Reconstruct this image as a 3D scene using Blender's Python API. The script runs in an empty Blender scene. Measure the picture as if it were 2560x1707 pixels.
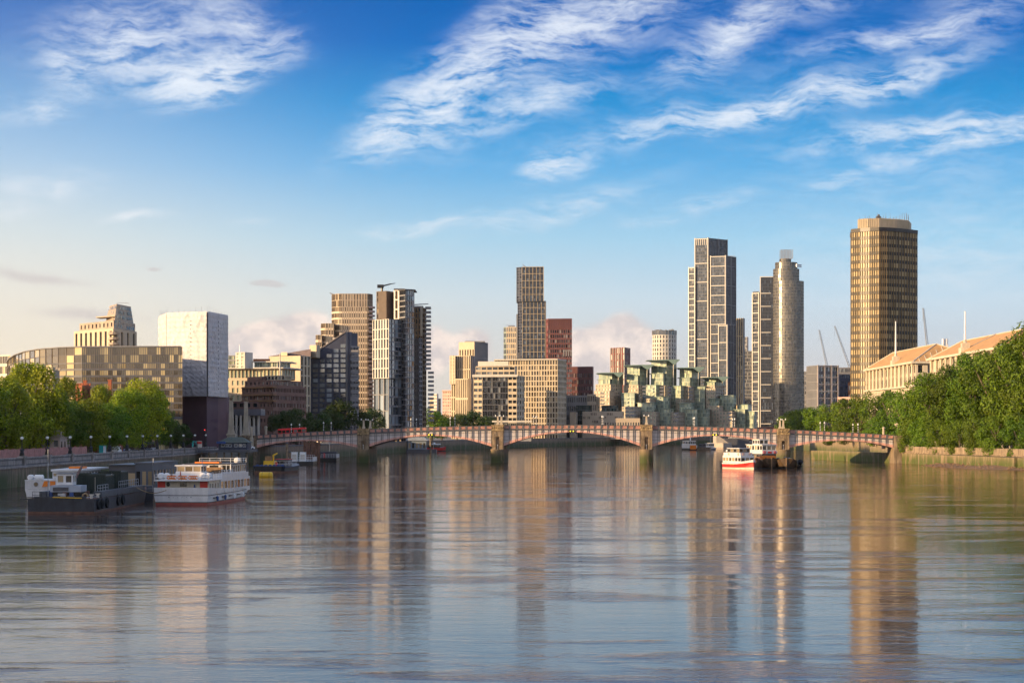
import bpy, math, random
from math import sin, cos, pi, radians, atan2, hypot, sqrt, exp
from mathutils import Vector
R = random.Random(7)
SC = bpy.context.scene
COL = SC.collection

# ------------------------------------------------------------------ camera
# real metres; river runs along +Y, water level z = 0, eye 12 m above it
FPX, CXP, HYP, CAMH = 4900.0, 1280.0, 1075.0, 12.0
cam = bpy.data.cameras.new('camera')
cam.sensor_width = 36.0
cam.lens = 36.0 * FPX / 2560.0
cam.shift_y = (HYP - 853.5) / 2560.0
cam.clip_start = 1.0
cam.clip_end = 20000.0
camo = bpy.data.objects.new('camera', cam)
camo.location = (0, 0, CAMH)
camo.rotation_euler = (radians(90), 0, 0)
COL.objects.link(camo)
SC.camera = camo

# ------------------------------------------------------------------ light
SUN_EL = radians(10.0)
SUN_AZ = radians(-114.0)            # clockwise from +Y (the view direction)
SUN_DIR = Vector((sin(SUN_AZ) * cos(SUN_EL), cos(SUN_AZ) * cos(SUN_EL), sin(SUN_EL)))
sl = bpy.data.lights.new('sun', 'SUN')
sl.energy = 5.0
sl.angle = radians(0.6)
sl.color = (1.0, 0.69, 0.37)
so = bpy.data.objects.new('sun', sl)
so.rotation_euler = SUN_DIR.to_track_quat('Z', 'Y').to_euler()
COL.objects.link(so)
SC.view_settings.view_transform = 'Standard'
SC.view_settings.look = 'None'
SC.view_settings.exposure = 0.72
SC.view_settings.gamma = 1.0
SC.render.engine = 'CYCLES'
SC.cycles.use_denoising = True
SC.cycles.use_adaptive_sampling = True
SC.cycles.adaptive_threshold = 0.025
SC.cycles.adaptive_min_samples = 12
SC.cycles.max_bounces = 6
SC.cycles.diffuse_bounces = 2
SC.cycles.glossy_bounces = 3
SC.cycles.transmission_bounces = 2
SC.cycles.transparent_max_bounces = 4
SC.cycles.sample_clamp_indirect = 4.0
SC.cycles.caustics_reflective = False
SC.cycles.caustics_refractive = False


class NT:
    """small helper round a node tree"""
    def __init__(s, tree):
        s.t = tree
        s.t.nodes.clear()

    def n(s, typ, **kw):
        nd = s.t.nodes.new(typ)
        for k, v in kw.items():
            setattr(nd, k, v)
        return nd

    def put(s, sock, v):
        if v is None:
            return
        if isinstance(v, bpy.types.NodeSocket):
            s.t.links.new(v, sock)
        else:
            if isinstance(v, (tuple, list)) and len(v) == 3 and sock.type == 'RGBA':
                v = (*v, 1)
            sock.default_value = v

    def m(s, op, a, b=None, c=None, clamp=False):
        nd = s.n('ShaderNodeMath', operation=op, use_clamp=clamp)
        s.put(nd.inputs[0], a); s.put(nd.inputs[1], b); s.put(nd.inputs[2], c)
        return nd.outputs[0]

    def v(s, op, a, b=None):
        nd = s.n('ShaderNodeVectorMath', operation=op)
        s.put(nd.inputs[0], a)
        if op == 'SCALE':
            s.put(nd.inputs['Scale'], b)
        else:
            s.put(nd.inputs[1], b)
        return nd.outputs['Value'] if op in ('DOT_PRODUCT', 'LENGTH', 'DISTANCE') else nd.outputs[0]

    def mix(s, f, a, b, mode='MIX'):
        nd = s.n('ShaderNodeMix', data_type='RGBA', blend_type=mode)
        s.put(nd.inputs[0], f); s.put(nd.inputs[6], a); s.put(nd.inputs[7], b)
        return nd.outputs[2]

    def ramp(s, x, lo, hi, a=0.0, b=1.0, smooth=True):
        nd = s.n('ShaderNodeMapRange', interpolation_type='SMOOTHSTEP' if smooth else 'LINEAR')
        s.put(nd.inputs[0], x)
        for i, q in enumerate((lo, hi, a, b)):
            s.put(nd.inputs[i + 1], q)
        return nd.outputs[0]

    def noise(s, vec, scale, detail=4, rough=0.5, dist=0.0):
        nd = s.n('ShaderNodeTexNoise')
        if vec is not None:
            s.put(nd.inputs['Vector'], vec)
        s.put(nd.inputs['Scale'], scale); s.put(nd.inputs['Detail'], detail)
        s.put(nd.inputs['Roughness'], rough); s.put(nd.inputs['Distortion'], dist)
        return nd.outputs[0]

    def mapping(s, vec, loc=(0, 0, 0), rot=(0, 0, 0), scale=(1, 1, 1), typ='POINT'):
        nd = s.n('ShaderNodeMapping', vector_type=typ)
        s.put(nd.inputs[0], vec)
        nd.inputs[1].default_value = loc; nd.inputs[2].default_value = rot; nd.inputs[3].default_value = scale
        return nd.outputs[0]

    def xyz(s, a, b, c=0.0):
        nd = s.n('ShaderNodeCombineXYZ')
        s.put(nd.inputs[0], a); s.put(nd.inputs[1], b); s.put(nd.inputs[2], c)
        return nd.outputs[0]

    def sep(s, v):
        nd = s.n('ShaderNodeSeparateXYZ')
        s.put(nd.inputs[0], v)
        return nd.outputs[0], nd.outputs[1], nd.outputs[2]


# ------------------------------------------------------------------ sky: Nishita plus cirrus by direction (azimuth, elevation)
SKY_GAIN = 10.0 / 1.54          # ramp is given as seen; undo strength and exposure


def build_world():
    w = bpy.data.worlds.new('World')
    SC.world = w
    w.use_nodes = True
    g = NT(w.node_tree)
    out = g.n('ShaderNodeOutputWorld')
    bg = g.n('ShaderNodeBackground')
    g.t.links.new(bg.outputs[0], out.inputs[0])
    sky = g.n('ShaderNodeTexSky', sky_type='NISHITA', sun_disc=False)
    sky.sun_elevation = SUN_EL
    sky.sun_rotation = SUN_AZ
    sky.altitude = 0; sky.air_density = 1.0; sky.dust_density = 0.6; sky.ozone_density = 1.5
    d = g.v('NORMALIZE', g.n('ShaderNodeTexCoord').outputs['Generated'])
    x, y, z = g.sep(d)
    az = g.m('ARCTAN2', x, y)
    el = g.m('ARCSINE', z)
    base = sky.outputs[0]
    # colour grade of the clear sky by elevation: pale haze at the horizon, deep blue higher up
    cr = g.n('ShaderNodeValToRGB')
    g.put(cr.inputs[0], g.ramp(el, 0.0, 0.45, 0, 1, False))
    stops = [(0.0, (205, 200, 200)), (.036, (202, 206, 212)), (.066, (192, 214, 230)), (.097, (156, 204, 233)), (.133, (94, 172, 226)), (.167, (34, 142, 210)),
             (.196, (0, 108, 192)), (.216, (0, 98, 182)), (.45, (4, 96, 180))]
    els = cr.color_ramp.elements
    while len(els) < len(stops):
        els.new(0.5)
    for e, (p_, c_) in zip(els, stops):
        e.position = p_ / 0.45
        e.color = tuple(((q / 255 + .055) / 1.055) ** 2.4 for q in c_) + (1,)
    base = g.mix(0.98, base, g.v('SCALE', cr.outputs[0], SKY_GAIN))
    # warm morning glow low down toward the sun's side
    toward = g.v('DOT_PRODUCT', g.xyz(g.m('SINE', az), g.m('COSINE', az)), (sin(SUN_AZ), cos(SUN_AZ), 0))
    glow = g.m('MULTIPLY', g.ramp(toward, -0.62, -0.10), g.ramp(g.m('ABSOLUTE', el), 0.16, 0.0))
    sidepale = g.m('MULTIPLY', g.ramp(toward, -0.40, -0.12), g.ramp(el, 0.26, 0.05))
    base = g.mix(g.m('MULTIPLY', sidepale, 0.62), base, (5.3, 5.3, 5.2))
    base = g.mix(g.m('MULTIPLY', glow, 0.72), base, (6.1, 5.0, 3.4))
    # extra bright sky toward the sun, out of frame, added to lift the shadows
    fill_glow = g.m('MULTIPLY', g.ramp(toward, 0.0, 1.0), g.ramp(g.m('ABSOLUTE', el), 0.75, 0.05))
    base = g.mix(g.m('MULTIPLY', fill_glow, 0.85), base, (14, 11.5, 8.8))

    def A(px):
        return math.atan((px - CXP) / FPX)

    def E(py):
        return math.atan((HYP - py) / FPX)
    ae = g.xyz(az, el)
    # domain warp shared by all cirrus
    wn = g.n('ShaderNodeTexNoise')
    g.put(wn.inputs['Vector'], ae); wn.inputs['Scale'].default_value = 22; wn.inputs['Detail'].default_value = 5
    warp = g.v('SCALE', g.v('SUBTRACT', wn.outputs['Color'], (0.5, 0.5, 0.5)), 0.020)
    aw = g.v('ADD', ae, warp)

    def blob(px, py, rx, ry, deg, src=aw):
        v_ = g.mapping(src, (A(px), E(py), 0), (0, 0, radians(deg)), (rx / FPX, ry / FPX, 1), 'TEXTURE')
        gr = g.n('ShaderNodeTexGradient', gradient_type='QUADRATIC_SPHERE')
        g.put(gr.inputs[0], v_)
        return gr.outputs[1]

    def total(items, src=aw):
        acc = None
        for (px, py, rx, ry, deg, k) in items:
            b = g.m('MULTIPLY', blob(px, py, rx, ry, deg, src), k)
            acc = b if acc is None else g.m('ADD', acc, b)
        return acc
    cirrus = total([
        (330, 120, 330, 150, 8, 1.5), (560, 190, 260, 95, 22, 2.6), (450, 215, 190, 70, -12, 1.6), (175, 190, 80, 120, 60, 1.2),
        (90, 285, 190, 60, 10, .9), (110, 475, 230, 60, 6, .8), (600, 70, 260, 110, -20, .9),
        (1010, 310, 300, 90, 24, 1.5), (1200, 180, 420, 150, 36, 2.1), (1480, 45, 420, 130, 12, 1.6), (1330, 265, 330, 70, 14, 1.2), (1050, 240, 260, 130, 40, .9),
        (1830, 85, 330, 90, 30, 1.7), (2280, 110, 380, 60, 6, 1.5), (2480, 20, 260, 90, 14, .7), (2080, 10, 300, 60, 20, .6),
        (1930, 268, 600, 62, 11, 2.0), (2250, 222, 340, 62, 18, 1.5), (2330, 345, 540, 58, 4, 1.6), (2450, 375, 360, 45, 9, 1.0), (1700, 300, 400, 60, 10, .9),
        (1395, 405, 150, 60, 14, 1.9), (1050, 565, 230, 34, 8, 1.1), (1400, 520, 420, 60, 15, .8), (1720, 520, 300, 36, 10, .8),
        (340, 548, 140, 22, 5, .9), (640, 545, 110, 18, 2, .4), (2150, 440, 330, 40, 20, .5), (20, 540, 120, 40, 6, .7), (2350, 640, 800, 260, 4, .35), (1950, 190, 1200, 330, 12, .12), (1330, 150, 600, 260, 32, .3), (380, 140, 460, 220, 4, .35), (2300, 420, 700, 200, 6, .2)])
    # cirrus outside the frame so the sky goes on, thickened to raise shadow fill
    infrm = g.m('MULTIPLY', g.ramp(g.m('ABSOLUTE', az), 0.38, 0.28), g.ramp(el, 0.34, 0.24))
    far = g.noise(g.mapping(ae, (3, 1, 0), (0, 0, radians(18)), (2.2, 6.0, 1)), 1.6, 3)
    farm = g.m('MULTIPLY', g.ramp(far, 0.30, 0.62), g.m('SUBTRACT', 1.0, infrm))
    cirrus = g.m('ADD', cirrus, g.m('MULTIPLY', farm, 1.9))
    st = g.mapping(aw, (0, 0, 0), (0, 0, radians(-22)), (1.0, 3.7, 1))
    f1 = g.noise(st, 30, 8, 0.66, 0.15)
    f2 = g.noise(g.mapping(aw, (5, 2, 0), (0, 0, radians(-28)), (1.0, 4.0, 1)), 85, 5, 0.68, 0.1)
    fib = g.m('ADD', g.m('MULTIPLY', f1, 0.78), g.m('MULTIPLY', f2, 0.22))
    dens = g.m('MULTIPLY', cirrus, g.ramp(fib, 0.36, 0.74))
    dens = g.m('MULTIPLY', g.m('SUBTRACT', 1.0, g.m('POWER', 2.718, g.m('MULTIPLY', dens, -1.7))), 0.92)
    base = g.mix(dens, base, g.mix(g.ramp(el, 0.02, 0.2), (5.9, 5.7, 5.6), (5.5, 5.85, 6.3)))
    # low pinkish cumulus on the horizon
    cw = g.v('ADD', ae, g.v('SCALE', warp, 0.45))
    cum = total([(600, 865, 110, 75, 0, 1.3), (690, 850, 120, 95, 0, 1.5), (780, 850, 130, 110, 0, 1.5), (1090, 880, 75, 110, 0, 1.4), (1180, 870, 90, 90, 0, 1.2),
                 (1440, 895, 110, 120, 0, 1.6), (1545, 880, 130, 150, 0, 1.9), (1620, 900, 110, 120, 0, 1.5), (1330, 930, 120, 90, 0, .8),
                 (2060, 960, 160, 60, 0, .7), (1950, 930, 160, 50, 0, .5)], cw)
    cn = g.noise(g.mapping(ae, (9, 4, 0), (0, 0, 0), (1, 1.25, 1)), 55, 6, 0.56)
    cd = g.ramp(g.m('MULTIPLY', cum, g.m('ADD', cn, 0.25)), 0.10, 0.34)
    shade = g.ramp(g.noise(g.mapping(ae, (9.004, 3.993, 0), (0, 0, 0), (1, 1.25, 1)), 55, 4, 0.56), 0.38, 0.64)
    base = g.mix(g.m('MULTIPLY', cd, 0.9), base, g.mix(shade, (4.3, 3.85, 3.8), (6.3, 5.3, 4.7)))
    gray = total([(672, 716, 90, 18, -6, 1.6), (380, 682, 40, 14, 0, 1.0), (90, 700, 320, 34, -7, .9), (210, 790, 330, 40, -3, .8)], cw)
    gd = g.m('MULTIPLY', g.ramp(g.m('MULTIPLY', gray, g.m('ADD', cn, 0.2)), 0.08, 0.5), 0.55)
    base = g.mix(gd, base, (3.8, 3.4, 3.4))
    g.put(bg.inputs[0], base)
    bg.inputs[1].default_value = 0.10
    w.cycles.sampling_method = 'MANUAL'
    w.cycles.sample_map_resolution = 512


build_world()


# ------------------------------------------------------------------ pixels of a survey sheet -> metres
def PX(px, d):
    return (px - CXP) * d / FPX


def PZ(py, d):
    return CAMH + (HYP - py) * d / FPX


def PT(px, d):
    return (PX(px, d), d)


# ------------------------------------------------------------------ materials
MATS = {}


def rand_node(g):
    a = g.n('ShaderNodeNewGeometry').outputs['Random Per Island']
    b = g.n('ShaderNodeObjectInfo').outputs['Random']
    return g.m('FRACT', g.m('ADD', a, b))


def pmat(name, col, rough=0.7, metal=0.0, var=0.18, ns=0.35, rnd=0.0, ior=1.45, streak=0.0, bump=0.0, coat=0.0, trans=0.0):
    if name in MATS:
        return MATS[name]
    m = bpy.data.materials.new(name)
    m.use_nodes = True
    g = NT(m.node_tree)
    out = g.n('ShaderNodeOutputMaterial')
    p = g.n('ShaderNodeBsdfPrincipled')
    pos = g.n('ShaderNodeNewGeometry').outputs['Position']
    k = None
    if var:
        k = g.ramp(g.noise(pos, ns, 5, 0.6), 0.25, 0.75, 1 - var, 1 + var)
    if streak:
        s_ = g.ramp(g.noise(g.mapping(pos, scale=(1, 1, 0.12)), 1.6, 4, 0.6), 0.35, 0.7, 1.0, 1 - streak)
        k = s_ if k is None else g.m('MULTIPLY', k, s_)
    if rnd:
        r_ = g.ramp(rand_node(g), 0, 1, 1 - rnd, 1 + rnd, False)
        k = r_ if k is None else g.m('MULTIPLY', k, r_)
    c = (*col, 1)
    if k is not None:
        nd = g.n('ShaderNodeHueSaturation')
        nd.inputs['Color'].default_value = c
        g.put(nd.inputs['Value'], k)
        g.put(p.inputs['Base Color'], nd.outputs[0])
    else:
        p.inputs['Base Color'].default_value = c
    p.inputs['Roughness'].default_value = rough
    p.inputs['Metallic'].default_value = metal
    p.inputs['IOR'].default_value = ior
    p.inputs['Coat Weight'].default_value = coat
    if bump:
        b = g.n('ShaderNodeBump')
        b.inputs['Distance'].default_value = bump
        g.put(b.inputs['Height'], g.noise(pos, ns * 6, 4, 0.6))
        g.put(p.inputs['Normal'], b.outputs[0])
    g.t.links.new(p.outputs[0], out.inputs[0])
    MATS[name] = m
    return m


def gmat(name, dark, light, share=0.3, rough=0.08, ior=1.6, metal=0.0):
    """window glass: most panes dark, a share with blinds or pale rooms behind"""
    if name in MATS:
        return MATS[name]
    m = bpy.data.materials.new(name)
    m.use_nodes = True
    g = NT(m.node_tree)
    out = g.n('ShaderNodeOutputMaterial')
    p = g.n('ShaderNodeBsdfPrincipled')
    r = rand_node(g)
    c = g.mix(g.ramp(r, 1 - share, 1 - share * 0.4), dark, light)
    nd = g.n('ShaderNodeHueSaturation')
    g.put(nd.inputs['Color'], c)
    g.put(nd.inputs['Value'], g.ramp(g.m('FRACT', g.m('MULTIPLY', r, 7.31)), 0, 1, 0.65, 1.35, False))
    g.put(p.inputs['Base Color'], nd.outputs[0])
    p.inputs['Roughness'].default_value = rough
    p.inputs['IOR'].default_value = ior
    p.inputs['Metallic'].default_value = metal
    # panes never hang perfectly flat: tilt each a little
    geo = g.n('ShaderNodeNewGeometry')
    rv = g.xyz(g.m('SUBTRACT', g.m('FRACT', g.m('MULTIPLY', r, 3.7)), 0.5), g.m('SUBTRACT', g.m('FRACT', g.m('MULTIPLY', r, 5.3)), 0.5), g.m('SUBTRACT', g.m('FRACT', g.m('MULTIPLY', r, 11.9)), 0.5))
    nn = g.v('NORMALIZE', g.v('ADD', geo.outputs['Normal'], g.v('SCALE', rv, 0.05)))
    g.put(p.inputs['Normal'], nn)
    g.t.links.new(p.outputs[0], out.inputs[0])
    MATS[name] = m
    return m


# ------------------------------------------------------------------ mesh helpers
class MB:
    def __init__(s):
        s.v, s.f, s.mi = [], [], []

    def add(s, vs, fs, mi=0):
        o = len(s.v)
        s.v.extend([tuple(q) for q in vs])
        for f in fs:
            s.f.append([i + o for i in f])
            s.mi.append(mi)
        return s

    def quad(s, a, b, c, d, mi=0):
        return s.add([a, b, c, d], [(0, 1, 2, 3)], mi)

    def box(s, x0, x1, y0, y1, z0, z1, mi=0):
        return s.prism([(x0, y0), (x1, y0), (x1, y1), (x0, y1)], z0, z1, mi)

    def prism(s, poly, z0, z1, mi=0, top=None):
        n = len(poly)
        zt = z1 if callable(z1) else (lambda x, y: z1)
        vs = [(x, y, z0) for x, y in poly] + [(x, y, zt(x, y)) for x, y in poly]
        fs = [[i, (i + 1) % n, n + (i + 1) % n, n + i] for i in range(n)]
        s.add(vs, fs + [list(range(n))[::-1]], mi)
        o = len(s.v) - n
        s.f.append([o + i for i in range(n)])
        s.mi.append(mi if top is None else top)
        return s

    def loft(s, rings, mi=0, caps=True):
        n = len(rings[0])
        vs = [p for r in rings for p in r]
        fs = []
        for k in range(len(rings) - 1):
            for i in range(n):
                j = (i + 1) % n
                fs.append([k * n + i, k * n + j, (k + 1) * n + j, (k + 1) * n + i])
        if caps:
            fs.append(list(range(n))[::-1])
            fs.append([(len(rings) - 1) * n + i for i in range(n)])
        return s.add(vs, fs, mi)

    def tube(s, p, q, r0, r1=None, n=6, mi=0):
        p, q = Vector(p), Vector(q)
        r1 = r0 if r1 is None else r1
        d = (q - p).normalized()
        a = d.cross(Vector((0, 0, 1)) if abs(d.z) < 0.9 else Vector((1, 0, 0))).normalized()
        b = d.cross(a)
        ring = lambda c, r: [tuple(c + a * (cos(2 * pi * i / n) * r) + b * (sin(2 * pi * i / n) * r)) for i in range(n)]
        return s.loft([ring(p, r0), ring(q, r1)], mi)

    def lathe(s, prof, n=12, cx=0, cy=0, mi=0):
        return s.loft([[(cx + r * cos(2 * pi * i / n), cy + r * sin(2 * pi * i / n), z) for i in range(n)] for r, z in prof], mi)

    def ball(s, c, r, n=8, mi=0, sq=1.0):
        k = max(3, n // 2)
        return s.lathe([(max(0.001, r * sin(pi * j / k)), c[2] - r * sq * cos(pi * j / k)) for j in range(k + 1)], n, c[0], c[1], mi)

    def mesh(s, name, mats, org=(0, 0, 0), smooth=False):
        me = bpy.data.meshes.new(name)
        ox, oy, oz = org
        me.from_pydata([(x - ox, y - oy, z - oz) for x, y, z in s.v], [], s.f)
        for m in (mats if isinstance(mats, (list, tuple)) else [mats]):
            me.materials.append(m)
        if any(s.mi):
            me.polygons.foreach_set('material_index', s.mi)
        if smooth:
            me.polygons.foreach_set('use_smooth', [True] * len(me.polygons))
        me.update()
        return me

    def build(s, name, mats, parent=None, org=None, kind=None, label=None, cat=None, group=None, smooth=False):
        if org is None:
            org = tuple(parent['org']) if parent is not None and 'org' in parent else (0, 0, 0)
        o = put(name, s.mesh(name, mats, org, smooth), parent)
        if parent is None:
            o.location = org
        return tag(o, label, cat, group, kind)


def put(name, me, parent=None, loc=None, rot=None):
    o = bpy.data.objects.new(name, me)
    COL.objects.link(o)
    if parent is not None:
        o.parent = parent
    if loc is not None:
        o.location = loc
    if rot is not None:
        o.rotation_euler = rot
    return o


def tag(o, label=None, cat=None, group=None, kind=None):
    for k, v in (('label', label), ('category', cat), ('group', group), ('kind', kind)):
        if v:
            o[k] = v
    return o


def thing(name, label, cat, org=(0, 0, 0), group=None, rz=0.0):
    """Empty at a thing's base; its parts are given in world metres and moved to it"""
    o = put(name, None, None, org, (0, 0, rz))
    o.empty_display_size = 0.5
    o['org'] = tuple(float(q) for q in org) if rz == 0.0 else (0.0, 0.0, 0.0)
    return tag(o, label, cat, group, 'thing')


def copy_tree(o, loc=None, rz=None, scale=None, label=None, parent=None):
    c = o.copy()
    COL.objects.link(c)
    c.parent = parent
    if loc is not None:
        c.location = loc
    if rz is not None:
        c.rotation_euler = (0, 0, rz)
    if scale is not None:
        c.scale = scale
    if label:
        c['label'] = label
    for ch in list(o.children):
        copy_tree(ch, parent=c)
    return c


# ------------------------------------------------------------------ facades
def brk(n, s, lead=0.5):
    """n openings, solid share s of each pitch -> [(a, b, solid)] over 0..1"""
    out = []
    p = 1.0 / n
    for i in range(n):
        a = i * p
        w0 = a + p * s * lead
        w1 = a + p - p * s * (1 - lead)
        if w0 > a:
            out.append((a, w0, True))
        out.append((w0, w1, False))
        if w1 < a + p - 1e-9:
            out.append((w1, a + p, True))
    return out


PANE = {}


def facade(mb, pm, p0, p1, z0, z1, sp, root=None, gl=None):
    """one wall sheet from p0 to p1 with real openings, reveals and recessed panes"""
    x0, y0 = p0; x1, y1 = p1
    L = hypot(x1 - x0, y1 - y0)
    ux, uy = (x1 - x0) / L, (y1 - y0) / L
    nx_, ny_ = uy, -ux

    def P(u, z, dep=0.0):
        return (x0 + ux * u - nx_ * dep, y0 + uy * u - ny_ * dep, z)
    mw = sp.get('mw', 0) if sp else 0
    if not sp:
        mb.quad(P(0, z0), P(L, z0), P(L, z1), P(0, z1), 0)
        return
    za = sp.get('za', z0); zb = sp.get('zb', z1)
    if za > z0:
        mb.quad(P(0, z0), P(L, z0), P(L, za), P(0, za), mw)
    if zb < z1:
        mb.quad(P(0, zb), P(L, zb), P(L, z1), P(0, z1), sp.get('mtop', mw))
    us = brk(sp['nx'], sp.get('pw', 0.3))
    zs = brk(sp['nz'], sp.get('sh', 0.4), sp.get('lead', 0.5))
    r = sp.get('r', 0.35)
    ms = sp.get('ms', mw)
    skip = sp.get('skip')
    zu = lambda f: za + f * (zb - za)
    iz = -1
    for (za_, zb_, zsol) in zs:
        if not zsol:
            iz += 1
        a, b = zu(za_), zu(zb_)
        iu = -1
        if zsol:
            # spandrel strips, broken by piers so that piers keep their own colour
            if ms == mw:
                mb.quad(P(0, a), P(L, a), P(L, b), P(0, b), mw)
                continue
        for (ua, ub, usol) in us:
            if not usol:
                iu += 1
            u, v = ua * L, ub * L
            if usol:
                mb.quad(P(u, a), P(v, a), P(v, b), P(u, b), mw)
            elif zsol:
                mb.quad(P(u, a), P(v, a), P(v, b), P(u, b), ms)
            elif skip and skip(iu, iz):
                mb.quad(P(u, a), P(v, a), P(v, b), P(u, b), mw)
            else:
                mb.add([P(u, a), P(v, a), P(v, b), P(u, b), P(u, a, r), P(v, a, r), P(v, b, r), P(u, b, r)],
                       [(0, 1, 5, 4), (1, 2, 6, 5), (2, 3, 7, 6), (3, 0, 4, 7)], sp.get('mr', mw))
                if sp.get('obj'):
                    w, h = round(v - u, 2), round(b - a, 2)
                    key = (w, h, gl[0].name, sp.get('mul', 1))
                    if key not in PANE:
                        q = MB()
                        q.box(-w / 2, w / 2, -0.03, 0.03, -h / 2, h / 2, 0)
                        nm = sp.get('mul', 1)
                        for k in range(1, nm + 1):
                            xm = -w / 2 + w * k / (nm + 1)
                            q.box(xm - 0.05, xm + 0.05, -0.12, -0.03, -h / 2 + 0.04, h / 2 - 0.04, 1)
                        PANE[key] = q.mesh('window', gl)
                    c = P((u + v) / 2, (a + b) / 2, r)
                    og = root['org']
                    put('window', PANE[key], root, (c[0] - og[0], c[1] - og[1], c[2] - og[2]), (0, 0, atan2(uy, ux)))
                else:
                    pm.quad(P(u, a, r), P(v, a, r), P(v, b, r), P(u, b, r))


def mass(root, chain, z0, z1, specs=None, wall=None, glass=None, depth=30.0, back=None, roof=True, slope=None, wname='wall'):
    """one block of a building: visible chain of plan points left to right, closed behind"""
    mb, pm = MB(), MB()
    specs = specs or {}
    n = len(chain)
    if back is None:
        kr, kl = 1 + depth / chain[-1][1], 1 + depth / chain[0][1]
        back = [(chain[-1][0] * kr - .3, chain[-1][1] * kr), (chain[0][0] * kl + .3, chain[0][1] * kl)]
    ring = list(chain) + list(back)
    gl = glass if isinstance(glass, (list, tuple)) else [glass, glass]
    for i in range(n - 1):
        sp = specs.get(i, specs.get('*')) if isinstance(specs, dict) else specs
        facade(mb, pm, chain[i], chain[i + 1], z0, z1, sp, root, gl)
    m = len(ring)
    for i in range(n - 1, m):
        a, b = ring[i], ring[(i + 1) % m]
        sp = specs.get('back') if isinstance(specs, dict) else None
        facade(mb, pm, a, b, z0, z1, sp, root, gl)
    if roof:
        mb.add([(x, y, z1) for x, y in ring], [list(range(m))])
    o = mb.build(wname, wall, root)
    if pm.f:
        pm.build('window_glazing', gl[0], root, kind='stuff')
    return o


def bars(root, p0, p1, us, zs, z0, z1, w, proud, mat, name='frame', u0=0.0, u1=1.0, hw=None):
    """proud frame bars on a wall: verticals at fractions us, horizontals at heights zs"""
    x0, y0 = p0; x1, y1 = p1
    L = hypot(x1 - x0, y1 - y0)
    ux, uy = (x1 - x0) / L, (y1 - y0) / L
    nx_, ny_ = uy, -ux
    mb = MB()
    hw = hw or w

    def slab(ua, ub, za, zb, pr):
        q = [(x0 + ux * ua + nx_ * pr, y0 + uy * ua + ny_ * pr), (x0 + ux * ub + nx_ * pr, y0 + uy * ub + ny_ * pr),
             (x0 + ux * ub - nx_ * .1, y0 + uy * ub - ny_ * .1), (x0 + ux * ua - nx_ * .1, y0 + uy * ua - ny_ * .1)]
        mb.prism(q, za, zb)
    for f in us:
        c = f * L
        slab(c - w / 2, c + w / 2, z0, z1, proud)
    for z in zs:
        slab(u0 * L, u1 * L, z - hw / 2, z + hw / 2, proud - 0.06)
    return mb.build(name, mat, root)


def bname(name, label, chain, cat='building', group=None):
    cx = sum(p[0] for p in chain) / len(chain)
    cy = min(p[1] for p in chain) + 8
    return thing(name, label, cat, (cx, cy, GROUND), group)


GROUND = 5.0
# ------------------------------------------------------------------ shared materials
M_STONE = pmat('portland_stone', (0.50, 0.42, 0.31), 0.8, var=0.15, ns=0.3, streak=0.2)
M_PIER = pmat('weathered_pier_stone', (0.27, 0.20, 0.13), 0.85, var=0.4, ns=0.8, streak=0.5, bump=0.1)
M_DARKIRON = pmat('dark_painted_iron', (0.045, 0.048, 0.055), 0.45, var=0.2)
M_BLACK = pmat('black_paint', (0.012, 0.013, 0.015), 0.4, var=0.2)
M_WHITE = pmat('white_paint', (0.80, 0.79, 0.77), 0.4, var=0.06, ns=0.8)
M_GLOBE = pmat('lamp_glass', (0.85, 0.85, 0.80), 0.15, var=0)
M_ASPHALT = pmat('asphalt', (0.055, 0.055, 0.058), 0.9, var=0.25)
M_PAVE = pmat('paving', (0.22, 0.20, 0.18), 0.9, var=0.25)
M_STEEL = pmat('galvanised_steel', (0.35, 0.37, 0.40), 0.4, metal=0.4)


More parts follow.
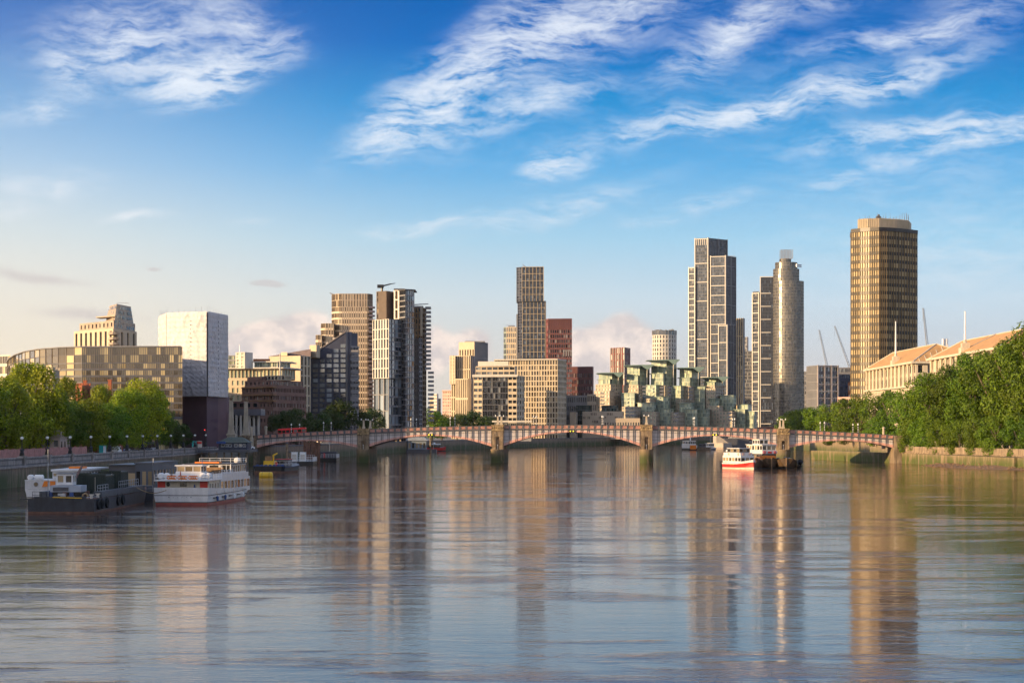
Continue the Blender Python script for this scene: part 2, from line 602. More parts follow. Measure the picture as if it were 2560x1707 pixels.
def water_mat():
    m = bpy.data.materials.new('river_water')
    m.use_nodes = True
    g = NT(m.node_tree)
    out = g.n('ShaderNodeOutputMaterial')
    pos = g.n('ShaderNodeNewGeometry').outputs['Position']
    # slicks and cat's-paws: long bands lying across the current
    band = g.noise(g.mapping(pos, scale=(0.016, 0.045, 1)), 1.0, 4, 0.6, 1.0)
    band2 = g.noise(g.mapping(pos, (40, 7, 0), scale=(0.06, 0.18, 1)), 1.0, 4, 0.6, 0.6)
    patch = g.ramp(g.m('ADD', g.m('MULTIPLY', band, 0.5), g.m('MULTIPLY', band2, 0.5)), 0.40, 0.66)
    rare = g.ramp(g.m('ADD', g.m('MULTIPLY', band, 0.5), g.m('MULTIPLY', band2, 0.5)), 0.48, 0.66)
    h1 = g.noise(g.mapping(pos, scale=(0.5, 1.0, 1)), 2.6, 3, 0.6, 0.5)
    hm = g.noise(g.mapping(pos, (21, 5, 0), scale=(0.5, 1.0, 1)), 0.8, 3, 0.55, 0.6)
    h2 = g.noise(g.mapping(pos, (3, 8, 0), scale=(0.12, 0.27, 1)), 1.0, 3, 0.5, 0.6)
    h3 = g.noise(g.mapping(pos, (13, 18, 0), scale=(0.03, 0.075, 1)), 1.0, 2, 0.5, 0.8)
    h = g.m('ADD', g.m('MULTIPLY', h1, g.ramp(rare, 0, 1, 0.0075, 0.048)), g.m('MULTIPLY', hm, g.ramp(patch, 0, 1, 0.012, 0.032)))
    h = g.m('ADD', h, g.m('ADD', g.m('MULTIPLY', h2, g.ramp(patch, 0, 1, 0.016, 0.026)), g.m('MULTIPLY', h3, 0.03)))
    b = g.n('ShaderNodeBump')
    b.inputs['Distance'].default_value = 1.0
    b.inputs['Strength'].default_value = 1.0
    g.put(b.inputs['Height'], h)
    fr = g.n('ShaderNodeFresnel')
    fr.inputs[0].default_value = 1.31
    g.put(fr.inputs['Normal'], b.outputs[0])
    df = g.n('ShaderNodeBsdfDiffuse')
    g.put(df.inputs[0], g.mix(g.ramp(band, 0.3, 0.7), (0.085, 0.066, 0.058), (0.105, 0.080, 0.066)))
    gs = g.n('ShaderNodeBsdfGlossy')
    gs.inputs[0].default_value = (0.92, 0.85, 0.81, 1)
    gs.inputs['Roughness'].default_value = 0.04
    g.put(gs.inputs['Normal'], b.outputs[0])
    mx = g.n('ShaderNodeMixShader')
    g.put(mx.inputs[0], fr.outputs[0])
    g.t.links.new(df.outputs[0], mx.inputs[1])
    g.t.links.new(gs.outputs[0], mx.inputs[2])
    g.t.links.new(mx.outputs[0], out.inputs[0])
    return m


w_ = MB()
w_.quad((-2400, -300, 0), (3000, -300, 0), (3000, 4200, 0), (-2400, 4200, 0))
tag(w_.build('river_water', water_mat()), 'calm grey brown river water with long soft reflections', None, None, 'structure')

# banks
LB = [(-105, -80), (-105, 690), (-97, 722), (-92, 750), (-84, 820), (-66, 1000), (-45, 1150), (-8, 1330), (40, 1500), (110, 1640), (250, 1740), (420, 1790), (700, 1850), (1100, 1900)]
RB = [(175, -80), (172, 500), (160, 612), (151, 680), (142, 711), (146, 745), (160, 850), (168, 950), (172, 1110), (185, 1300), (230, 1450), (330, 1570), (500, 1650), (800, 1720), (1200, 1760)]
M_GROUND = pmat('bank_ground', (0.16, 0.15, 0.13), 0.9, var=0.3, ns=0.05)
b_ = MB().prism(LB + [(2900, 1980), (2900, 4100), (-2300, 4100), (-2300, -80)], -2, GROUND)
tag(b_.build('ground', M_GROUND), None, None, None, 'structure')
b_ = MB().prism([(x + 0.6, y) for x, y in RB] + [(2900, 1860), (2900, -80)], -2, GROUND)
tag(b_.build('ground', M_GROUND), None, None, None, 'structure')
# embankment road and pavement on the near east bank
tag(MB().box(-140, -122, -60, 690, GROUND + 0.0, GROUND + 0.03).build('road', M_ASPHALT), None, None, None, 'structure')
tag(MB().box(-121.9, -106.2, -60, 690, GROUND + 0.0, GROUND + 0.14).build('pavement', M_PAVE), None, None, None, 'structure')


def wall_mat(name, stone, algae, lo, hi):
    """river wall: granite, dark tide line, weed on the wet courses"""
    m = bpy.data.materials.new(name)
    m.use_nodes = True
    g = NT(m.node_tree)
    out = g.n('ShaderNodeOutputMaterial')
    p = g.n('ShaderNodeBsdfPrincipled')
    pos = g.n('ShaderNodeNewGeometry').outputs['Position']
    x, y, z = g.sep(pos)
    n1 = g.noise(g.mapping(pos, scale=(1, 1, .35)), 0.35, 6, 0.65)
    n2 = g.noise(g.mapping(pos, scale=(1, 1, .1)), 0.9, 4, 0.6)
    weed = g.m('MULTIPLY', g.ramp(z, hi, lo), g.ramp(g.m('ADD', n1, g.m('MULTIPLY', n2, .4)), 0.54, 0.72))
    c = g.mix(g.ramp(n2, .3, .7), stone, tuple(q * .55 for q in stone))
    c = g.mix(g.m('MULTIPLY', g.ramp(z, hi * .8, .4), .55), c, (0.12, 0.09, 0.05))
    c = g.mix(weed, c, algae)
    g.put(p.inputs['Base Color'], c)
    p.inputs['Roughness'].default_value = 0.8
    b = g.n('ShaderNodeBump')
    b.inputs['Distance'].default_value = 0.15
    g.put(b.inputs['Height'], n1)
    g.put(p.inputs['Normal'], b.outputs[0])
    g.t.links.new(p.outputs[0], out.inputs[0])
    return m


M_WALL_E = wall_mat('east_river_wall', (0.27, 0.20, 0.14), (0.045, 0.065, 0.014), 1.5, 4.6)
M_WALL_W = wall_mat('west_river_wall', (0.32, 0.235, 0.14), (0.065, 0.085, 0.012), 1.0, 5.4)
M_GRANITE = pmat('grey_granite', (0.30, 0.27, 0.25), 0.75, var=0.3, ns=0.6, streak=0.3)
M_GRANITE_D = pmat('dark_granite', (0.14, 0.135, 0.14), 0.75, var=0.3, ns=0.6, streak=0.3)


def offs(pts, t):
    """offset an open polyline sideways (to its left)"""
    out = []
    for i, (x, y) in enumerate(pts):
        a = pts[max(i - 1, 0)]; b = pts[min(i + 1, len(pts) - 1)]
        dx, dy = b[0] - a[0], b[1] - a[1]
        l = hypot(dx, dy)
        out.append((x - dy / l * t, y + dx / l * t))
    return out


def strip(mb, pts, t0, t1, z0, z1, mi=0):
    a, b = offs(pts, t0), offs(pts, t1)
    for i in range(len(pts) - 1):
        mb.prism([a[i], a[i + 1], b[i + 1], b[i]], z0, z1, mi)


# east embankment wall in front of the near bank, one bay per lamp
EW = thing('embankment_wall', 'dark granite river wall with parapet bays below the lamps by the moored boats', 'wall', (-105, 300, 0))
MB().prism([(-104.2, 250), (-104.2, 690), (-105.6, 690), (-105.6, 250)], -2, 4.0).build('wall', M_WALL_E, EW)
MB().box(-106.0, -103.9, 250, 690, 4.0, 4.45).build('ledge', M_GRANITE, EW)
BAY = 22.9
pan = MB().box(-.35, .35, -BAY / 2 + .8, BAY / 2 - .8, 0, 1.45).box(-.5, .5, -BAY / 2 + .8, BAY / 2 - .8, 1.452, 1.72, 1).box(.351, .40, -BAY / 2 + 1.4, BAY / 2 - 1.4, .35, 1.15, 1).mesh('parapet_panel', [M_GRANITE_D, M_GRANITE])
pil = MB().box(-.6, .75, -.75, .75, 0, 6.1).box(-.75, .9, -.9, .9, 6.1, 6.45).mesh('pilaster', M_GRANITE)
rib = MB().box(-.5, .5, -.5, .5, 0, 1).mesh('pilaster', M_GRANITE)
for i in range(-7, 12):
    y = 420 + BAY * i
    put('parapet_panel', pan, EW, (0, y + BAY / 2 - 300, 4.45))
    put('pilaster', pil, EW, (0.0, y - 300, 0.0))
# lamps with dolphin foot
lampb = MB().box(-.45, .45, -.45, .45, 0, .35).lathe([(.42, .35), (.5, .6), (.34, .95), (.42, 1.2), (.16, 1.5), (.13, 2.0)], 10)
for k in range(2):
    for j in range(8):
        a, b_a = j * .5 + k * pi, (j + 1) * .5 + k * pi
        lampb.tube((.38 * cos(a), .38 * sin(a), .4 + j * .14), (.38 * cos(b_a), .38 * sin(b_a), .4 + (j + 1) * .14), .12, .11, 5)
lampb = lampb.mesh('lamp_base', M_BLACK)
lampp = MB().lathe([(.11, 2.0), (.09, 3.3), (.16, 3.4), (.2, 3.5)], 8).mesh('post', M_BLACK)
lampg = MB().lathe([(.15, 3.5), (.32, 3.65), (.38, 3.85), (.30, 4.05), (.18, 4.12)], 10).mesh('globe', M_GLOBE)
lampc = MB().lathe([(.26, 4.12), (.2, 4.22), (.06, 4.3), (.03, 4.55)], 8).mesh('finial', M_BLACK)
ordn = ['first', 'second', 'third', 'fourth', 'fifth', 'sixth', 'seventh', 'eighth', 'ninth', 'tenth', 'eleventh', 'twelfth', 'thirteenth']
for i in range(-1, 12):
    y = 420 + BAY * i
    t = thing('embankment_lamp', 'black dolphin lamp with white globe on the embankment wall, %s from the photo\'s left edge' % ordn[max(i, 0)] if i >= 0 else 'black dolphin lamp on the embankment wall just beyond the photo\'s left edge',
              'street lamp', (-105, y, 6.45), 'lamps along the embankment wall')
    put('lamp_base', lampb, t); put('post', lampp, t); put('globe', lampg, t); put('finial', lampc, t)

# east bank wall beyond the bridge
EW2 = thing('river_wall', 'dark river wall along the far side of the river behind the bridge arches', 'wall', (-90, 760, 0))
q_ = MB(); strip(q_, LB[2:], 0.6, -0.5, -2, 5.6)
q_.build('wall', M_WALL_E, EW2)
q_ = MB(); strip(q_, LB[2:], 0.8, -0.7, 5.6, 6.0)
q_.build('coping', M_GRANITE_D, EW2)
# west bank walls
WW = thing('embankment_wall', 'sunlit stone river wall with green weed under the trees right of the bridge', 'wall', (160, 612, 0))
q_ = MB(); strip(q_, RB[1:5], -0.6, 0.6, -2, 3.6)
q_.build('wall', M_WALL_W, WW)
q_ = MB(); strip(q_, RB[1:5], -0.9, 0.9, 3.6, 4.0)
q_.build('ledge', M_PIER, WW)
q_ = MB(); strip(q_, RB[1:5], -0.5, 0.5, 4.0, 6.1)
q_.build('parapet', pmat('buff_stone', (0.30, 0.225, 0.15), .85, var=.3, streak=.5), WW)
for k in range(14):
    f = k / 13
    i = 1 if f < .5 else 2
    ts = [(RB[1][0] + (RB[2][0] - RB[1][0]) * f * 2, RB[1][1] + (RB[2][1] - RB[1][1]) * f * 2)] if f < .5 else [(RB[2][0] + (RB[4][0] - RB[2][0]) * (f * 2 - 1), RB[2][1] + (RB[4][1] - RB[2][1]) * (f * 2 - 1))]
    put('pilaster', MB().box(-.95, .9, -.9, .9, 0, 6.3).mesh('pilaster', MATS['buff_stone']) if k == 0 else wp_, WW, (ts[0][0] - 160, ts[0][1] - 612, 0))
    if k == 0:
        wp_ = WW.children[-1].data
WW2 = thing('river_wall', 'sunlit river wall with weed band seen under the rightmost arch', 'wall', (160, 850, 0))
q_ = MB(); strip(q_, RB[5:11], -0.6, 0.6, -2, 5.9)
q_.build('wall', M_WALL_W, WW2)
q_ = MB(); strip(q_, RB[5:11], -0.8, 0.8, 5.9, 6.3)
q_.build('coping', MATS['buff_stone'], WW2)

# foreshore shingle on the west side
def shore(name, pts, mat, seed, hmax):
    r = random.Random(seed)
    mb = MB()
    n = len(pts)
    rows = 7
    vs = []
    for i, (x, y, w) in enumerate(pts):
        for j in range(rows):
            f = j / (rows - 1)
            vs.append((x - w * (1 - f), y + r.uniform(-1, 1), -0.25 + hmax * f * (w > 0.3) * (0.75 + 0.25 * sin(i * .8)) + r.uniform(-.05, .05)))
    fs = []
    for i in range(n - 1):
        for j in range(rows - 1):
            fs.append((i * rows + j, i * rows + j + 1, (i + 1) * rows + j + 1, (i + 1) * rows + j))
    mb.add(vs, fs)
    return tag(mb.build(name, mat, smooth=True), None, None, None, 'structure')


M_SHINGLE = pmat('wet_shingle', (0.24, 0.15, 0.09), 0.85, var=0.45, ns=1.2, bump=.3)
shore('beach', [(165 - (y - 612) * .14 - 3, y, max(0, 24 * sin((y - 555) / 145 * pi))) for y in range(555, 701, 6)], M_SHINGLE, 3, 2.3)
shore('beach', [(147 + (y - 745) * .13, y, max(0.2, 10 * sin((y - 740) / 340 * pi))) for y in range(745, 1080, 16)], M_SHINGLE, 4, 1.3)
# pebbles and stones scattered on the beach
r_ = random.Random(12)
pb = MB()
for k in range(420):
    y = r_.uniform(570, 690)
    w = 24 * sin((y - 555) / 145 * pi)
    f = r_.random()
    x = 165 - (y - 612) * .14 - 3 - w * (1 - f)
    s = r_.uniform(.12, .4)
    pb.ball((x, y, -0.2 + 2.2 * f), s, 5, 0, .6)
tag(pb.build('shingle_stones', M_SHINGLE), 'loose stones and litter strewn on the foreshore below the trees', None, None, 'stuff')
shore('beach', [(PX(p, 1640) + 0, 1600 + (p - 1380) * .2, max(.2, 26)) for p in range(1370, 1640, 12)], M_SHINGLE, 5, 1.0).rotation_euler = (0, 0, 0)

# ------------------------------------------------------------------ Lambeth-style five arch bridge
BR_RZ = -math.atan(0.068)
BO = (22.0, 720.0, 0.0)
BR = thing('road_bridge', 'five arched steel bridge with pink ribs, grey spandrels and stone piers across the river', 'bridge', BO, None, BR_RZ)
M_PINK = pmat('salmon_pink_paint', (0.66, 0.36, 0.29), 0.5, var=0.15, ns=.5, streak=.2)
M_PINK2 = pmat('faded_pink_panel', (0.50, 0.26, 0.20), 0.55, var=0.3, ns=.9, rnd=.18)
M_SPAN = pmat('pale_grey_paint', (0.60, 0.54, 0.52), 0.5, var=0.10, ns=.4, streak=.25)
M_BGREY = pmat('dark_grey_bridge_paint', (0.10, 0.10, 0.105), 0.5, var=0.2, ns=.7)
M_SOFFIT = pmat('underside_steel', (0.10, 0.09, 0.09), 0.7)
M_TIDE = wall_mat('tide_stained_stone', (0.28, 0.20, 0.12), (0.045, 0.06, 0.012), 1.2, 5.2)
WBR = 18.0


def zt(s):
    return 13.9 - 3.7 * (s / 117.0) ** 2


def bworld(s, y=0.0, z=0.0):
    c, k = cos(BR_RZ), sin(BR_RZ)
    return (BO[0] + s * c - y * k, BO[1] + s * k + y * c, z)


spans = [(-117.0, -79.2, 8.0, 5.5), (-75.0, -29.4, 9.9, 5.9), (-25.2, 25.2, 11.2, 6.1), (29.4, 75.0, 9.9, 5.9), (79.2, 117.0, 8.2, 5.5)]
N = 28
ppost = MB().box(-.36, .36, -.05, .55, 0, 1.22).box(-.42, .42, -.12, .62, 1.222, 1.36).mesh('parapet_post', M_BGREY)
pp = MB().box(-.84, .84, .12, .40, .12, 1.02)
pp.box(-.84, .84, .07, .118, .12, .22).box(-.84, .84, .07, .118, .92, 1.02).box(-.84, -.74, .07, .118, .222, .918).box(.74, .84, .07, .118, .222, .918)
for xx in (-.42, 0, .42):
    pp.box(xx - .05, xx + .05, .05, .118, .3, .84)
ppan = pp.mesh('parapet_panel', M_PINK2)
for si, (a, b, crown, spring) in enumerate(spans):
    L = b - a

    def zin(t):
        return spring + (crown - spring) * (1 - t * t)
    sof, st_ = MB(), MB()
    ss = [a + L * i / N for i in range(N + 1)]
    ts = [-1 + 2 * i / N for i in range(N + 1)]
    dep = lambda t: 0.56 + 0.5 * t * t
    for yf, sg in ((0.0, 1), (WBR, -1)):
        rib_, sp_ = MB(), MB()
        for i in range(N):
            s0, s1 = ss[i], ss[i + 1]
            z0, z1 = zin(ts[i]), zin(ts[i + 1])
            d0, d1 = dep(ts[i]), dep(ts[i + 1])
            y0, y1 = yf, yf + sg * 0.5
            rib_.add([(s0, y0, z0), (s1, y0, z1), (s1, y0, z1 + d1), (s0, y0, z0 + d0), (s0, y1, z0), (s1, y1, z1), (s1, y1, z1 + d1), (s0, y1, z0 + d0)],
                     [(0, 1, 2, 3), (0, 4, 5, 1), (3, 2, 6, 7)])
            yy = yf + sg * 0.3
            sp_.quad((s0, yy, z0 + d0 - .05), (s1, yy, z1 + d1 - .05), (s1, yy, zt(s1) - 1.7), (s0, yy, zt(s0) - 1.7))
        rib_.build('arch_rib', M_PINK, BR, smooth=False)
        sp_.build('spandrel_plate', M_SPAN, BR)
    for i in range(N):
        s0, s1 = ss[i], ss[i + 1]
        for yr in (3.5, 7, 10.5, 14):
            sof.box(s0, s1, yr, yr + .5, 0, 1) if False else sof.quad((s0, yr, zin(ts[i])), (s1, yr, zin(ts[i + 1])), (s1, yr, zt(s1) - 1.8), (s0, yr, zt(s0) - 1.8))
        sof.quad((s0, .4, zt(s0) - 1.8), (s1, .4, zt(s1) - 1.8), (s1, WBR - .4, zt(s1) - 1.8), (s0, WBR - .4, zt(s0) - 1.8))
    n = int(round(L / 2.45))
    pitch = L / n
    for k in range(n):
        for off in (-.30, .30):
            s = a + (k + .5) * pitch + off + pitch / 2
            if s > b - .1:
                continue
            t = (s - (a + b) / 2) / (L / 2)
            st_.box(s - .07, s + .07, .12, .30, zin(t) + dep(t), zt(s) - 1.7)
            st_.box(s - .06, s + .06, -.10, .0, zin(t) + .02, zin(t) + dep(t) - .02)
    for hz in (2.6, 4.1, 5.4):
        for i in range(N):
            s0, s1 = ss[i], ss[i + 1]
            za, zb = zt(s0) - hz, zt(s1) - hz
            if za > zin(ts[i]) + dep(ts[i]) + .1 and zb > zin(ts[i + 1]) + dep(ts[i + 1]) + .1:
                st_.add([(s0, .2, za), (s1, .2, zb), (s1, .2, zb + .1), (s0, .2, za + .1)], [(0, 1, 2, 3)])
    tag(sof.build('inner_girders', M_SOFFIT, BR), None, None, None, 'stuff')
    tag(st_.build('stiffener_bars', M_DARKIRON, BR), None, None, None, 'stuff')
    for yf, sg in ((0, 1), (WBR, -1)):
        cor = MB()
        for i in range(N):
            s0, s1 = ss[i], ss[i + 1]
            for (ya, yb, z0_, z1_) in ((-.15, .7, -1.72, -1.30), (-.02, .6, -1.30, -1.36 + .0)):
                if z1_ <= z0_:
                    continue
                y_a, y_b = yf + sg * ya, yf + sg * yb
                vs = [(s0, y_a, zt(s0) + z0_), (s1, y_a, zt(s1) + z0_), (s1, y_b, zt(s1) + z0_), (s0, y_b, zt(s0) + z0_),
                      (s0, y_a, zt(s0) + z1_), (s1, y_a, zt(s1) + z1_), (s1, y_b, zt(s1) + z1_), (s0, y_b, zt(s0) + z1_)]
                cor.add(vs, [(0, 1, 5, 4), (4, 5, 6, 7), (0, 3, 2, 1)] + ([(0, 4, 7, 3)] if i == 0 else []) + ([(1, 2, 6, 5)] if i == N - 1 else []))
        cor.build('cornice', M_BGREY, BR)
    for yf in (0.0, WBR - .5):
        rail = MB()
        for i in range(N):
            s0, s1 = ss[i], ss[i + 1]
            rail.add([(s0, yf, zt(s0) - .14), (s1, yf, zt(s1) - .14), (s1, yf + .5, zt(s1) - .14), (s0, yf + .5, zt(s0) - .14),
                      (s0, yf, zt(s0)), (s1, yf, zt(s1)), (s1, yf + .5, zt(s1)), (s0, yf + .5, zt(s0))], [(0, 1, 5, 4), (4, 5, 6, 7), (0, 3, 2, 1), (2, 3, 7, 6)])
        rail.build('parapet_rail', M_BGREY, BR)
    for k in range(n):
        s = a + (k + .5) * pitch
        sl_ = math.atan(-2 * 3.7 * s / 117 ** 2)
        put('parapet_panel', ppan, BR, (s, 0, zt(s) - 1.25), (0, -sl_, 0))
        if k:
            put('parapet_post', ppost, BR, (s - pitch / 2, 0, zt(s - pitch / 2) - 1.30), (0, -sl_, 0))
    # back parapet stays one piece
    bp = MB()
    for i in range(N):
        s0, s1 = ss[i], ss[i + 1]
        bp.quad((s0, WBR - .2, zt(s0) - 1.3), (s1, WBR - .2, zt(s1) - 1.3), (s1, WBR - .2, zt(s1) - .14), (s0, WBR - .2, zt(s0) - .14))
    bp.build('rear_parapet', M_PINK2, BR)
    dk = MB()
    for i in range(N):
        s0, s1 = ss[i], ss[i + 1]
        dk.quad((s0, .7, zt(s0) - 1.25), (s1, .7, zt(s1) - 1.25), (s1, WBR - .7, zt(s1) - 1.25), (s0, WBR - .7, zt(s0) - 1.25))
    dk.build('road_deck', M_ASPHALT, BR)

M_NAV = bpy.data.materials.new('navigation_lamp_glow')
M_NAV.use_nodes = True
g_ = NT(M_NAV.node_tree)
e_ = g_.n('ShaderNodeEmission'); e_.inputs[0].default_value = (1, .72, .05, 1); e_.inputs[1].default_value = 2.2
g_.t.links.new(e_.outputs[0], g_.n('ShaderNodeOutputMaterial').inputs[0])
for sc_, zc in ((-52.2, 9.9), (0, 11.2), (52.2, 9.9)):
    hs = MB().box(sc_ - 1.1, sc_ + 1.1, -.32, -.02, zc + .1, zc + .75).build('signal_box', M_BLACK, BR)
    for dx in (-.55, .55):
        nb = MB()
        nb.loft([[(sc_ + dx + .2 * cos(q * pi / 4), yy, zc + .42 + .2 * sin(q * pi / 4)) for q in range(8)] for yy in (-.42, -.325)])
        o = nb.build('signal_lamp', M_NAV, BR)

# piers
for pi_, s in enumerate((-77.1, -27.3, 27.3, 77.1)):
    h = zt(s)
    mb = MB()
    zsh = 5.0
    zc = h - 1.95
    mb.box(s - 2.1, s + 2.1, -.3, WBR + .3, zsh, zc)
    mb.box(s - 2.1, s - .62, -1.1, -.302, zsh, zc)
    mb.box(s + .62, s + 2.1, -1.1, -.302, zsh, zc)
    mb.box(s - .618, s + .618, -1.1, -.302, h - 4.2, zc - .002)
    pr = mb.build('pier', M_PIER, BR)
    mb = MB()
    mb.box(s - 2.35, s + 2.35, -1.35, WBR + 1.0, zc, zc + .35)
    mb.box(s - 2.2, s + 2.2, -1.2, WBR + .9, zc + .35, h + .05)
    rr = random.Random(pi_ + 40)
    for k in range(7):            # carved swags on the pier head
        x = s - 1.95 + k * .65
        mb.ball((x, -1.2, h - .75 + rr.uniform(-.15, .1)), rr.uniform(.28, .4), 6, 0, 1.3)
        mb.box(x - .22, x + .22, -1.38, -1.2, h + .05, h + rr.uniform(.15, .35))
    mb.box(s - 2.4, s + 2.4, -1.0, WBR + .7, h + .052, h + .3)
    mb.build('carved_pier_head', pmat('carved_stone', (0.36, .26, .14), .85, var=.45, ns=1.4, streak=.5), BR)
    mb = MB()
    nose = [(s + 2.5 * sin(-pi / 2 + pi * k / 10), -1.2 - 2.3 * cos(-pi / 2 + pi * k / 10)) for k in range(11)]
    base = nose + [(s + 2.5, WBR + 1.2), (s, WBR + 3.4), (s - 2.5, WBR + 1.2)]
    mb.prism(base, -2, 4.5)
    bigger = [(s + (x - s) * 1.06, y - .1) for x, y in base]
    mb.prism(bigger, 4.502, 5.0)
    mb.build('cutwater', M_TIDE, BR)
    MB().tube((s, -.7, 5.0), (s, -.7, 6.4), .09, .07, 6).ball((s, -.7, 6.5), .2, 6).build('mooring_light', M_WHITE, BR)
    for yy in (0.2, WBR - .2):
        ob = MB()
        ob.box(s - .55, s + .55, yy - .45, yy + .45, h + .3, h + .9)
        ob.loft([[(s + q * .38, yy + w * .38, h + .9) for q, w in ((-1, -1), (1, -1), (1, 1), (-1, 1))], [(s + q * .27, yy + w * .27, h + 3.2) for q, w in ((-1, -1), (1, -1), (1, 1), (-1, 1))]])
        ob.box(s - .4, s + .4, yy - .4, yy + .4, h + 3.202, h + 3.4)
        o = ob.build('obelisk', M_STONE, BR)
        br = MB()
        br.tube((s - .85, yy, h + 3.1), (s + .85, yy, h + 3.1), .05)
        for sx in (-.85, .85):
            br.tube((s + sx, yy, h + 3.05), (s + sx, yy, h + 3.35), .05)
        br.build('lamp_bracket', M_BLACK, o, org=(0, 0, 0))
        for sx in (-.85, .85):
            MB().lathe([(.08, h + 3.35), (.2, h + 3.5), (.2, h + 3.75), (.05, h + 3.95)], 8, s + sx, yy).build('lantern', M_GLOBE, o, org=(0, 0, 0))
# abutments
for s0, s1, nm in ((-124, -117, 'a'), (117, 120.5, 'b')):
    mb = MB().box(s0, s1, -1.0, WBR + 1, -2, zt(117) - .2)
    mb.build('abutment', M_PIER if s0 < 0 else MATS['buff_stone'], BR)

# banded lamp standards along both parapets
lpost = MB()
for k in range(9):
    lpost.lathe([(.13, k * .28), (.13, k * .28 + .277)], 8, 0, 0, k % 2)
lpost.lathe([(.2, 2.52), (.08, 2.6), (.08, 2.7)], 8, 0, 0, 0)
lpost = lpost.mesh('post', [M_BLACK, M_WHITE])
lglob = MB().lathe([(.1, 2.7), (.24, 2.85), (.26, 3.15), (.1, 3.35), (.03, 3.6)], 8).mesh('lantern', M_GLOBE)
names5 = ['first', 'second', 'third', 'fourth', 'fifth']
for si, (a, b, c_, d_) in enumerate(spans):
    for fi, f in enumerate((.34, .66) if si not in (2,) else (.22, .72)):
        for yy, wd in ((.25, 'front'), (WBR - .25, 'rear')):
            s = a + (b - a) * f
            p = bworld(s, yy, zt(s))
            t = thing('bridge_lamp', 'black and white banded lamp on the bridge\'s %s parapet, %s arch from left, %s one' % (wd, names5[si], ('left', 'right')[fi]), 'street lamp', p, 'banded lamp standards on the bridge')
            put('post', lpost, t); put('lantern', lglob, t)
# ------------------------------------------------------------------ buildings
G_GREY = gmat('grey_glass', (0.04, 0.045, 0.055), (0.30, 0.29, 0.27), .3, ior=2.1)
G_DARK = gmat('dark_glass', (0.018, 0.021, 0.026), (0.20, 0.20, 0.19), .2, ior=1.9)
G_WARM = gmat('bronze_glass', (0.06, 0.045, 0.03), (0.38, 0.29, 0.17), .45)
G_BLUE = gmat('blue_glass', (0.04, 0.055, 0.07), (0.24, 0.29, 0.33), .4, ior=2.5)
G_GREEN = gmat('green_glass', (0.24, 0.30, 0.25), (0.44, 0.48, 0.34), .55, rough=.2)
G_OFFICE = gmat('office_curtain_glass', (0.090, 0.070, 0.042), (0.48, 0.38, 0.19), .45, rough=.06, ior=1.75)
M_CREAM = pmat('cream_stone', (0.56, 0.46, 0.32), .8, var=.1, ns=.1, streak=.12)
M_PALE = pmat('pale_cladding', (0.60, 0.55, 0.47), .7, var=.08, ns=.1, streak=.1)
M_GREYC = pmat('grey_cladding', (0.24, 0.235, 0.24), .7, var=.12, ns=.1)
M_DGREY = pmat('charcoal_cladding', (0.085, 0.085, 0.095), .55, var=.15, ns=.2)
M_NAVY = pmat('navy_cladding', (0.045, 0.052, 0.085), .5, var=.12, ns=.2)
M_BRONZE = pmat('bronze_cladding', (0.38, 0.30, 0.22), .5, metal=.1, var=.15, ns=.2)
M_BRICK = pmat('brown_brick', (0.20, 0.115, 0.09), .85, var=.2, ns=.3)
M_REDCL = pmat('red_cladding', (0.17, 0.05, 0.042), .6, var=.12, ns=.2)
M_DRED = pmat('shaded_red_cladding', (0.12, 0.042, 0.042), .6, var=.12, ns=.2)  # darker copy of the red cladding, shade put into its colour
M_FRAME = pmat('white_frame', (0.64, 0.59, 0.51), .5, var=.05, ns=.2)
M_GOLD = pmat('gold_anodised_frame', (0.50, 0.39, 0.24), .5, metal=.2, var=.1, ns=.2)
M_ORANGE = pmat('orange_brick', (0.40, 0.15, 0.06), .8, var=.15, ns=.3)
M_TERRA = pmat('red_brick', (0.36, 0.11, 0.055), .85, var=.2, ns=.6)


G_NAVY = gmat('navy_tower_glass', (0.016, 0.024, 0.040), (0.09, 0.12, 0.16), .25, ior=1.6)


def C(*pts):
    return [PT(p, d) for p, d in pts]


def blk(root, pts, ytop, specs=None, wall=None, glass=G_GREY, depth=30, ybot=None, roof=True, back=None, wname='wall'):
    d = min(q[1] for q in pts)
    z0 = GROUND - .3 if ybot is None else PZ(ybot, d)
    return mass(root, C(*pts), z0, PZ(ytop, d), specs, wall, glass, depth, back, roof, wname=wname)


def bld(name, label, pts, cat='building'):
    return bname(name, label, C(*pts), cat)


def S(nx, nz, pw=.3, sh=.4, r=.35, **k):
    return dict(nx=nx, nz=nz, pw=pw, sh=sh, r=r, **k)


def slab(root, name, pts, y0, y1, mat, depth=20, over=0.0):
    """thin roof slab or ledge between two survey heights"""
    d = min(q[1] for q in pts)
    ch = C(*pts)
    ring = [(ch[0][0] - over, ch[0][1] - over)] + [(x, y - over) for x, y in ch[1:-1]] + [(ch[-1][0] + over, ch[-1][1] - over)]
    ring += [(ch[-1][0] + over, ch[-1][1] + depth), (ch[0][0] - over, ch[0][1] + depth)]
    return MB().prism(ring, PZ(y1, d), PZ(y0, d)).build(name, mat, root)


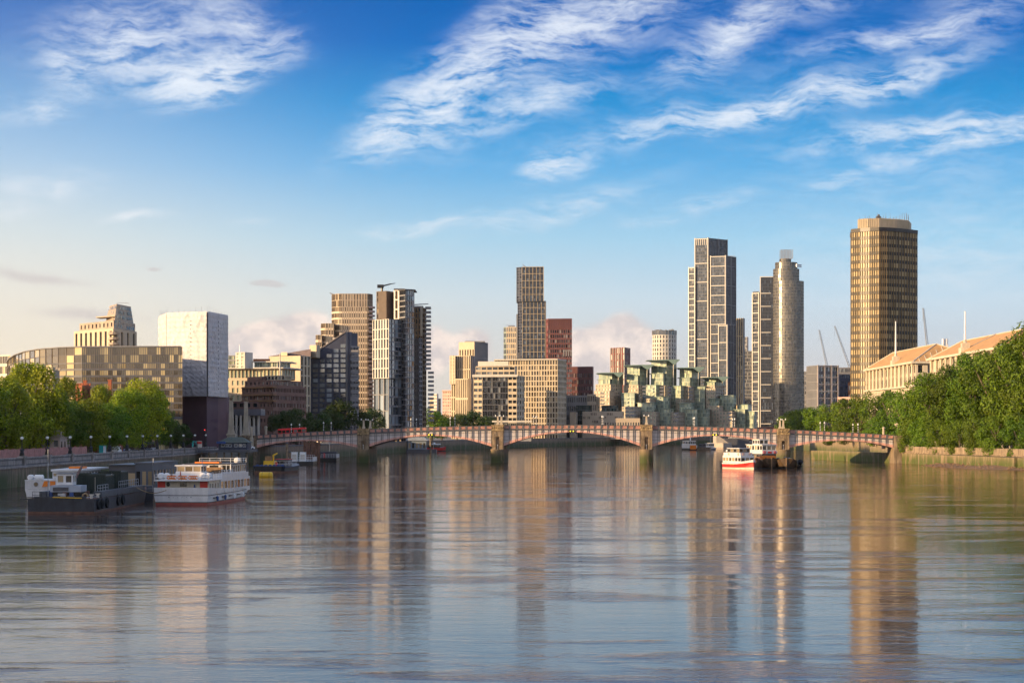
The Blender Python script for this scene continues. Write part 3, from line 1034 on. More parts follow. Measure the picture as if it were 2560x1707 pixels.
# --- tapering hotel block behind the glass offices
pts = [(185, 840), (283, 814), (342, 842)]
t = bld('stone_tower', 'stone tower with tapering bronze upper storeys rising behind the curved glass building', pts)
blk(t, pts, 821, {0: S(8, 5, .58, .07, .5, zb=PZ(826, 818)), 1: S(4, 5, .66, .07, .5, zb=PZ(826, 818))}, [M_CREAM], G_DARK, 13)
up = [(199, 843), (284, 818), (338, 843)]
blk(t, up, 801, {0: S(9, 1, .62, .5, .4), 1: S(6, 1, .5, .4, .4)}, [M_BRONZE], G_GREY, 10, ybot=821, wname='attic_wall')
slab(t, 'roof_terrace_canopy', [(240, 830), (288, 820)], 788, 791, M_BRONZE, 9)
mb = MB()
ring0 = [PT(258, 836), PT(284, 817.5), PT(337, 842), PT(320, 851)]
ring1 = [PT(274, 837), PT(292, 822), PT(327, 841), PT(316, 850)]
zA, zB = PZ(821, 818) + .02, PZ(758, 818)
mb.loft([[(x, y, zA) for x, y in ring0], [(x, y, zB) for x, y in ring1]])
mb.build('tapered_crown', M_BRONZE, t)
# windows laid in the sloping faces
for fi, (a0, b0, a1, b1, n) in enumerate(((ring0[0], ring0[1], ring1[0], ring1[1], 5), (ring0[1], ring0[2], ring1[1], ring1[2], 10))):
    pw = MB()
    for r in range(5):
        for k in range(n):
            if (fi == 0 and r in (0,)) or R.random() < .18:
                continue

            def Q(u, v):
                xa, ya = a0[0] + (b0[0] - a0[0]) * u, a0[1] + (b0[1] - a0[1]) * u
                xb, yb = a1[0] + (b1[0] - a1[0]) * u, a1[1] + (b1[1] - a1[1]) * u
                return (xa + (xb - xa) * v + (-.05 if fi == 0 else .02), ya + (yb - ya) * v - .12, zA + (zB - zA) * v)
            u0, u1 = (k + .15) / n, (k + .85) / n
            v0, v1 = (r + .2) / 5.2, (r + .85) / 5.2
            pw.quad(Q(u0, v0), Q(u1, v0), Q(u1, v1), Q(u0, v1))
    pw.build('window_glazing', G_WARM, t, kind='stuff')
for k in range(3):
    zb_ = PZ(836 + k * 13, 814)
    cx, cy = PT(284, 814)
    MB().lathe([(2.0, zb_ - .2), (2.4, zb_), (2.4, zb_ + 1.0), (2.2, zb_ + 1.0), (2.2, zb_ + .05)], 12, cx, cy + .8).build('balcony', M_BRONZE, t)
mb = MB()
for px in (294, 300, 321):
    x, y = PT(px, 785)
    mb.tube((x, y, zB), (x, y, zB + R.uniform(.6, 2.2)), .06)
mb.box(*[PT(294, 835)[0], PT(324, 835)[0]], 833, 833.2, zB + 1, zB + 1.15)
mb.build('roof_masts', M_STEEL, t, kind='stuff')

# --- curved glass office building
arc = [(17, 850), (24, 805), (38, 768), (62, 735), (98, 712), (145, 699), (205, 692), (456, 690)]
t = bld('glass_office_building', 'long curved office building of dark glass panels behind the left bank trees', arc)
gl = [G_OFFICE, M_DARKIRON]
nzs = {i: 3 for i in range(6)}
M_MULL = pmat('bronze_mullion', (0.075, 0.065, 0.068), .5)


def ospec(nz, sh, obj):
    d = {i: S(3, nz, .08, sh, .15, ms=1) for i in range(6)}
    d[6] = S(23, nz, .06, sh, .15, ms=1, obj=obj, mul=1)
    return d


zt_, zm_, zl_ = PZ(867, 690), PZ(906, 690), PZ(1024, 690)
ch = C(*arc)
bk = [(PX(456, 745) - .3, 745), (ch[0][0] - 4, 930)]
mass(t, ch, zm_, zt_, ospec(2, .06, True), [M_MULL, M_MULL], gl, back=bk)
mass(t, ch, zl_, zm_, ospec(7, .3, True), [M_MULL, M_DGREY], gl, back=bk, roof=False)
mass(t, ch, GROUND - .3, zl_, ospec(5, .3, False), [M_MULL, M_DGREY], gl, back=bk, roof=False)
MB().prism([(x - .3, y - .5) for x, y in ch] + bk, zt_, zt_ + .35).build('roof_edge', M_GREYC, t)
blk(t, [(-140, 905), (26, 862)], 886, {'*': S(26, 9, .1, .3, .2)}, [M_PALE], G_OFFICE, 30, wname='rear_wing')

# --- sheeted scaffold tower
wp = [(400, 797), (418, 776), (518, 766), (568, 792)]
t = bld('wrapped_tower', 'tower block wrapped in creased white sheeting above dark purple hoarding', wp)
ch = C(*wp)
zb_, zt_ = PZ(991, 768), PZ(779, 768)
bk = [(PX(568, 815) - .5, 815), (ch[0][0] + 2, 818)]
M_SHEET = pmat('white_plastic_sheeting', (0.56, 0.53, 0.525), .55, var=.12, ns=.25, bump=.25)
M_HOARD = pmat('purple_hoarding', (0.135, 0.075, 0.085), .7, var=.12, ns=.15)
M_HOARD2 = pmat('plum_hoarding', (0.085, 0.045, 0.065), .7, var=.12, ns=.15)
MB().prism([(x, y) for x, y in ch] + bk, zb_ + .5, zt_ - .3).build('core', M_GREYC, t)
rr = random.Random(5)
for fi in range(3):
    (x0, y0), (x1, y1) = ch[fi], ch[fi + 1]
    L = hypot(x1 - x0, y1 - y0)
    nu, nv = max(8, int(L / .3)), 100
    nxx, nyy = (y1 - y0) / L, -(x1 - x0) / L
    folds = [(rr.uniform(0, L), rr.uniform(zb_, zt_), rr.uniform(-.9, .9), rr.uniform(2, 6), rr.uniform(.06, .26), rr.uniform(.4, .8)) for _ in range(int(L * 3.6))]
    mb = MB()
    vs = []
    for j in range(nv + 1):
        for i in range(nu + 1):
            u, z = L * i / nu, zb_ + (zt_ - zb_) * j / nv
            dpt = .35
            if 0 < i < nu and 0 < j < nv:
                for (fu, fz, ang, ln, am, wd) in folds:
                    du, dz = u - fu, z - fz
                    if abs(du) > 7 or abs(dz) > 7:
                        continue
                    a_ = du * sin(ang) + dz * cos(ang)
                    c_ = du * cos(ang) - dz * sin(ang)
                    dpt += am * exp(-(c_ / wd) ** 2 - (a_ / ln) ** 2)
                dpt += .12 * abs(sin(z * 1.57)) + .10 * abs(sin(u * 1.3)) + .05 * sin(z * 4.1 + u * 2.3)
            dpt = min(dpt, 1.5)
            vs.append((x0 + (x1 - x0) * u / L + nxx * dpt, y0 + (y1 - y0) * u / L + nyy * dpt, z))
    fs = [(j * (nu + 1) + i, j * (nu + 1) + i + 1, (j + 1) * (nu + 1) + i + 1, (j + 1) * (nu + 1) + i) for j in range(nv) for i in range(nu)]
    mb.add(vs, fs)
    mb.build('sheeting', M_SHEET, t, smooth=True)
    tie = MB()
    for uu in ((.62,) if fi == 1 else (.45,) if fi == 2 else ()):
        for j in range(17):
            z = zb_ + 3 + j * (zt_ - zb_ - 5) / 17
            c = (x0 + (x1 - x0) * uu + nxx * .9, y0 + (y1 - y0) * uu + nyy * .9)
            tie.box(c[0] - .13, c[0] + .13, c[1] - .25, c[1] + .1, z, z + .3)
    if tie.f:
        tie.build('sheet_ties', M_DGREY, t, kind='stuff')
mb = MB()
for k in range(22):
    f = k / 21
    s_ = f * 3
    i = min(2, int(s_)); q = s_ - i
    x, y = ch[i][0] + (ch[i + 1][0] - ch[i][0]) * q, ch[i][1] + (ch[i + 1][1] - ch[i][1]) * q
    mb.tube((x, y, zt_ - 1), (x, y, zt_ + rr.uniform(.8, 2.6)), .06, .06, 5)
mb.build('scaffold_poles', M_STEEL, t, kind='stuff')
hp = [(428, 778), (517, 769), (545, 783), (568, 795)]
hc = C(*hp)
for i, mm in enumerate((M_HOARD, M_HOARD2, M_HOARD)):
    MB().prism([hc[i], hc[i + 1], (hc[i + 1][0], hc[i + 1][1] + 6), (hc[i][0], hc[i][1] + 6)], GROUND - .3, zb_ + .45).build('hoarding', mm, t)
MB().box(hc[0][0] - 2.6, hc[0][0] - 1.9, 772, 773, GROUND, zb_).build('drain_pipe', M_WHITE, t)

# --- cream and green stepped block
t = bld('stepped_apartment_block', 'cream stepped apartment block with green windows beside the wrapped tower', [(572, 900), (700, 900)])
blk(t, [(540, 905), (688, 897)], 947, {'*': S(12, 9, .5, .38, .4, ms=0)}, [M_CREAM], G_GREEN, 22)
blk(t, [(540, 909), (705, 902), (738, 915)], 921, {0: S(18, 1, .2, .25, .5), 1: S(5, 1, .2, .2, .4)}, [M_CREAM], G_GREEN, 20, ybot=947)
slab(t, 'roof_slab', [(540, 907), (708, 900), (742, 914)], 918, 921, M_PALE, 20, .5)
blk(t, [(636, 908), (694, 905), (726, 914)], 905, {'*': S(9, 1, .12, .15, .3)}, [M_PALE], G_GREEN, 16, ybot=918)
slab(t, 'roof_slab', [(634, 907), (696, 904), (730, 914)], 902.5, 905, M_PALE, 16, .4)
blk(t, [(633, 912), (675, 912)], 897, None, [M_ORANGE], None, 12, ybot=903)
blk(t, [(589, 905), (612, 901), (632, 908)], 880, {0: S(2, 5, .5, .4, .3)}, [M_PALE], G_GREEN, 14, ybot=921)
blk(t, [(540, 920), (590, 918)], 888, {'*': S(9, 3, .1, .3, .3)}, [M_GREYC], G_GREEN, 14, ybot=925)
x, y = PT(599, 912)
MB().tube((x, y, PZ(880, 905)), (x, y, PZ(859, 905)), .12, .08).build('mast', M_STEEL, t)
x, y = PT(700, 896)
MB().tube((x, y, PZ(945, 896)), (x, y, PZ(883, 896)), .35, .25).build('flue', M_PALE, t)

# --- brown brick office block
pts = [(605, 872), (683, 855), (765, 884)]
t = bld('brick_office_block', 'dark brown brick block with rows of small windows left of the bridge trees', pts)
blk(t, pts, 965, {0: S(9, 8, .62, .55, .25), 1: S(22, 8, .35, .5, .25)}, [M_BRICK], G_GREY, 26)
blk(t, [(612, 875), (683, 860), (758, 886)], 950, {0: S(7, 1, .6, .5, .2), 1: S(18, 1, .3, .4, .2)}, [M_BRICK], G_GREY, 22, ybot=965)
blk(t, [(618, 878), (655, 868), (690, 880)], 941, None, [M_BRICK], None, 16, ybot=950)
blk(t, [(660, 872), (712, 866), (728, 875)], 938, {'*': S(6, 1, .3, .3, .2)}, [M_CREAM], G_DARK, 14, ybot=950)
for yy in (966, 985, 1000):
    slab(t, 'brick_ledge', [(603, 871), (683, 853.5), (690, 856)], yy, yy + 3, pmat('ochre_brick', (.24, .13, .06), .8), 4)

# --- low stone hall with grey canopy by the obelisks
t = bld('low_hall', 'low grey building with deep flat canopy and tall windows behind the two obelisks', [(578, 800), (650, 800)])
blk(t, [(572, 812), (650, 806)], 1022, {'*': S(9, 1, .2, .3, .5, za=PZ(1068, 806), zb=PZ(1040, 806))}, [M_GREYC], G_DARK, 16)
slab(t, 'canopy', [(570, 806), (652, 800)], 1022, 1038, pmat('lead_canopy', (.17, .17, .19), .5), 14)
for k in range(7):
    x, y = PT(580 + k * 11, 804)
    MB().box(x - .4, x + .4, y, y + .9, GROUND, PZ(1038, 803)).build('column', M_PALE, t)
blk(t, [(578, 822), (646, 820)], 1003, {'*': S(4, 1, .4, .5, .3)}, [M_BRICK], G_DARK, 10, ybot=1022)

# --- cream blank-walled block with violet roof
t = bld('blank_wall_block', 'cream block with a large blank wall and violet sloping roof left of the navy wedge', [(690, 960), (775, 960)])
blk(t, [(673, 966), (751, 955), (777, 965)], 889, {1: S(3, 9, .45, .15, .5)}, [M_CREAM], G_DARK, 30)
blk(t, [(702, 965), (718, 962)], 880, None, [M_CREAM], None, 6, ybot=889)
mb = MB()
zr = PZ(876, 960)
mb.prism([PT(672, 972), PT(777, 966), PT(777, 1000), PT(672, 1010)], PZ(889, 955) + .01, lambda x, y: PZ(889, 955) + .3 + (x - PX(672, 972)) * .16)
mb.build('roof', pmat('violet_roof', (.16, .12, .125), .7), t)
blk(t, [(774, 985), (791, 980), (800, 990)], 862, None, [M_CREAM], None, 10, ybot=893)

# --- navy wedge with square windows
d_ = 1000.0
t = bld('wedge_apartment_building', 'navy wedge shaped apartment building with sloping roof and square windows', [(775, d_), (866, d_)])
prof = [(775, 1090), (775, 893), (864, 831), (876, 829), (876, 1090)]
vs0 = [(PX(p, d_), d_, max(GROUND - .3, PZ(y, d_))) for p, y in prof]
mb = MB().loft([vs0, [(x + .5, y + 24, z) for x, y, z in vs0]])
mb.build('wall', M_NAVY, t)
wq = MB().box(-1.28, 1.28, -.22, 0, -.86, .86).mesh('window', [G_BLUE])
wf = MB()
for k in (-1.0, -.05, 1.02):
    wf.box(k - .04, k + .04, -.27, -.222, -.8, .8)
wf = wf.mesh('window_bars', [M_NAVY])
for c in range(5):
    for r in range(15):
        if r < 4 - c:
            continue
        x, z = PX(788.5 + c * 17.3, d_), PZ(864.5 + 12.35 * r, d_)
        if z < 7:
            continue
        o = put('window', wq, t, (x - t['org'][0], d_ - t['org'][1], z - GROUND))
        put('window_bars', wf, o)
mb = MB()
a_ = (PX(775, d_), PZ(893, d_)); b_ = (PX(864, d_), PZ(831, d_))
mb.add([(a_[0] - .5, d_ - .4, a_[1] + .1), (b_[0], d_ - .4, b_[1] + .1), (b_[0], d_ + 22, b_[1] + .1), (a_[0] - .5, d_ + 22, a_[1] + .1),
        (a_[0] - .5, d_ - .4, a_[1] + .7), (b_[0], d_ - .4, b_[1] + .7), (b_[0], d_ + 22, b_[1] + .7), (a_[0] - .5, d_ + 22, a_[1] + .7)],
       [(0, 1, 5, 4), (4, 5, 6, 7), (1, 2, 6, 5), (0, 4, 7, 3)])
mb.build('sloping_roof', pmat('zinc_roof', (.22, .19, .18), .6), t)
for k in range(5):
    f = .1 + k * .19
    x, z = a_[0] + (b_[0] - a_[0]) * f, a_[1] + (b_[1] - a_[1]) * f
    MB().box(x - .8, x + .8, d_ + 2, d_ + 4, z, z + 1.6).build('roof_vent', M_PALE, t)
blk(t, [(865, 998.5), (878, 1003)], 829.5, None, [M_GREYC], None, 20)
blk(t, [(877, 1004), (894, 1009)], 832, None, [M_NAVY], None, 18)
blk(t, [(875.5, 1000), (897, 1006)], 864, {'*': S(3, 15, .35, .5, .9)}, [M_GREYC], G_DARK, 12)
mb = MB()
for k in range(14):
    z = PZ(880 + k * 12.4, 998)
    x0_, y0_ = PT(878, 996.5)
    mb.box(x0_, x0_ + 3.6, y0_, y0_ + 3.4, z, z + 1.0)
mb.build('balcony_fronts', M_GREYC, t, kind='stuff')
mb = MB()
for k in range(13):
    z = PZ(905 + k * 12.4, 1000)
    x0_ = PX(768, 1000)
    mb.box(x0_ - 1.2, x0_ + 1.5, 1001, 1004, z, z + 1.1)
mb.build('balcony_fronts', M_BRICK, t, kind='stuff')

# --- rounded banded tower
def rounded(px0, px1, d, rl, rr_, deep, n=5):
    """front chain with rounded ends, radii in px"""
    out = []
    for k in range(n + 1):
        a = pi / 2 * k / n
        out.append((px0 + rl * (1 - sin(a)), d + deep * (1 - sin(a)) if False else d + deep * (cos(a))))
    out = [(px0 + rl * (1 - cos(pi / 2 * k / n)), d + deep * (1 - sin(pi / 2 * k / n))) for k in range(n + 1)]
    out += [(px1 - rr_ * (1 - cos(pi / 2 * (1 - k / n))), d + deep * (1 - sin(pi / 2 * (1 - k / n)))) for k in range(n + 1)]
    return out


pts = rounded(829, 932, 1150, 26, 14, 9)
t = bld('rounded_tower', 'bronze tower with rounded corners and pale floor bands behind the navy wedge', pts)
M_BAND = pmat('pale_stone_band', (.64, .52, .38), .7, var=.08)
G_METAL = gmat('bronze_mirror_glass', (0.16, .11, .07), (.42, .33, .22), .4, rough=.16, ior=1.8, metal=.55)
sp = {i: S(2, 22, .10, .30, .3, ms=1, lead=.9) for i in range(11)}
sp[5] = S(11, 22, .55, .30, .3, ms=1, lead=.9)
zz1 = PZ(767, 1150)
mass(t, C(*pts), GROUND - .3, zz1, sp, [M_BRONZE, M_BAND], G_METAL, 26, roof=False)
sp = {i: S(2, 2, .10, .06, .3, ms=1) for i in range(11)}
sp[5] = S(9, 2, .6, .1, .3, ms=0)
mass(t, C(*pts), zz1, PZ(734, 1150), sp, [M_BRONZE, M_BAND], G_METAL, 26)
p2 = rounded(802, 836, 1146, 12, 2, 6, 4)
mass(t, C(*p2), GROUND, PZ(808, 1146), {**{i: S(2, 18, .12, .32, .3, ms=1, lead=.9) for i in range(9)}, 4: S(3, 18, .45, .32, .3, ms=1, lead=.9)}, [M_BRONZE, M_BAND], G_METAL, 20)
p3 = rounded(789, 806, 1143, 6, 2, 4, 3)
mass(t, C(*p3), GROUND, PZ(837, 1143), {'*': S(2, 15, .2, .35, .3, ms=1, lead=.9)}, [M_BRONZE, M_BAND], G_METAL, 16)
mb = MB()
for k in range(26):
    z = PZ(770 + k * 10.4, 1150)
    if z < 8:
        break
    x0_, y0_ = PT(922, 1148)
    mb.prism([(x0_, y0_ - .2), (x0_ + 2.4, y0_ + .6), (x0_ + 3.4, y0_ + 3), (x0_ + 2.8, y0_ + 8), (x0_, y0_ + 8)], z, z + .9)
mb.build('balcony_fronts', pmat('lilac_balcony', (.30, .26, .27), .6), t, kind='stuff')
x0_, y0_ = PT(875, 1160)
MB().box(x0_ - 6, x0_ + 10, y0_, y0_ + 10, PZ(734, 1150), PZ(731, 1150)).tube((x0_ - 9, y0_, PZ(734, 1150)), (x0_ - 12, y0_, PZ(729.5, 1150)), .3).build('roof_plant', M_GREYC, t, kind='stuff')

# --- dark glass riverside tower
t = bld('dark_glass_tower', 'black and blue glass tower with a pale gridded lower block beside the banded tower', [(932, 1080), (1036, 1080)])
lo = [(931, 1092), (972, 1079), (1012, 1092)]
zlo = PZ(945, 1079)
mass(t, C(*lo), zlo, PZ(797, 1079), {0: S(6, 6, .38, .09, .7), 1: S(5, 13, .1, .2, .3, mw=1, ms=2)}, [M_FRAME, M_DGREY, M_GREYC], G_BLUE, 24)
mass(t, C((934, 1093), (972, 1082), (1012, 1093)), GROUND - .3, zlo, {0: S(3, 4, .16, .05, .6), 1: S(5, 7, .1, .2, .3, mw=1, ms=0)}, [M_GREYC, M_DGREY], G_BLUE, 22)
blk(t, [(941, 1100), (966, 1094), (987, 1103)], 727, {0: S(4, 5, .5, .3, .3, skip=lambda i, j: i > 0)}, [pmat('dark_bronze_panel', (.10, .07, .05), .6), M_DGREY], G_WARM, 20, ybot=797)
blk(t, [(984, 1096), (998, 1093), (1000, 1096)], 725, {0: S(1, 3, .55, .12, .7)}, [M_FRAME], G_WARM, 16, ybot=797)
gp = [(997, 1094), (1013, 1087), (1036, 1091)]
blk(t, gp, 724, {0: S(3, 28, .12, .24, .9, ms=1), 1: S(4, 28, .1, .2, .25, ms=1)}, [M_DGREY, M_GREYC], G_BLUE, 20)
slab(t, 'roof_slab', [(996, 1093), (1013, 1086), (1037, 1090)], 722.5, 724.3, M_DGREY, 20, .3)
x0_, y0_ = PT(955, 1102)
zc_ = PZ(727, 1094)
mb = MB().tube((x0_, y0_, zc_), (x0_, y0_, zc_ + 2.6), .7).box(x0_ - 2.6, x0_ + 1, y0_ - 1, y0_ + 1, zc_ + 2.2, zc_ + 4)
mb.tube((x0_, y0_, zc_ + 3.2), (x0_ + 5, y0_, zc_ + 4.4), .5, .35).tube((x0_ + 4, y0_, zc_ + 4.3), (x0_ + 7.5, y0_, zc_ + 4.8), .3, .2)
mb.build('cleaning_crane', M_BLACK, t, kind='stuff')
MB().box(PX(985, 1100), PX(1012, 1100), 1098, 1108, PZ(725, 1094), PZ(720, 1094)).build('roof_plant', M_DGREY, t)

# --- tower with stacked balconies right behind it
t = bld('balcony_tower', 'brown tower with stacked balconies on its right edge behind the dark glass tower', [(1036, 1120), (1071, 1120)])
blk(t, [(1030, 1124), (1052, 1122), (1066, 1130)], 768, {0: S(3, 24, .5, .3, .3), 1: S(3, 26, .2, .35, .6)}, [pmat('tan_panel', (.26, .17, .09), .6), M_DGREY], G_DARK, 18)
blk(t, [(1050, 1120.5), (1054, 1120), (1056, 1122)], 767, None, [M_CREAM], None, 6, ybot=840)
bal = MB().box(0, 3.2, 0, 6, 0, .25).box(3.1, 3.2, 0, 6, .252, 1.25).box(0, 3.095, 0, .08, .252, 1.25).mesh('balcony', pmat('balcony_glass_front', (.25, .26, .27), .3, rnd=.3))
for k in range(27):
    z = PZ(772 + k * 10.8, 1122)
    if z < 9:
        break
    x0_, y0_ = PT(1063, 1122)
    put('balcony', bal, t, (x0_ - t['org'][0] + (1.6 if k > 14 else 0), y0_ - t['org'][1], z - GROUND))
blk(t, [(1036, 1116), (1048, 1112), (1056, 1117)], 845, {0: S(3, 16, .4, .25, .4), 1: S(2, 22, .2, .3, .5)}, [M_GREYC], G_DARK, 10)
x0_, y0_ = PT(1045, 1128)
MB().box(x0_ - 3, x0_ + 3, y0_, y0_ + 4, PZ(768, 1122), PZ(763, 1122)).tube((x0_ - 2, y0_, PZ(760, 1122)), (x0_ + 6, y0_, PZ(758, 1122)), .35, .25).build('roof_plant', M_GREYC, t, kind='stuff')

# --- far small blocks
t = bld('far_block', 'small distant pale block of stepped towers low between the balcony tower and pink block', [(1075, 2250), (1100, 2250)])
blk(t, [(1074, 2255), (1084, 2250)], 992, {'*': S(4, 12, .5, .5)}, [M_CREAM], G_GREY, 16)
blk(t, [(1083, 2245), (1092, 2240), (1096, 2246)], 984, {0: S(4, 13, .5, .5)}, [M_PALE], G_GREY, 16)
blk(t, [(1095, 2260), (1102, 2258)], 996, {'*': S(3, 12, .5, .5)}, [M_CREAM], G_GREY, 16)
t = bld('far_block', 'small distant pink tower block left of the cream striped tower', [(1105, 2200), (1128, 2200)])
blk(t, [(1106, 2206), (1128, 2200), (1134, 2210)], 977, {0: S(5, 14, .6, .5, .4), 1: S(2, 14, .6, .5, .4)}, [pmat('pink_render', (.62, .38, .30), .8)], G_GREY, 16)
slab(t, 'roof_slab', [(1105, 2204), (1128, 2199), (1135, 2209)], 975, 978, MATS['pink_render'], 16)

# --- cream tower with vertical fins
pts = [(1128, 1612), (1176, 1600), (1190, 1625)]
t = bld('fin_tower', 'cream stone tower with tall vertical fins and stepped shoulders left of the office', pts)
blk(t, pts, 888, {0: S(9, 6, .5, .08, .8), 1: S(3, 6, .5, .06, .6, mw=1)}, [M_CREAM, M_GREYC], G_DARK, 24)  # grey right face: shade put into the cladding colour
blk(t, [(1147, 1628), (1186, 1618), (1220, 1640)], 854, {0: S(6, 1, .5, .16, .9), 1: S(14, 6, .55, .04, .7, mw=1)}, [M_CREAM, M_GREYC], G_DARK, 20)  # upper right face also painted grey for its shade
blk(t, [(1138, 1600), (1170, 1592), (1178, 1598)], 946, {0: S(7, 3, .5, .1, .7)}, [M_CREAM], G_DARK, 8)
MB().box(PX(1162, 1625), PX(1212, 1625), 1630, 1644, PZ(854, 1620), PZ(851, 1620)).build('roof_plant', M_GREYC, t)
blk(t, [(1124, 1606), (1138, 1602)], 888.5, {'*': S(2, 20, .55, .6, .3)}, [M_CREAM], G_DARK, 6, ybot=960)

# --- black glass office with stone side bays
pts = [(1184, 1455), (1291, 1450), (1311, 1470)]
t = bld('office_block', 'office block with a black glass middle between banded cream stone end bays', pts)
zc_ = PZ(938, 1450)
ch = C((1184, 1455), (1206, 1453), (1270, 1451), (1292, 1450), (1311, 1472))
mass(t, ch, GROUND - .3, zc_, {0: S(2, 11, .18, .5, 1.0), 1: S(10, 11, .1, .16, .3, mw=1), 2: S(2, 11, .18, .5, 1.0), 3: S(3, 11, .45, .4, .4)}, [M_CREAM, M_DGREY], G_DARK, 24)
slab(t, 'cornice', [(1182, 1453), (1293, 1448)], 936, 942, M_PALE, 18, .4)
blk(t, [(1189, 1462), (1287, 1457), (1292, 1464)], 915, {0: S(7, 2, .14, .45, .9)}, [M_CREAM], G_DARK, 18, ybot=938)
slab(t, 'roof_slab', [(1195, 1461), (1271, 1456)], 903, 915, M_PALE, 16)

# --- large gridded residential block
pts = [(1268, 1572), (1394, 1560), (1416, 1585)]
t = bld('gridded_block', 'broad block with a fine cream window grid below the tall black gridded tower', pts)
blk(t, pts, 899, {0: S(19, 15, .34, .22, .6), 1: S(6, 15, .4, .35, .5)}, [M_CREAM], G_WARM, 30)
slab(t, 'roof_edge', [(1235, 1572), (1394, 1559), (1417, 1585)], 896.5, 899.2, M_PALE, 26)
blk(t, [(1236, 1578), (1272, 1574)], 899, {'*': S(5, 15, .34, .22, .6)}, [M_CREAM], G_WARM, 24)
blk(t, [(1291, 1545), (1298, 1542), (1305, 1548)], 961, None, [M_CREAM], None, 6)
slab(t, 'sun_canopy', [(1292, 1535), (1310, 1535)], 954, 957, M_BLACK, 8)

# --- tall black tower with gold grid
t = bld('gridded_tower', 'tall black glass tower with fine gold grid above the cream gridded block', [(1291, 1950), (1363, 1950)])
for (pp_, yt, yb, nzz) in (([(1291, 1958), (1305, 1952), (1359, 1950)], 667, 753, 12), ([(1294, 1961), (1306, 1955), (1363, 1953)], 753, 895, 20)):
    blk(t, pp_, yt, {0: S(2, nzz, .35, .35, .7), 1: S(13, nzz, .07, .14, .3)}, [M_NAVY], G_NAVY, 26, ybot=yb)
    c_ = C(*pp_)
    d0_ = min(q[1] for q in pp_)
    z0_, z1_ = PZ(yb, d0_), PZ(yt, d0_)
    nh = int(round((yb - yt) / 15.7))
    bars(t, c_[1], c_[2], [k / 6 * .997 + .002 for k in range(7)], [z0_ + (z1_ - z0_) * k / nh for k in range(1, nh + 1)], z0_, z1_, .38, .4, M_GOLD)
blk(t, [(1291, 1964), (1294.5, 1960)], 785, None, [M_DGREY], None, 20, ybot=895)
blk(t, [(1295, 1958), (1355, 1955)], 880, None, [M_DGREY], None, 20)
blk(t, [(1358, 1956), (1365, 1958)], 752, {'*': S(2, 22, .3, .3, .5)}, [M_DGREY], G_GREY, 20, ybot=895)
x0_, y0_ = PT(1316, 1962)
MB().tube((x0_, y0_, PZ(667, 1950)), (x0_ - 4, y0_, PZ(658, 1950)), .5, .35).build('cleaning_crane', M_STEEL, t)
# --- pale tower half hidden behind it
t = bld('pale_gridded_tower', 'slim pale gridded tower half hidden left of the tall black tower', [(1259, 2100), (1292, 2100)])
blk(t, [(1259, 2106), (1266, 2101), (1300, 2098)], 817, {0: S(2, 20, .2, .3, .4, mw=1), 1: S(7, 20, .4, .3, .5)}, [M_CREAM, pmat('sage_panel', (.22, .26, .22), .5)], G_GREY, 22)
x0_, y0_ = PT(1278, 2108)
MB().box(x0_ - 3, x0_ + 4, y0_, y0_ + 5, PZ(817, 2098), PZ(813, 2098)).tube((x0_ - 6, y0_, PZ(812, 2098)), (x0_ + 4, y0_, PZ(812.5, 2098)), .3).build('roof_plant', M_STEEL, t, kind='stuff')
# --- red towers
t = bld('red_tower', 'tall dark red gridded tower right of the black gridded tower', [(1363, 2050), (1430, 2050)])
blk(t, [(1362, 2062), (1370, 2050), (1430, 2046)], 796, {0: S(2, 22, .5, .5, .5), 1: S(11, 22, .34, .34, .5, mw=1, zb=PZ(822, 2046), mtop=1)}, [M_REDCL, M_DRED], G_GREY, 24)
bars(t, PT(1370, 2050), PT(1430, 2046), [.02, .12, .22, .32, .42, .52, .62, .72, .82, .9, .985], [PZ(797, 2046), PZ(820, 2046)], PZ(822, 2046), PZ(796, 2046), .8, .5, M_DRED, 'crown_fins')
bars(t, PT(1370, 2050), PT(1430, 2046), [.66, .76, .86, .96], [PZ(876, 2046)], PZ(890, 2046), PZ(876, 2046), 1.0, .6, M_GREYC, 'pale_columns', .62, .99)
t = bld('red_block', 'lower dark red block in shade right of the tall red tower', [(1430, 2100), (1482, 2100)])
blk(t, [(1420, 2104), (1481, 2098), (1484, 2106)], 916, {0: S(14, 10, .4, .4, .4, zb=PZ(930, 2098))}, [M_DRED], G_GREY, 20)
t = bld('red_brick_tower', 'small square red tower standing alone against the pale cloud', [(1527, 2200), (1576, 2200)])
blk(t, [(1526, 2218), (1561, 2200), (1576, 2225)], 868, {0: S(7, 14, .45, .16, .5), 1: S(6, 14, .4, .5, .3, mw=1)}, [M_REDCL, M_DRED], [gmat('pale_bay_glass', (.16, .15, .14), (.6, .56, .5), .6)], 20)  # right face takes the darker red, its shade painted in
bars(t, PT(1526, 2218), PT(1561, 2200), [0.004, .2, .4, .6, .8, .995], [], GROUND, PZ(868, 2200), .5, .3, M_PALE, 'pale_piers')
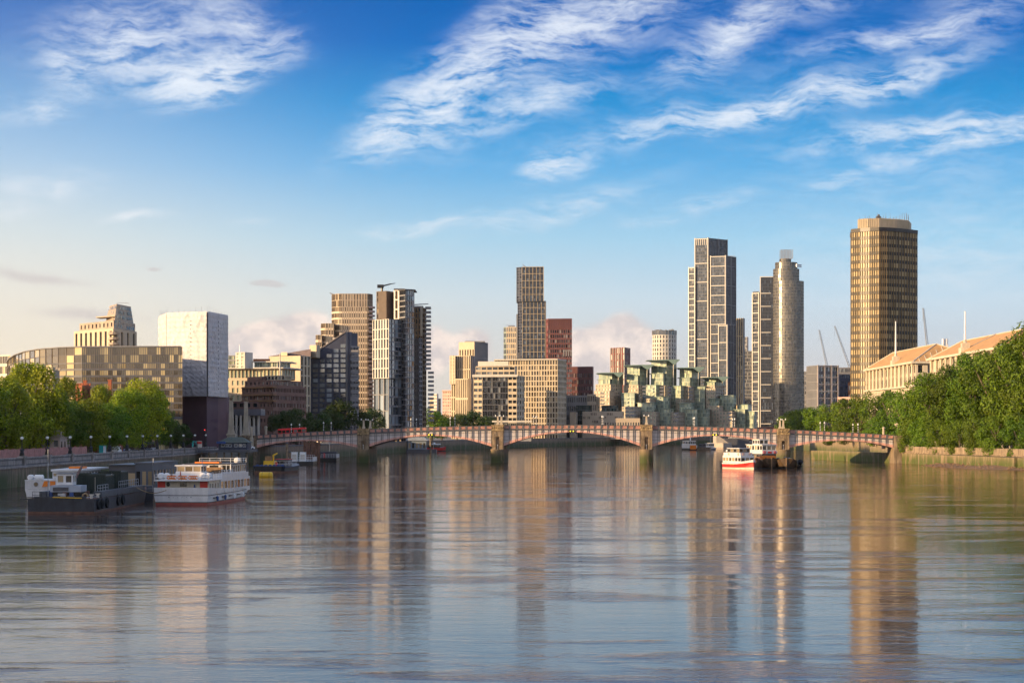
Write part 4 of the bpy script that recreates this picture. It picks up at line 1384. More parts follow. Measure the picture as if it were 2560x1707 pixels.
# --- round white tower
cx_, cy_, rad = PX(1661, 2320), 2320, 30.5 * 2320 / FPX
n_ = 24
chn = [(cx_ + rad * cos(pi + 2 * pi * k / n_), cy_ + rad * sin(pi + 2 * pi * k / n_)) for k in range(n_ + 1)][:n_]
t = thing('round_tower', 'round white tower with vertical window strips and glass crown above the green blocks', 'building', (cx_, cy_, GROUND))
mass(t, chn, GROUND - .3, PZ(838, 2320), {'*': S(1, 24, .55, .3, .6), 'back': S(1, 24, .55, .3, .6)}, [M_PALE], G_DARK, back=[])
MB().prism([(cx_ + (x - cx_) * .99, cy_ + (y - cy_) * .99) for x, y in chn], PZ(838, 2320), PZ(827, 2320)).build('glass_crown', G_GREY, t)
mb = MB()
for k in range(n_):
    x, y = chn[k]
    mb.tube((x, y, PZ(838, 2320)), (x, y, PZ(826, 2320)), .25, .25, 5)
for k in range(16):
    a = R.uniform(0, 6.28); q = R.uniform(.2, .85) * rad
    mb.box(cx_ + q * cos(a) - 1, cx_ + q * cos(a) + 1, cy_ + q * sin(a) - 1, cy_ + q * sin(a) + 1, PZ(827.2, 2320), PZ(R.uniform(823, 826), 2320))
mb.build('crown_posts', M_GREYC, t, kind='stuff')
# --- green glass riverside estate: one thing, stepped blocks with winged roofs
t = bld('riverside_apartment_complex', 'stepped green glass and stone riverside apartments with winged roofs behind the bridge', [(1480, 1720), (1890, 1720)])
M_GRN = pmat('pale_green_frame', (.44, .46, .35), .5, var=.1)
M_SEA = pmat('sea_green_roof', (.19, .27, .23), .5, var=.12)
M_BUFF = pmat('buff_precast', (.44, .36, .27), .75, var=.1, ns=.1)


def gblock(pl, pc, pr, yt, d, kind, yb=None, fl=3.1, dl=10, dr=13):
    z0 = GROUND - .3 if yb is None else PZ(yb, d)
    z1 = PZ(yt, d)
    nz = max(1, int((z1 - z0) / fl))
    a, b, c = PT(pl, d + dl), PT(pc, d), PT(pr, d + dr)
    wl, wr = hypot(b[0] - a[0], b[1] - a[1]), hypot(c[0] - b[0], c[1] - b[1])
    if kind == 'g':
        sp = {0: S(max(2, int(wl / 1.7)), nz, .08, .14, .12), 1: S(max(2, int(wr / 1.9)), nz, .1, .2, .12)}
        mass(t, [a, b, c], z0, z1, sp, [M_GRN], G_GREEN, 14)
    else:
        sp = {0: S(max(2, int(wl / 3.0)), nz, .5, .45, .4), 1: S(max(2, int(wr / 3.2)), nz, .45, .4, .9)}
        mass(t, [a, b, c], z0, z1, sp, [M_BUFF], G_GREEN, 14)
    if kind == 'g':
        MB().prism([(a[0] - .8, a[1] - .5), (b[0], b[1] - 1.0), (c[0] + .8, c[1] - .5), (c[0] + .8, c[1] + 12), (a[0] - .8, a[1] + 12)], z1, z1 + .5).build('roof_slab', M_SEA, t)


for (pl, pc, pr, yt, yb, r0, r1) in ((1497, 1530, 1558, 935, 960, 1492, 1559), (1568, 1599, 1624, 916, 962, 1561, 1633), (1628, 1666, 1691, 903, 963, 1617, 1698), (1699, 1729, 1751, 922, 965, 1692, 1760), (1761, 1790, 1813, 946, 963, 1754, 1819)):
    d = 1745
    gblock(pl, pc, pr, yt, d, 'g', yb=yb, dl=12, dr=16)
    gblock(pl - 1, (pl + pc) / 2 + 11, pc + 2, (yt + yb) / 2 + 1, d - 4, 'g', yb=yb)
    gblock(pl - 8, pc - 3, pr - 2, yb, d - 3, 'c')
    # wing roof: flat on the lit side, tilting up to a blade on the other
    z = PZ(yt, d)
    x0_, xc, x1_ = PX(r0, d), PX(pc + 3, d), PX(r1, d)
    wing = [(x0_, z + .5), (x0_, z + .9), (xc, z + 1.4), (x1_, z + 1.5), (x1_, z + .9), (xc + (x1_ - xc) * .55, z - 3.2), (xc, z + .4)]
    MB().loft([[(x, yy, zz) for x, zz in wing] for yy in (d - 6, d + 20)]).build('wing_roof', M_SEA, t)
    xs_ = xc + (x1_ - xc) * .5
    MB().tube((xs_, d + 2, PZ(yb, d)), (xs_, d - 2, z - 3), .45).build('roof_strut', M_PALE, t)
for q in ((1605, 1640, 1656, 963, 1738, 'g'), (1678, 1702, 1716, 965, 1738, 'g'), (1735, 1762, 1768, 967, 1738, 'g'), (1655, 1662, 1678, 966, 1739, 'c'), (1715, 1722, 1737, 967, 1739, 'c'),
          (1485, 1524, 1536, 976, 1726, 'c'), (1468, 1486, 1492, 990, 1730, 'c'), (1553, 1586, 1590, 983, 1724, 'g'), (1590, 1600, 1606, 985, 1728, 'c'), (1640, 1670, 1676, 992, 1724, 'g'), (1612, 1626, 1640, 996, 1722, 'c'), (1690, 1706, 1722, 998, 1722, 'c'),
          (1765, 1788, 1800, 970, 1728, 'c'), (1800, 1834, 1841, 989, 1722, 'g'), (1775, 1790, 1800, 997, 1716, 'g'),
          (1555, 1586, 1603, 1016, 1706, 'c'), (1594, 1634, 1640, 1007, 1712, 'g'), (1606, 1640, 1649, 1029, 1700, 'c'), (1646, 1676, 1684, 1022, 1704, 'g'), (1670, 1692, 1712, 1030, 1698, 'c'), (1698, 1728, 1736, 1008, 1712, 'g'),
          (1710, 1742, 1748, 1023, 1702, 'g'), (1738, 1768, 1775, 1024, 1702, 'g'), (1770, 1798, 1808, 1014, 1710, 'c'), (1798, 1830, 1840, 1028, 1698, 'c'), (1836, 1862, 1868, 1024, 1704, 'g'), (1862, 1886, 1892, 1029, 1700, 'g'), (1845, 1870, 1880, 1012, 1715, 'g')):
    gblock(*q)
# balconies on the stone bays
bb = MB().box(0, 3.6, -1.4, 0, 0, .2).box(0, 3.6, -1.4, -1.32, .202, 1.1).mesh('balcony', M_GREYC)
for (px, y0, y1, d) in ((1500, 985, 1055, 1722), (1562, 1022, 1058, 1702), (1575, 1022, 1058, 1702), (1648, 970, 1000, 1734), (1668, 970, 1000, 1734), (1720, 972, 1000, 1734), (1605, 968, 1000, 1740), (1684, 1035, 1058, 1694), (1818, 1034, 1058, 1694)):
    y = y0
    while y < y1:
        x, yy = PT(px, d)
        put('balcony', bb, t, (x - t['org'][0], yy - 3 - t['org'][1], PZ(y, d) - GROUND))
        y += 8.8
# --- buff stone government building with dark green glass
t = bld('green_glass_office', 'low buff and dark green glass office building right of the cream gridded block', [(1400, 1600), (1560, 1600)])
G_BOTTLE = gmat('bottle_green_glass', (.012, .030, .030), (.05, .09, .09), .3)
blk(t, [(1440, 1602), (1480, 1598), (1482, 1610)], 1013, {0: S(9, 7, .06, .12, .1)}, [M_DGREY], G_BOTTLE, 16)
blk(t, [(1456, 1596), (1560, 1586)], 1028, {'*': S(26, 3, .5, .35, .5, zb=PZ(1030, 1586), za=PZ(1058, 1586), skip=lambda i, j: (i * 7 + j) % 5 == 0 or (i // 5) % 2 == j % 2)}, [M_BUFF], G_DARK, 20)
blk(t, [(1504, 1592), (1545, 1588)], 1013, {'*': S(10, 2, .06, .12, .1)}, [M_DGREY], G_BOTTLE, 12, ybot=1028)
blk(t, [(1415, 1612), (1470, 1606)], 988, {'*': S(12, 5, .5, .45, .4)}, [M_GREYC], G_DARK, 16)
blk(t, [(1468, 1600), (1490, 1597)], 985, {'*': S(5, 5, .4, .4, .4)}, [M_BUFF], G_DARK, 14)
blk(t, [(1425, 1590), (1440, 1588), (1444, 1596)], 1030, None, [M_BUFF], None, 12)
blk(t, [(1510, 1578), (1600, 1574)], 1045, {'*': S(14, 1, .5, .4, .4)}, [M_BUFF], G_DARK, 10)

# --- tall white framed towers
t = bld('white_frame_tower', 'tallest glass tower with stepped white frames at the right of the green apartments', [(1722, 1980), (1840, 1980)])
d = 1980.0
G_NINE = gmat('silver_glass', (.03, .04, .056), (.09, .105, .13), .4, ior=1.9)


def wf(pts, yt, us, hs, ybot=1085, nx=(8, 8), fl=3.3, dark_top=0):
    ch = C(*pts)
    dd = min(q[1] for q in pts)
    z0, z1 = max(GROUND, PZ(ybot, dd)), PZ(yt, dd)
    nz = int((z1 - z0) / fl)
    mass(t, ch, z0, z1, {0: S(nx[0], nz, .12, .2, .2, mw=0), 1: S(nx[1], nz, .4, .12, .3, mw=1)}, [M_DGREY, M_DGREY], G_NINE, 24)
    hh = [PZ(y, dd) for y in hs]
    bars(t, ch[0], ch[1], us, hh, z0, z1 + .4, 0.85, .7, M_FRAME, hw=.7)
    if len(ch) > 2:
        bars(t, ch[1], ch[2], [.012, .5, .985], hh[1::2], z0, z1 + .4, .6, .4, M_GREYC, 'side_frame')


wf([(1722, 1992), (1738, 1988), (1742, 1996)], 668, (.02, .97), [669 + 15.6 * k for k in range(25)], nx=(4, 2))
wf([(1737, 1990), (1771, 1984), (1819, 2004)], 595, (.02, .97), [597, 658] + [705 + 47.5 * k for k in range(8)], nx=(7, 14))
wf([(1776, 1980), (1815, 1974), (1840, 1992)], 639, (.02, .96), [641 + 24.2 * k for k in range(16)], nx=(9, 9))
wf([(1796, 1972), (1819, 1968), (1834, 1980)], 812, (.03, .95), [814] + [856 + 44 * k for k in range(5)], nx=(5, 6))
bars(t, PT(1737, 1990), PT(1771, 1984), [k / 7 for k in range(1, 7)], [], PZ(612, 1984), PZ(597, 1984), .5, .3, M_FRAME, 'crown_fins')
mb = MB()
for k in range(9):
    x, y = PT(1818 + k * 2.4, 1990)
    mb.tube((x, y, PZ(640, 1974)), (x, y, PZ(635, 1974)), .2, .2, 5)
mb.build('roof_railing', M_STEEL, t, kind='stuff')

t = bld('slim_dark_tower', 'slim dark tower with pale vertical piers just right of the tallest tower', [(1841, 2080), (1880, 2080)])
blk(t, [(1838, 2086), (1858, 2080), (1862, 2088)], 795, {0: S(7, 30, .2, .15, .2)}, [M_DGREY], G_GREY, 20)
bars(t, PT(1838, 2086), PT(1858, 2080), [.2, .45, .7, .97], [PZ(y, 2080) for y in (840, 890, 940)], GROUND, PZ(795, 2080), .7, .5, M_GOLD)
t = bld('far_grey_tower', 'distant grey tower block stepped behind the slim dark tower', [(1858, 2200), (1880, 2200)])
blk(t, [(1857, 2210), (1868, 2204), (1871, 2210)], 842, {0: S(5, 26, .25, .3, .2)}, [M_GREYC], G_GREY, 20)
blk(t, [(1859, 2196), (1884, 2190)], 877, {0: S(9, 24, .25, .25, .2)}, [M_DGREY], G_DARK, 20)

t = bld('paired_tower', 'dark glass tower pair with white frames touching the round golden tower', [(1880, 1900), (1935, 1900)])
ch = C((1881, 1906), (1898, 1900), (1902, 1908))
z1_ = PZ(731, 1900)
mass(t, ch, GROUND, z1_, {0: S(5, 40, .12, .25, .2)}, [M_DGREY], G_DARK, 20)
bars(t, ch[0], ch[1], (.03, .965), [PZ(733 + 24.5 * k, 1900) for k in range(14)], GROUND, z1_, 0.8, .6, M_FRAME, hw=.65)
ch = C((1900, 1890), (1936, 1888), (1940, 1896))
z1_ = PZ(691, 1888)
mass(t, ch, GROUND, z1_, {0: S(10, 46, .3, .16, .25)}, [pmat('umber_panel', (.045, .045, .055), .5)], G_NAVY, 20)
bars(t, ch[0], ch[1], (.025, .975), [PZ(692, 1888)], GROUND, z1_, 0.9, .6, M_FRAME, hw=.7)
bars(t, ch[0], ch[1], (), [PZ(733 + 32.6 * k, 1888) for k in range(11)], GROUND, z1_, 0.7, .58, M_FRAME, 'frame', .03, .76)
blk(t, [(1882, 1912), (1898, 1906)], 728, None, [G_GREY], None, 12, ybot=733)

# --- cylinder tower
cx_, cy_ = PX(1971, 1820), 1820
t = thing('cylindrical_tower', 'slender round glass tower with gilded sunlit side and stepped lantern top', 'building', (cx_, cy_, GROUND))
G_CYL = gmat('gilded_glass', (.075, .07, .062), (.15, .13, .10), .5, rough=.2, ior=2.2, metal=.3)
M_CYLF = pmat('champagne_fin', (.17, .15, .12), .4, metal=.3, var=.05)


def cyl(cpx, rpx, yt, yb, nz, n_=32):
    cx, rd = PX(cpx, 1820), rpx * 1820 / FPX
    ring = [(cx + rd * cos(pi + 2 * pi * k / n_), cy_ + rd * sin(pi + 2 * pi * k / n_)) for k in range(n_)]
    mass(t, ring, GROUND if yb is None else PZ(yb, 1820), PZ(yt, 1820), {'*': S(2, nz, .14, .16, .15), 'back': S(2, nz, .14, .16, .15)}, [M_CYLF], G_CYL, back=[])


cyl(1971, 38.2, 704, None, 50)
cyl(1965.5, 32.3, 673, 704, 4)
cyl(1965.5, 27.5, 657, 673, 2)
cyl(1963, 14.5, 648, 657, 1, 20)
mb = MB()
xa, xb = PX(1952, 1820), PX(1980, 1820)
for i in range(5):
    x = xa + (xb - xa) * i / 4
    for yy in (1815, 1825):
        mb.tube((x, yy, PZ(648, 1820)), (x, yy, PZ(625, 1820)), .28, .28, 5)
for k in range(5):
    z = PZ(646 - k * 5, 1820)
    mb.box(xa, xb, 1814.8, 1815.2, z, z + .3)
    mb.box(xa, xb, 1824.8, 1825.2, z, z + .45)
mb.build('lantern_frame', M_GREYC, t, kind='stuff')
# right hand terrace steps on the shaded side
bars(t, PT(1990, 1790), PT(2002, 1796), (), [PZ(664, 1800), PZ(668, 1800)], 0, 1, 1, 1.0, M_STEEL, 'terrace_rail')

# --- grey gridded block and dark block by the round tower
t = bld('concrete_frame_block', 'grey block with a pale concrete frame between the round tower and brown tower', [(2016, 1450), (2096, 1450)])
ch = C((2016, 1470), (2043, 1450), (2096, 1456))
z1_ = PZ(913, 1450)
mass(t, ch, GROUND, z1_, {0: S(12, 9, .45, .05, .5), 1: S(6, 10, .14, .42, .8, ms=1)}, [M_GREYC, M_DGREY], G_BLUE, 24)
bars(t, ch[1], ch[2], (.03, .345, .67, .975), [z1_ - .8] + [PZ(943 + 17.4 * k, 1450) for k in range(7)], GROUND, z1_ + .2, 1.1, .7, pmat('pale_concrete', (.42, .35, .30), .7), hw=.7)
t = bld('dark_slab_block', 'dark blue slab block squeezed against the left edge of the brown tower', [(2097, 1500), (2130, 1500)])
blk(t, [(2092, 1506), (2131, 1500), (2140, 1510)], 918, {0: S(12, 12, .4, .45, .3)}, [M_NAVY], G_BLUE, 20)
blk(t, [(2120, 1470), (2140, 1468)], 955, {'*': S(3, 6, .5, .5, .3, zb=PZ(958, 1468))}, [M_ORANGE], G_GREY, 8)
t = bld('pink_frame_block', 'small pink framed block just above the trees beside the brown tower', [(2096, 1400), (2130, 1400)])
blk(t, [(2094, 1404), (2132, 1398)], 992, {'*': S(7, 3, .3, .3, .5)}, [MATS['pink_render']], G_GREY, 10)
t = bld('far_slab', 'thin distant grey slab seen between round tower and concrete framed block', [(2008, 1900), (2018, 1900)])
blk(t, [(2004, 1902), (2019, 1900)], 928, {'*': S(4, 14, .3, .3, .3)}, [M_GREYC], G_GREY, 12)

# --- luffing cranes
def crane(label, x0, y0, x1, y1, d, group='construction cranes'):
    a = Vector((PX(x1, d), d, PZ(y1, d))); b = Vector((PX(x0, d), d, PZ(y0, d)))
    t = thing('tower_crane', label, 'crane', (a.x, d, GROUND), group)
    mb = MB()
    ax = (b - a).normalized()
    pr = Vector((ax.z, 0, -ax.x))
    n = 16
    for k in range(3):
        off = [pr * .9, pr * -.6 + Vector((0, .8, 0)), pr * -.6 + Vector((0, -.8, 0))][k]
        mb.tube(a + off, b + off * .5, .22, .18, 5)
    for k in range(n):
        p, q = a + (b - a) * (k / n), a + (b - a) * ((k + 1) / n)
        mb.tube(p + pr * .9, q + pr * -.6 + Vector((0, -.8, 0)), .1, .1, 4)
        mb.tube(p + pr * .9, q + pr * -.6 + Vector((0, .8, 0)), .1, .1, 4)
    mb.build('jib', M_STEEL, t, kind='stuff')
    mb = MB()
    for sx in (-.9, .9):
        for sy in (-.9, .9):
            mb.tube((a.x + sx, d + sy, GROUND), (a.x + sx, d + sy, a.z), .2, .2, 4)
    k = GROUND
    while k < a.z - 3:
        mb.tube((a.x - .9, d - .9, k), (a.x + .9, d - .9, k + 3), .1, .1, 4)
        k += 3
    mb.build('mast', M_STEEL, t, kind='stuff')
    MB().box(a.x - 1.3, a.x + 1.3, d - 1.4, d + 1.4, a.z - 1, a.z + 1.6).build('cab', M_PALE, t)
    MB().box(a.x + 2, a.x + 5.5, d - 1, d + 1, a.z - .5, a.z + 1.3).tube((a.x + 2, d, a.z), (a.x - 1, d, a.z), .4).build('counterweight', M_GREYC, t)
    MB().tube(b, (b.x - .3, b.y, b.z - 9), .06, .06, 4).build('hoist_cable', M_BLACK, t)


crane('grey luffing crane jib above the concrete framed block, the left of a pair', 2048, 825, 2073, 940, 1600)
crane('grey luffing crane jib leaning against the brown tower, the right of a pair', 2087, 815, 2132, 940, 1650)
crane('lone grey crane jib standing right of the brown tower', 2308, 770, 2322, 900, 1350)

# --- brown bow fronted tower
pts = [(2127, 1040.5), (2150, 1036), (2174, 1032.5), (2197, 1030), (2216, 1031.5), (2240, 1035), (2268, 1040.5), (2294, 1047)]
t = bld('brown_glass_tower', 'tall brown and gold bow fronted office tower above the trees at right', pts)
G_MILL = gmat('amber_blind_glass', (.17, .125, .062), (.34, .25, .12), .955, rough=.4, ior=1.5)
M_SPN = pmat('dark_bronze_spandrel', (.028, .022, .016), .4, metal=.0, var=.1)
zt_ = PZ(577, 1030)
NF = 27
ch = C(*pts)
sp = {i: S(4, NF, .09, .42, .22, ms=1, lead=.95, mr=1) for i in range(7)}
M_MGOLD = pmat('old_gold_mullion', (.32, .22, .10), .6, var=.08)
mass(t, ch, GROUND - .3, zt_, sp, [M_MGOLD, M_SPN], G_MILL, 26)
fin = MB()
for i in range(7):
    (x0_, y0_), (x1_, y1_) = ch[i], ch[i + 1]
    L = hypot(x1_ - x0_, y1_ - y0_)
    nx_, ny_ = (y1_ - y0_) / L, -(x1_ - x0_) / L
    for k in range(4):
        f = k / 4
        x, y = x0_ + (x1_ - x0_) * f, y0_ + (y1_ - y0_) * f
        ux, uy = (x1_ - x0_) / L * .06, (y1_ - y0_) / L * .06
        fin.prism([(x - ux + nx_ * .28, y - uy + ny_ * .28), (x + ux + nx_ * .28, y + uy + ny_ * .28), (x + ux - nx_ * .02, y + uy - ny_ * .02), (x - ux - nx_ * .02, y - uy - ny_ * .02)], GROUND, zt_)
fin.build('mullion_fins', M_MGOLD, t, kind='stuff')
MB().prism([(x * 1.0003, y - .5) for x, y in ch] + [(ch[-1][0] + 5, ch[-1][1] + 26), (ch[0][0] + 4, ch[0][1] + 26)], zt_, PZ(568, 1030)).build('roof_band', pmat('black_bronze', (.035, .028, .024), .4), t)
cr_ = [(2145, 1048), (2149, 1044), (2170, 1041), (2197, 1040), (2240, 1044), (2268, 1050), (2274, 1056)]
cc = C(*cr_)
MB().prism(cc + [(cc[-1][0] + 3, 1066), (cc[0][0] + 3, 1062)], PZ(568, 1030), PZ(546, 1040)).build('plant_room', M_CREAM, t)
mb = MB()
for i in range(6):
    (x0_, y0_), (x1_, y1_) = cc[i], cc[i + 1]
    n = max(1, int(hypot(x1_ - x0_, y1_ - y0_) / .9))
    for k in range(n):
        f = k / n
        x, y = x0_ + (x1_ - x0_) * f, y0_ + (y1_ - y0_) * f
        mb.box(x - .18, x + .18, y - .35, y - .02, PZ(567.9, 1030), PZ(545.5, 1040))
mb.build('ribs', M_CREAM, t, kind='stuff')
mb = MB()
zr = PZ(546, 1040)
for k in range(46):
    px = R.uniform(2149, 2272)
    x, y = PT(px, 1050)
    mb.tube((x, y, zr), (x, y, zr + R.choice((1, 1.5, 2, 3, 4))), .1, .07, 4)
x, y = PT(2197, 1050)
mb.box(x - 2.2, x + 2.2, y, y + 2, zr, zr + 1.2).box(x - 1.2, x + 1.2, y, y + 2, zr + 1.2, zr + 2.2).ball((x, y, zr + 2.6), .7, 8)
mb.build('roof_antennas', M_DGREY, t, kind='stuff')

# --- stone palace offices with orange hipped roofs along the west bank
M_TILE = pmat('orange_pantile_roof', (.56, .31, .115), .75, var=.16, ns=.4, streak=.2)
M_STONEW = pmat('cream_portland', (.62, .53, .40), .75, var=.1, ns=.2, streak=.2)  # cream portland stone of the palaces


def palace(label, ya, yb, zr):
    """facade along x=172 facing the river, from far (ya) to near (yb)"""
    t = thing('stone_office_palace', label, 'building', (182, yb, GROUND))
    L = ya - yb
    ze = 40.5
    mass(t, [(172, ya), (172, yb), (206, yb)], GROUND - .3, 30.5, {0: S(int(L / 4.2), 6, .5, .4, .6), 1: S(8, 6, .5, .4, .6)}, [M_STONEW], G_DARK, back=[(206, ya)], roof=False)
    mass(t, [(172.6, ya), (172.6, yb + .6), (206, yb + .6)], 31.2, ze, {0: S(int(L / 4.2), 2, .5, .3, .7), 1: S(8, 2, .5, .3, .6)}, [M_STONEW], G_DARK, back=[(206, ya)], roof=False)
    MB().box(170.9, 206.5, yb - 1, ya + 1, 30.5, 31.2).build('string_course', M_STONEW, t)
    MB().box(170.6, 206.8, yb - 1.2, ya + 1.2, ze, ze + .9).build('cornice', M_STONEW, t)
    col = MB().lathe([(.55, 31.2), (.48, ze - .6), (.65, ze - .55), (.65, ze - .02)], 8).mesh('column', M_STONEW)
    n = int(L / 8.4)
    for k in range(n):
        y = yb + 3 + k * (L - 6) / (n - 1)
        put('column', col, t, (171.7 - 182, y - yb, -GROUND))
    zb = ze + .9
    rf = MB()
    e = [(171.5, ya), (171.5, yb), (206, yb), (206, ya)]
    r0, r1 = (184, ya - 5), (184, yb + 12)
    rf.add([(e[0][0], e[0][1], zb), (e[1][0], e[1][1], zb), (e[2][0], e[2][1], zb), (e[3][0], e[3][1], zb), (*r0, zr), (*r1, zr)],
           [(0, 1, 5, 4), (1, 2, 5), (2, 3, 4, 5), (3, 0, 4)])
    rf.build('hipped_roof', M_TILE, t)
    sm = MB()
    for (p, q) in (((e[1][0], e[1][1], zb), (*r1, zr)), ((e[0][0], e[0][1], zb), (*r0, zr)), ((*r0, zr), (*r1, zr)), ((e[2][0], e[2][1], zb), (*r1, zr))):
        sm.tube(Vector(p) + Vector((0, 0, .05)), Vector(q) + Vector((0, 0, .05)), .28, .28, 6)
    for k in range(11):        # standing seams on the near hip
        f = (k + 1) / 12
        x = e[1][0] + (e[2][0] - e[1][0]) * f
        top = 1 - abs(f - .5) * 2
        sm.tube((x, yb, zb), (x, yb + 12 * min(1, top), zb + (zr - zb) * min(1, top)), .16, .16, 4)
    sm.build('roof_ridges', M_STONEW, t, kind='stuff')
    return t


t1 = palace('cream stone palace with orange hipped roof, the farther one next to the brown tower', 952, 838, 49.3)
t2 = palace('cream stone palace with orange hipped roof, the nearer one half hidden by trees', 806, 690, 48.3)
for tt, px, d, ytop, zb in ((t1, 2237, 878, 803, 42), (t2, 2410, 750, 778, 42)):
    x = 173.5
    dd = x * FPX / (px - CXP)
    o = tt['org']
    mb = MB().box(x - 1.6, x + 2.6, dd - 2.2, dd + 2.2, 41.4, 43.6).box(x - 1.0, x + 2.0, dd - 1.4, dd + 1.4, 43.6, 45.4)
    mb.lathe([(.9, 45.4), (.5, 46.2), (.6, 46.6)], 8, x + .4, dd)
    mb.build('flagpole_plinth', M_STONEW, tt)
    MB().tube((x + .4, dd, 46.4), (x + .4, dd, PZ(ytop, dd)), .42, .22, 8).build('flagpole', M_WHITE, tt)
    rl = MB()
    rl.tube((172.2, dd + 4, 41.6), (184, dd - 8, 48.6), .18, .18, 4)
    rl.build('roof_gutter', M_GREYC, tt)
t = bld('rear_roof', 'green metal roof with twin white flues between the two orange hipped roofs', [(2340, 900), (2440, 900)])
MB().prism([PT(2352, 905), PT(2445, 905), PT(2445, 935), PT(2352, 935)], 4, PZ(873, 905)).build('wall', pmat('green_metal_roof', (.06, .075, .055), .5), t)
for px in (2359, 2366):
    x, y = PT(px, 900)
    MB().tube((x, y, 30), (x, y, PZ(847, 900)), .75, .75, 10).build('flue', M_WHITE, t)

# --- old church tower and brick gatehouse among the left bank trees
t = bld('church_tower', 'square stone church tower with battlements among the trees in front of the glass offices', [(96, 640), (148, 640)])
ch = C((97, 648), (133, 640), (149, 652))
zt_ = PZ(924, 640)
mass(t, ch, GROUND - .3, zt_, {0: S(1, 3, .72, .6, .4), 1: S(1, 3, .7, .6, .4)}, [M_STONE], G_DARK, 7)
mer = MB()
for i in range(2):
    for k in range(5):
        f = (k + .5) / 5
        if k % 2 == 0:
            x, y = ch[i][0] + (ch[i + 1][0] - ch[i][0]) * f, ch[i][1] + (ch[i + 1][1] - ch[i][1]) * f
            mer.box(x - .45, x + .45, y - .2, y + .35, zt_, zt_ + .9)
mer.build('battlements', M_STONE, t, kind='stuff')
x, y = PT(100, 650)
MB().prism([(x - 1.2, y - 1), (x + 1.2, y - 1), (x + 1.2, y + 1.4), (x - 1.2, y + 1.4)], GROUND, PZ(908, 645)).build('stair_turret', M_STONE, t)
t = bld('brick_gatehouse', 'red brick gatehouse tower with battlements rising from the trees on the left bank', [(190, 600), (226, 600)])
ch = C((189, 606), (205, 598), (226, 604))
zt_ = PZ(963, 598)
mass(t, ch, GROUND - .3, zt_, {0: S(1, 5, .6, .5, .3), 1: S(2, 5, .6, .5, .3)}, [M_TERRA], G_GREY, 7)
mer = MB()
for i in range(2):
    for k in range(7):
        f = (k + .5) / 7
        if k % 2 == 0:
            x, y = ch[i][0] + (ch[i + 1][0] - ch[i][0]) * f, ch[i][1] + (ch[i + 1][1] - ch[i][1]) * f
            mer.box(x - .25, x + .25, y - .15, y + .3, zt_, zt_ + .7)
mer.build('battlements', M_TERRA, t, kind='stuff')
for px, yt in ((158, 950), (213, 953), (275, 951)):
    x, y = PT(px, 615)
    MB().prism([(x - .5, y - .5), (x + .5, y - .5), (x + .5, y + .5), (x - .5, y + .5)], 14, PZ(yt, 615)).box(x - .65, x + .65, y - .65, y + .65, PZ(yt, 615), PZ(yt, 615) + .3).build('chimney', M_TERRA, t)
MB().box(PX(150, 615), PX(290, 615), 610, 626, GROUND, 15).build('hall_range', M_TERRA, t)

# --- hospital wing just left of the frame, standing between the sun and the near bank
t = thing('hospital_wing', 'long pale hospital wing beside the left edge of the view', 'building', (-225, 400, GROUND))
mass(t, [(-196, 660), (-196, 120), (-250, 120)], GROUND - .3, 33, {0: S(90, 8, .35, .4, .3)}, [M_PALE], G_GREY, back=[(-250, 660)])

# --- red bridge farther upstream, just showing over the parapet
t = thing('far_bridge', 'distant red steel bridge just showing above the parapet near the round tower', 'bridge', (220, 1790, 0))
MB().prism([(150, 1786), (420, 1700), (424, 1714), (154, 1800)], 10.2, 13.4).build('girder', pmat('vermilion_steel', (.40, .07, .05), .5), t)
MB().prism([(150, 1785.6), (420, 1699.6), (424, 1714.4), (154, 1800.4)], 13.4, 14.6).build('parapet', pmat('dull_red_parapet', (.30, .08, .07), .6), t)
for f in (.1, .4, .7, .98):
    x, y = 150 + 270 * f, 1786 - 86 * f
    MB().box(x - 2.2, x + 2.2, y - 2, y + 16, -1, 10.15).build('pier', M_PIER, t)
# ------------------------------------------------------------------ trees
def leaf_mat(name, a, b, c):
    m = bpy.data.materials.new(name)
    m.use_nodes = True
    g = NT(m.node_tree)
    out = g.n('ShaderNodeOutputMaterial')
    r = rand_node(g)
    pos = g.n('ShaderNodeNewGeometry').outputs['Position']
    n = g.noise(pos, 0.16, 3, .5)
    col = g.mix(g.ramp(r, 0.0, 1.0), a, b)
    col = g.mix(g.m('MULTIPLY', g.ramp(n, .42, .68), .75), col, c)
    hs = g.n('ShaderNodeHueSaturation')
    g.put(hs.inputs['Color'], col)
    orr = g.n('ShaderNodeObjectInfo').outputs['Random']
    g.put(hs.inputs['Value'], g.ramp(orr, 0, 1, .72, 1.25, False))
    g.put(hs.inputs['Hue'], g.ramp(g.m('FRACT', g.m('MULTIPLY', orr, 5.7)), 0, 1, .485, .512, False))
    col = hs.outputs[0]
    p = g.n('ShaderNodeBsdfPrincipled')
    g.put(p.inputs['Base Color'], col)
    p.inputs['Roughness'].default_value = .55
    p.inputs['Specular IOR Level'].default_value = .25
    tr = g.n('ShaderNodeBsdfTranslucent')
    g.put(tr.inputs[0], g.mix(1.0, col, (1.5, 1.35, .5), 'MULTIPLY'))
    mx = g.n('ShaderNodeMixShader')
    mx.inputs[0].default_value = .28
    g.t.links.new(p.outputs[0], mx.inputs[1]); g.t.links.new(tr.outputs[0], mx.inputs[2])
    g.t.links.new(mx.outputs[0], out.inputs[0])
    return m


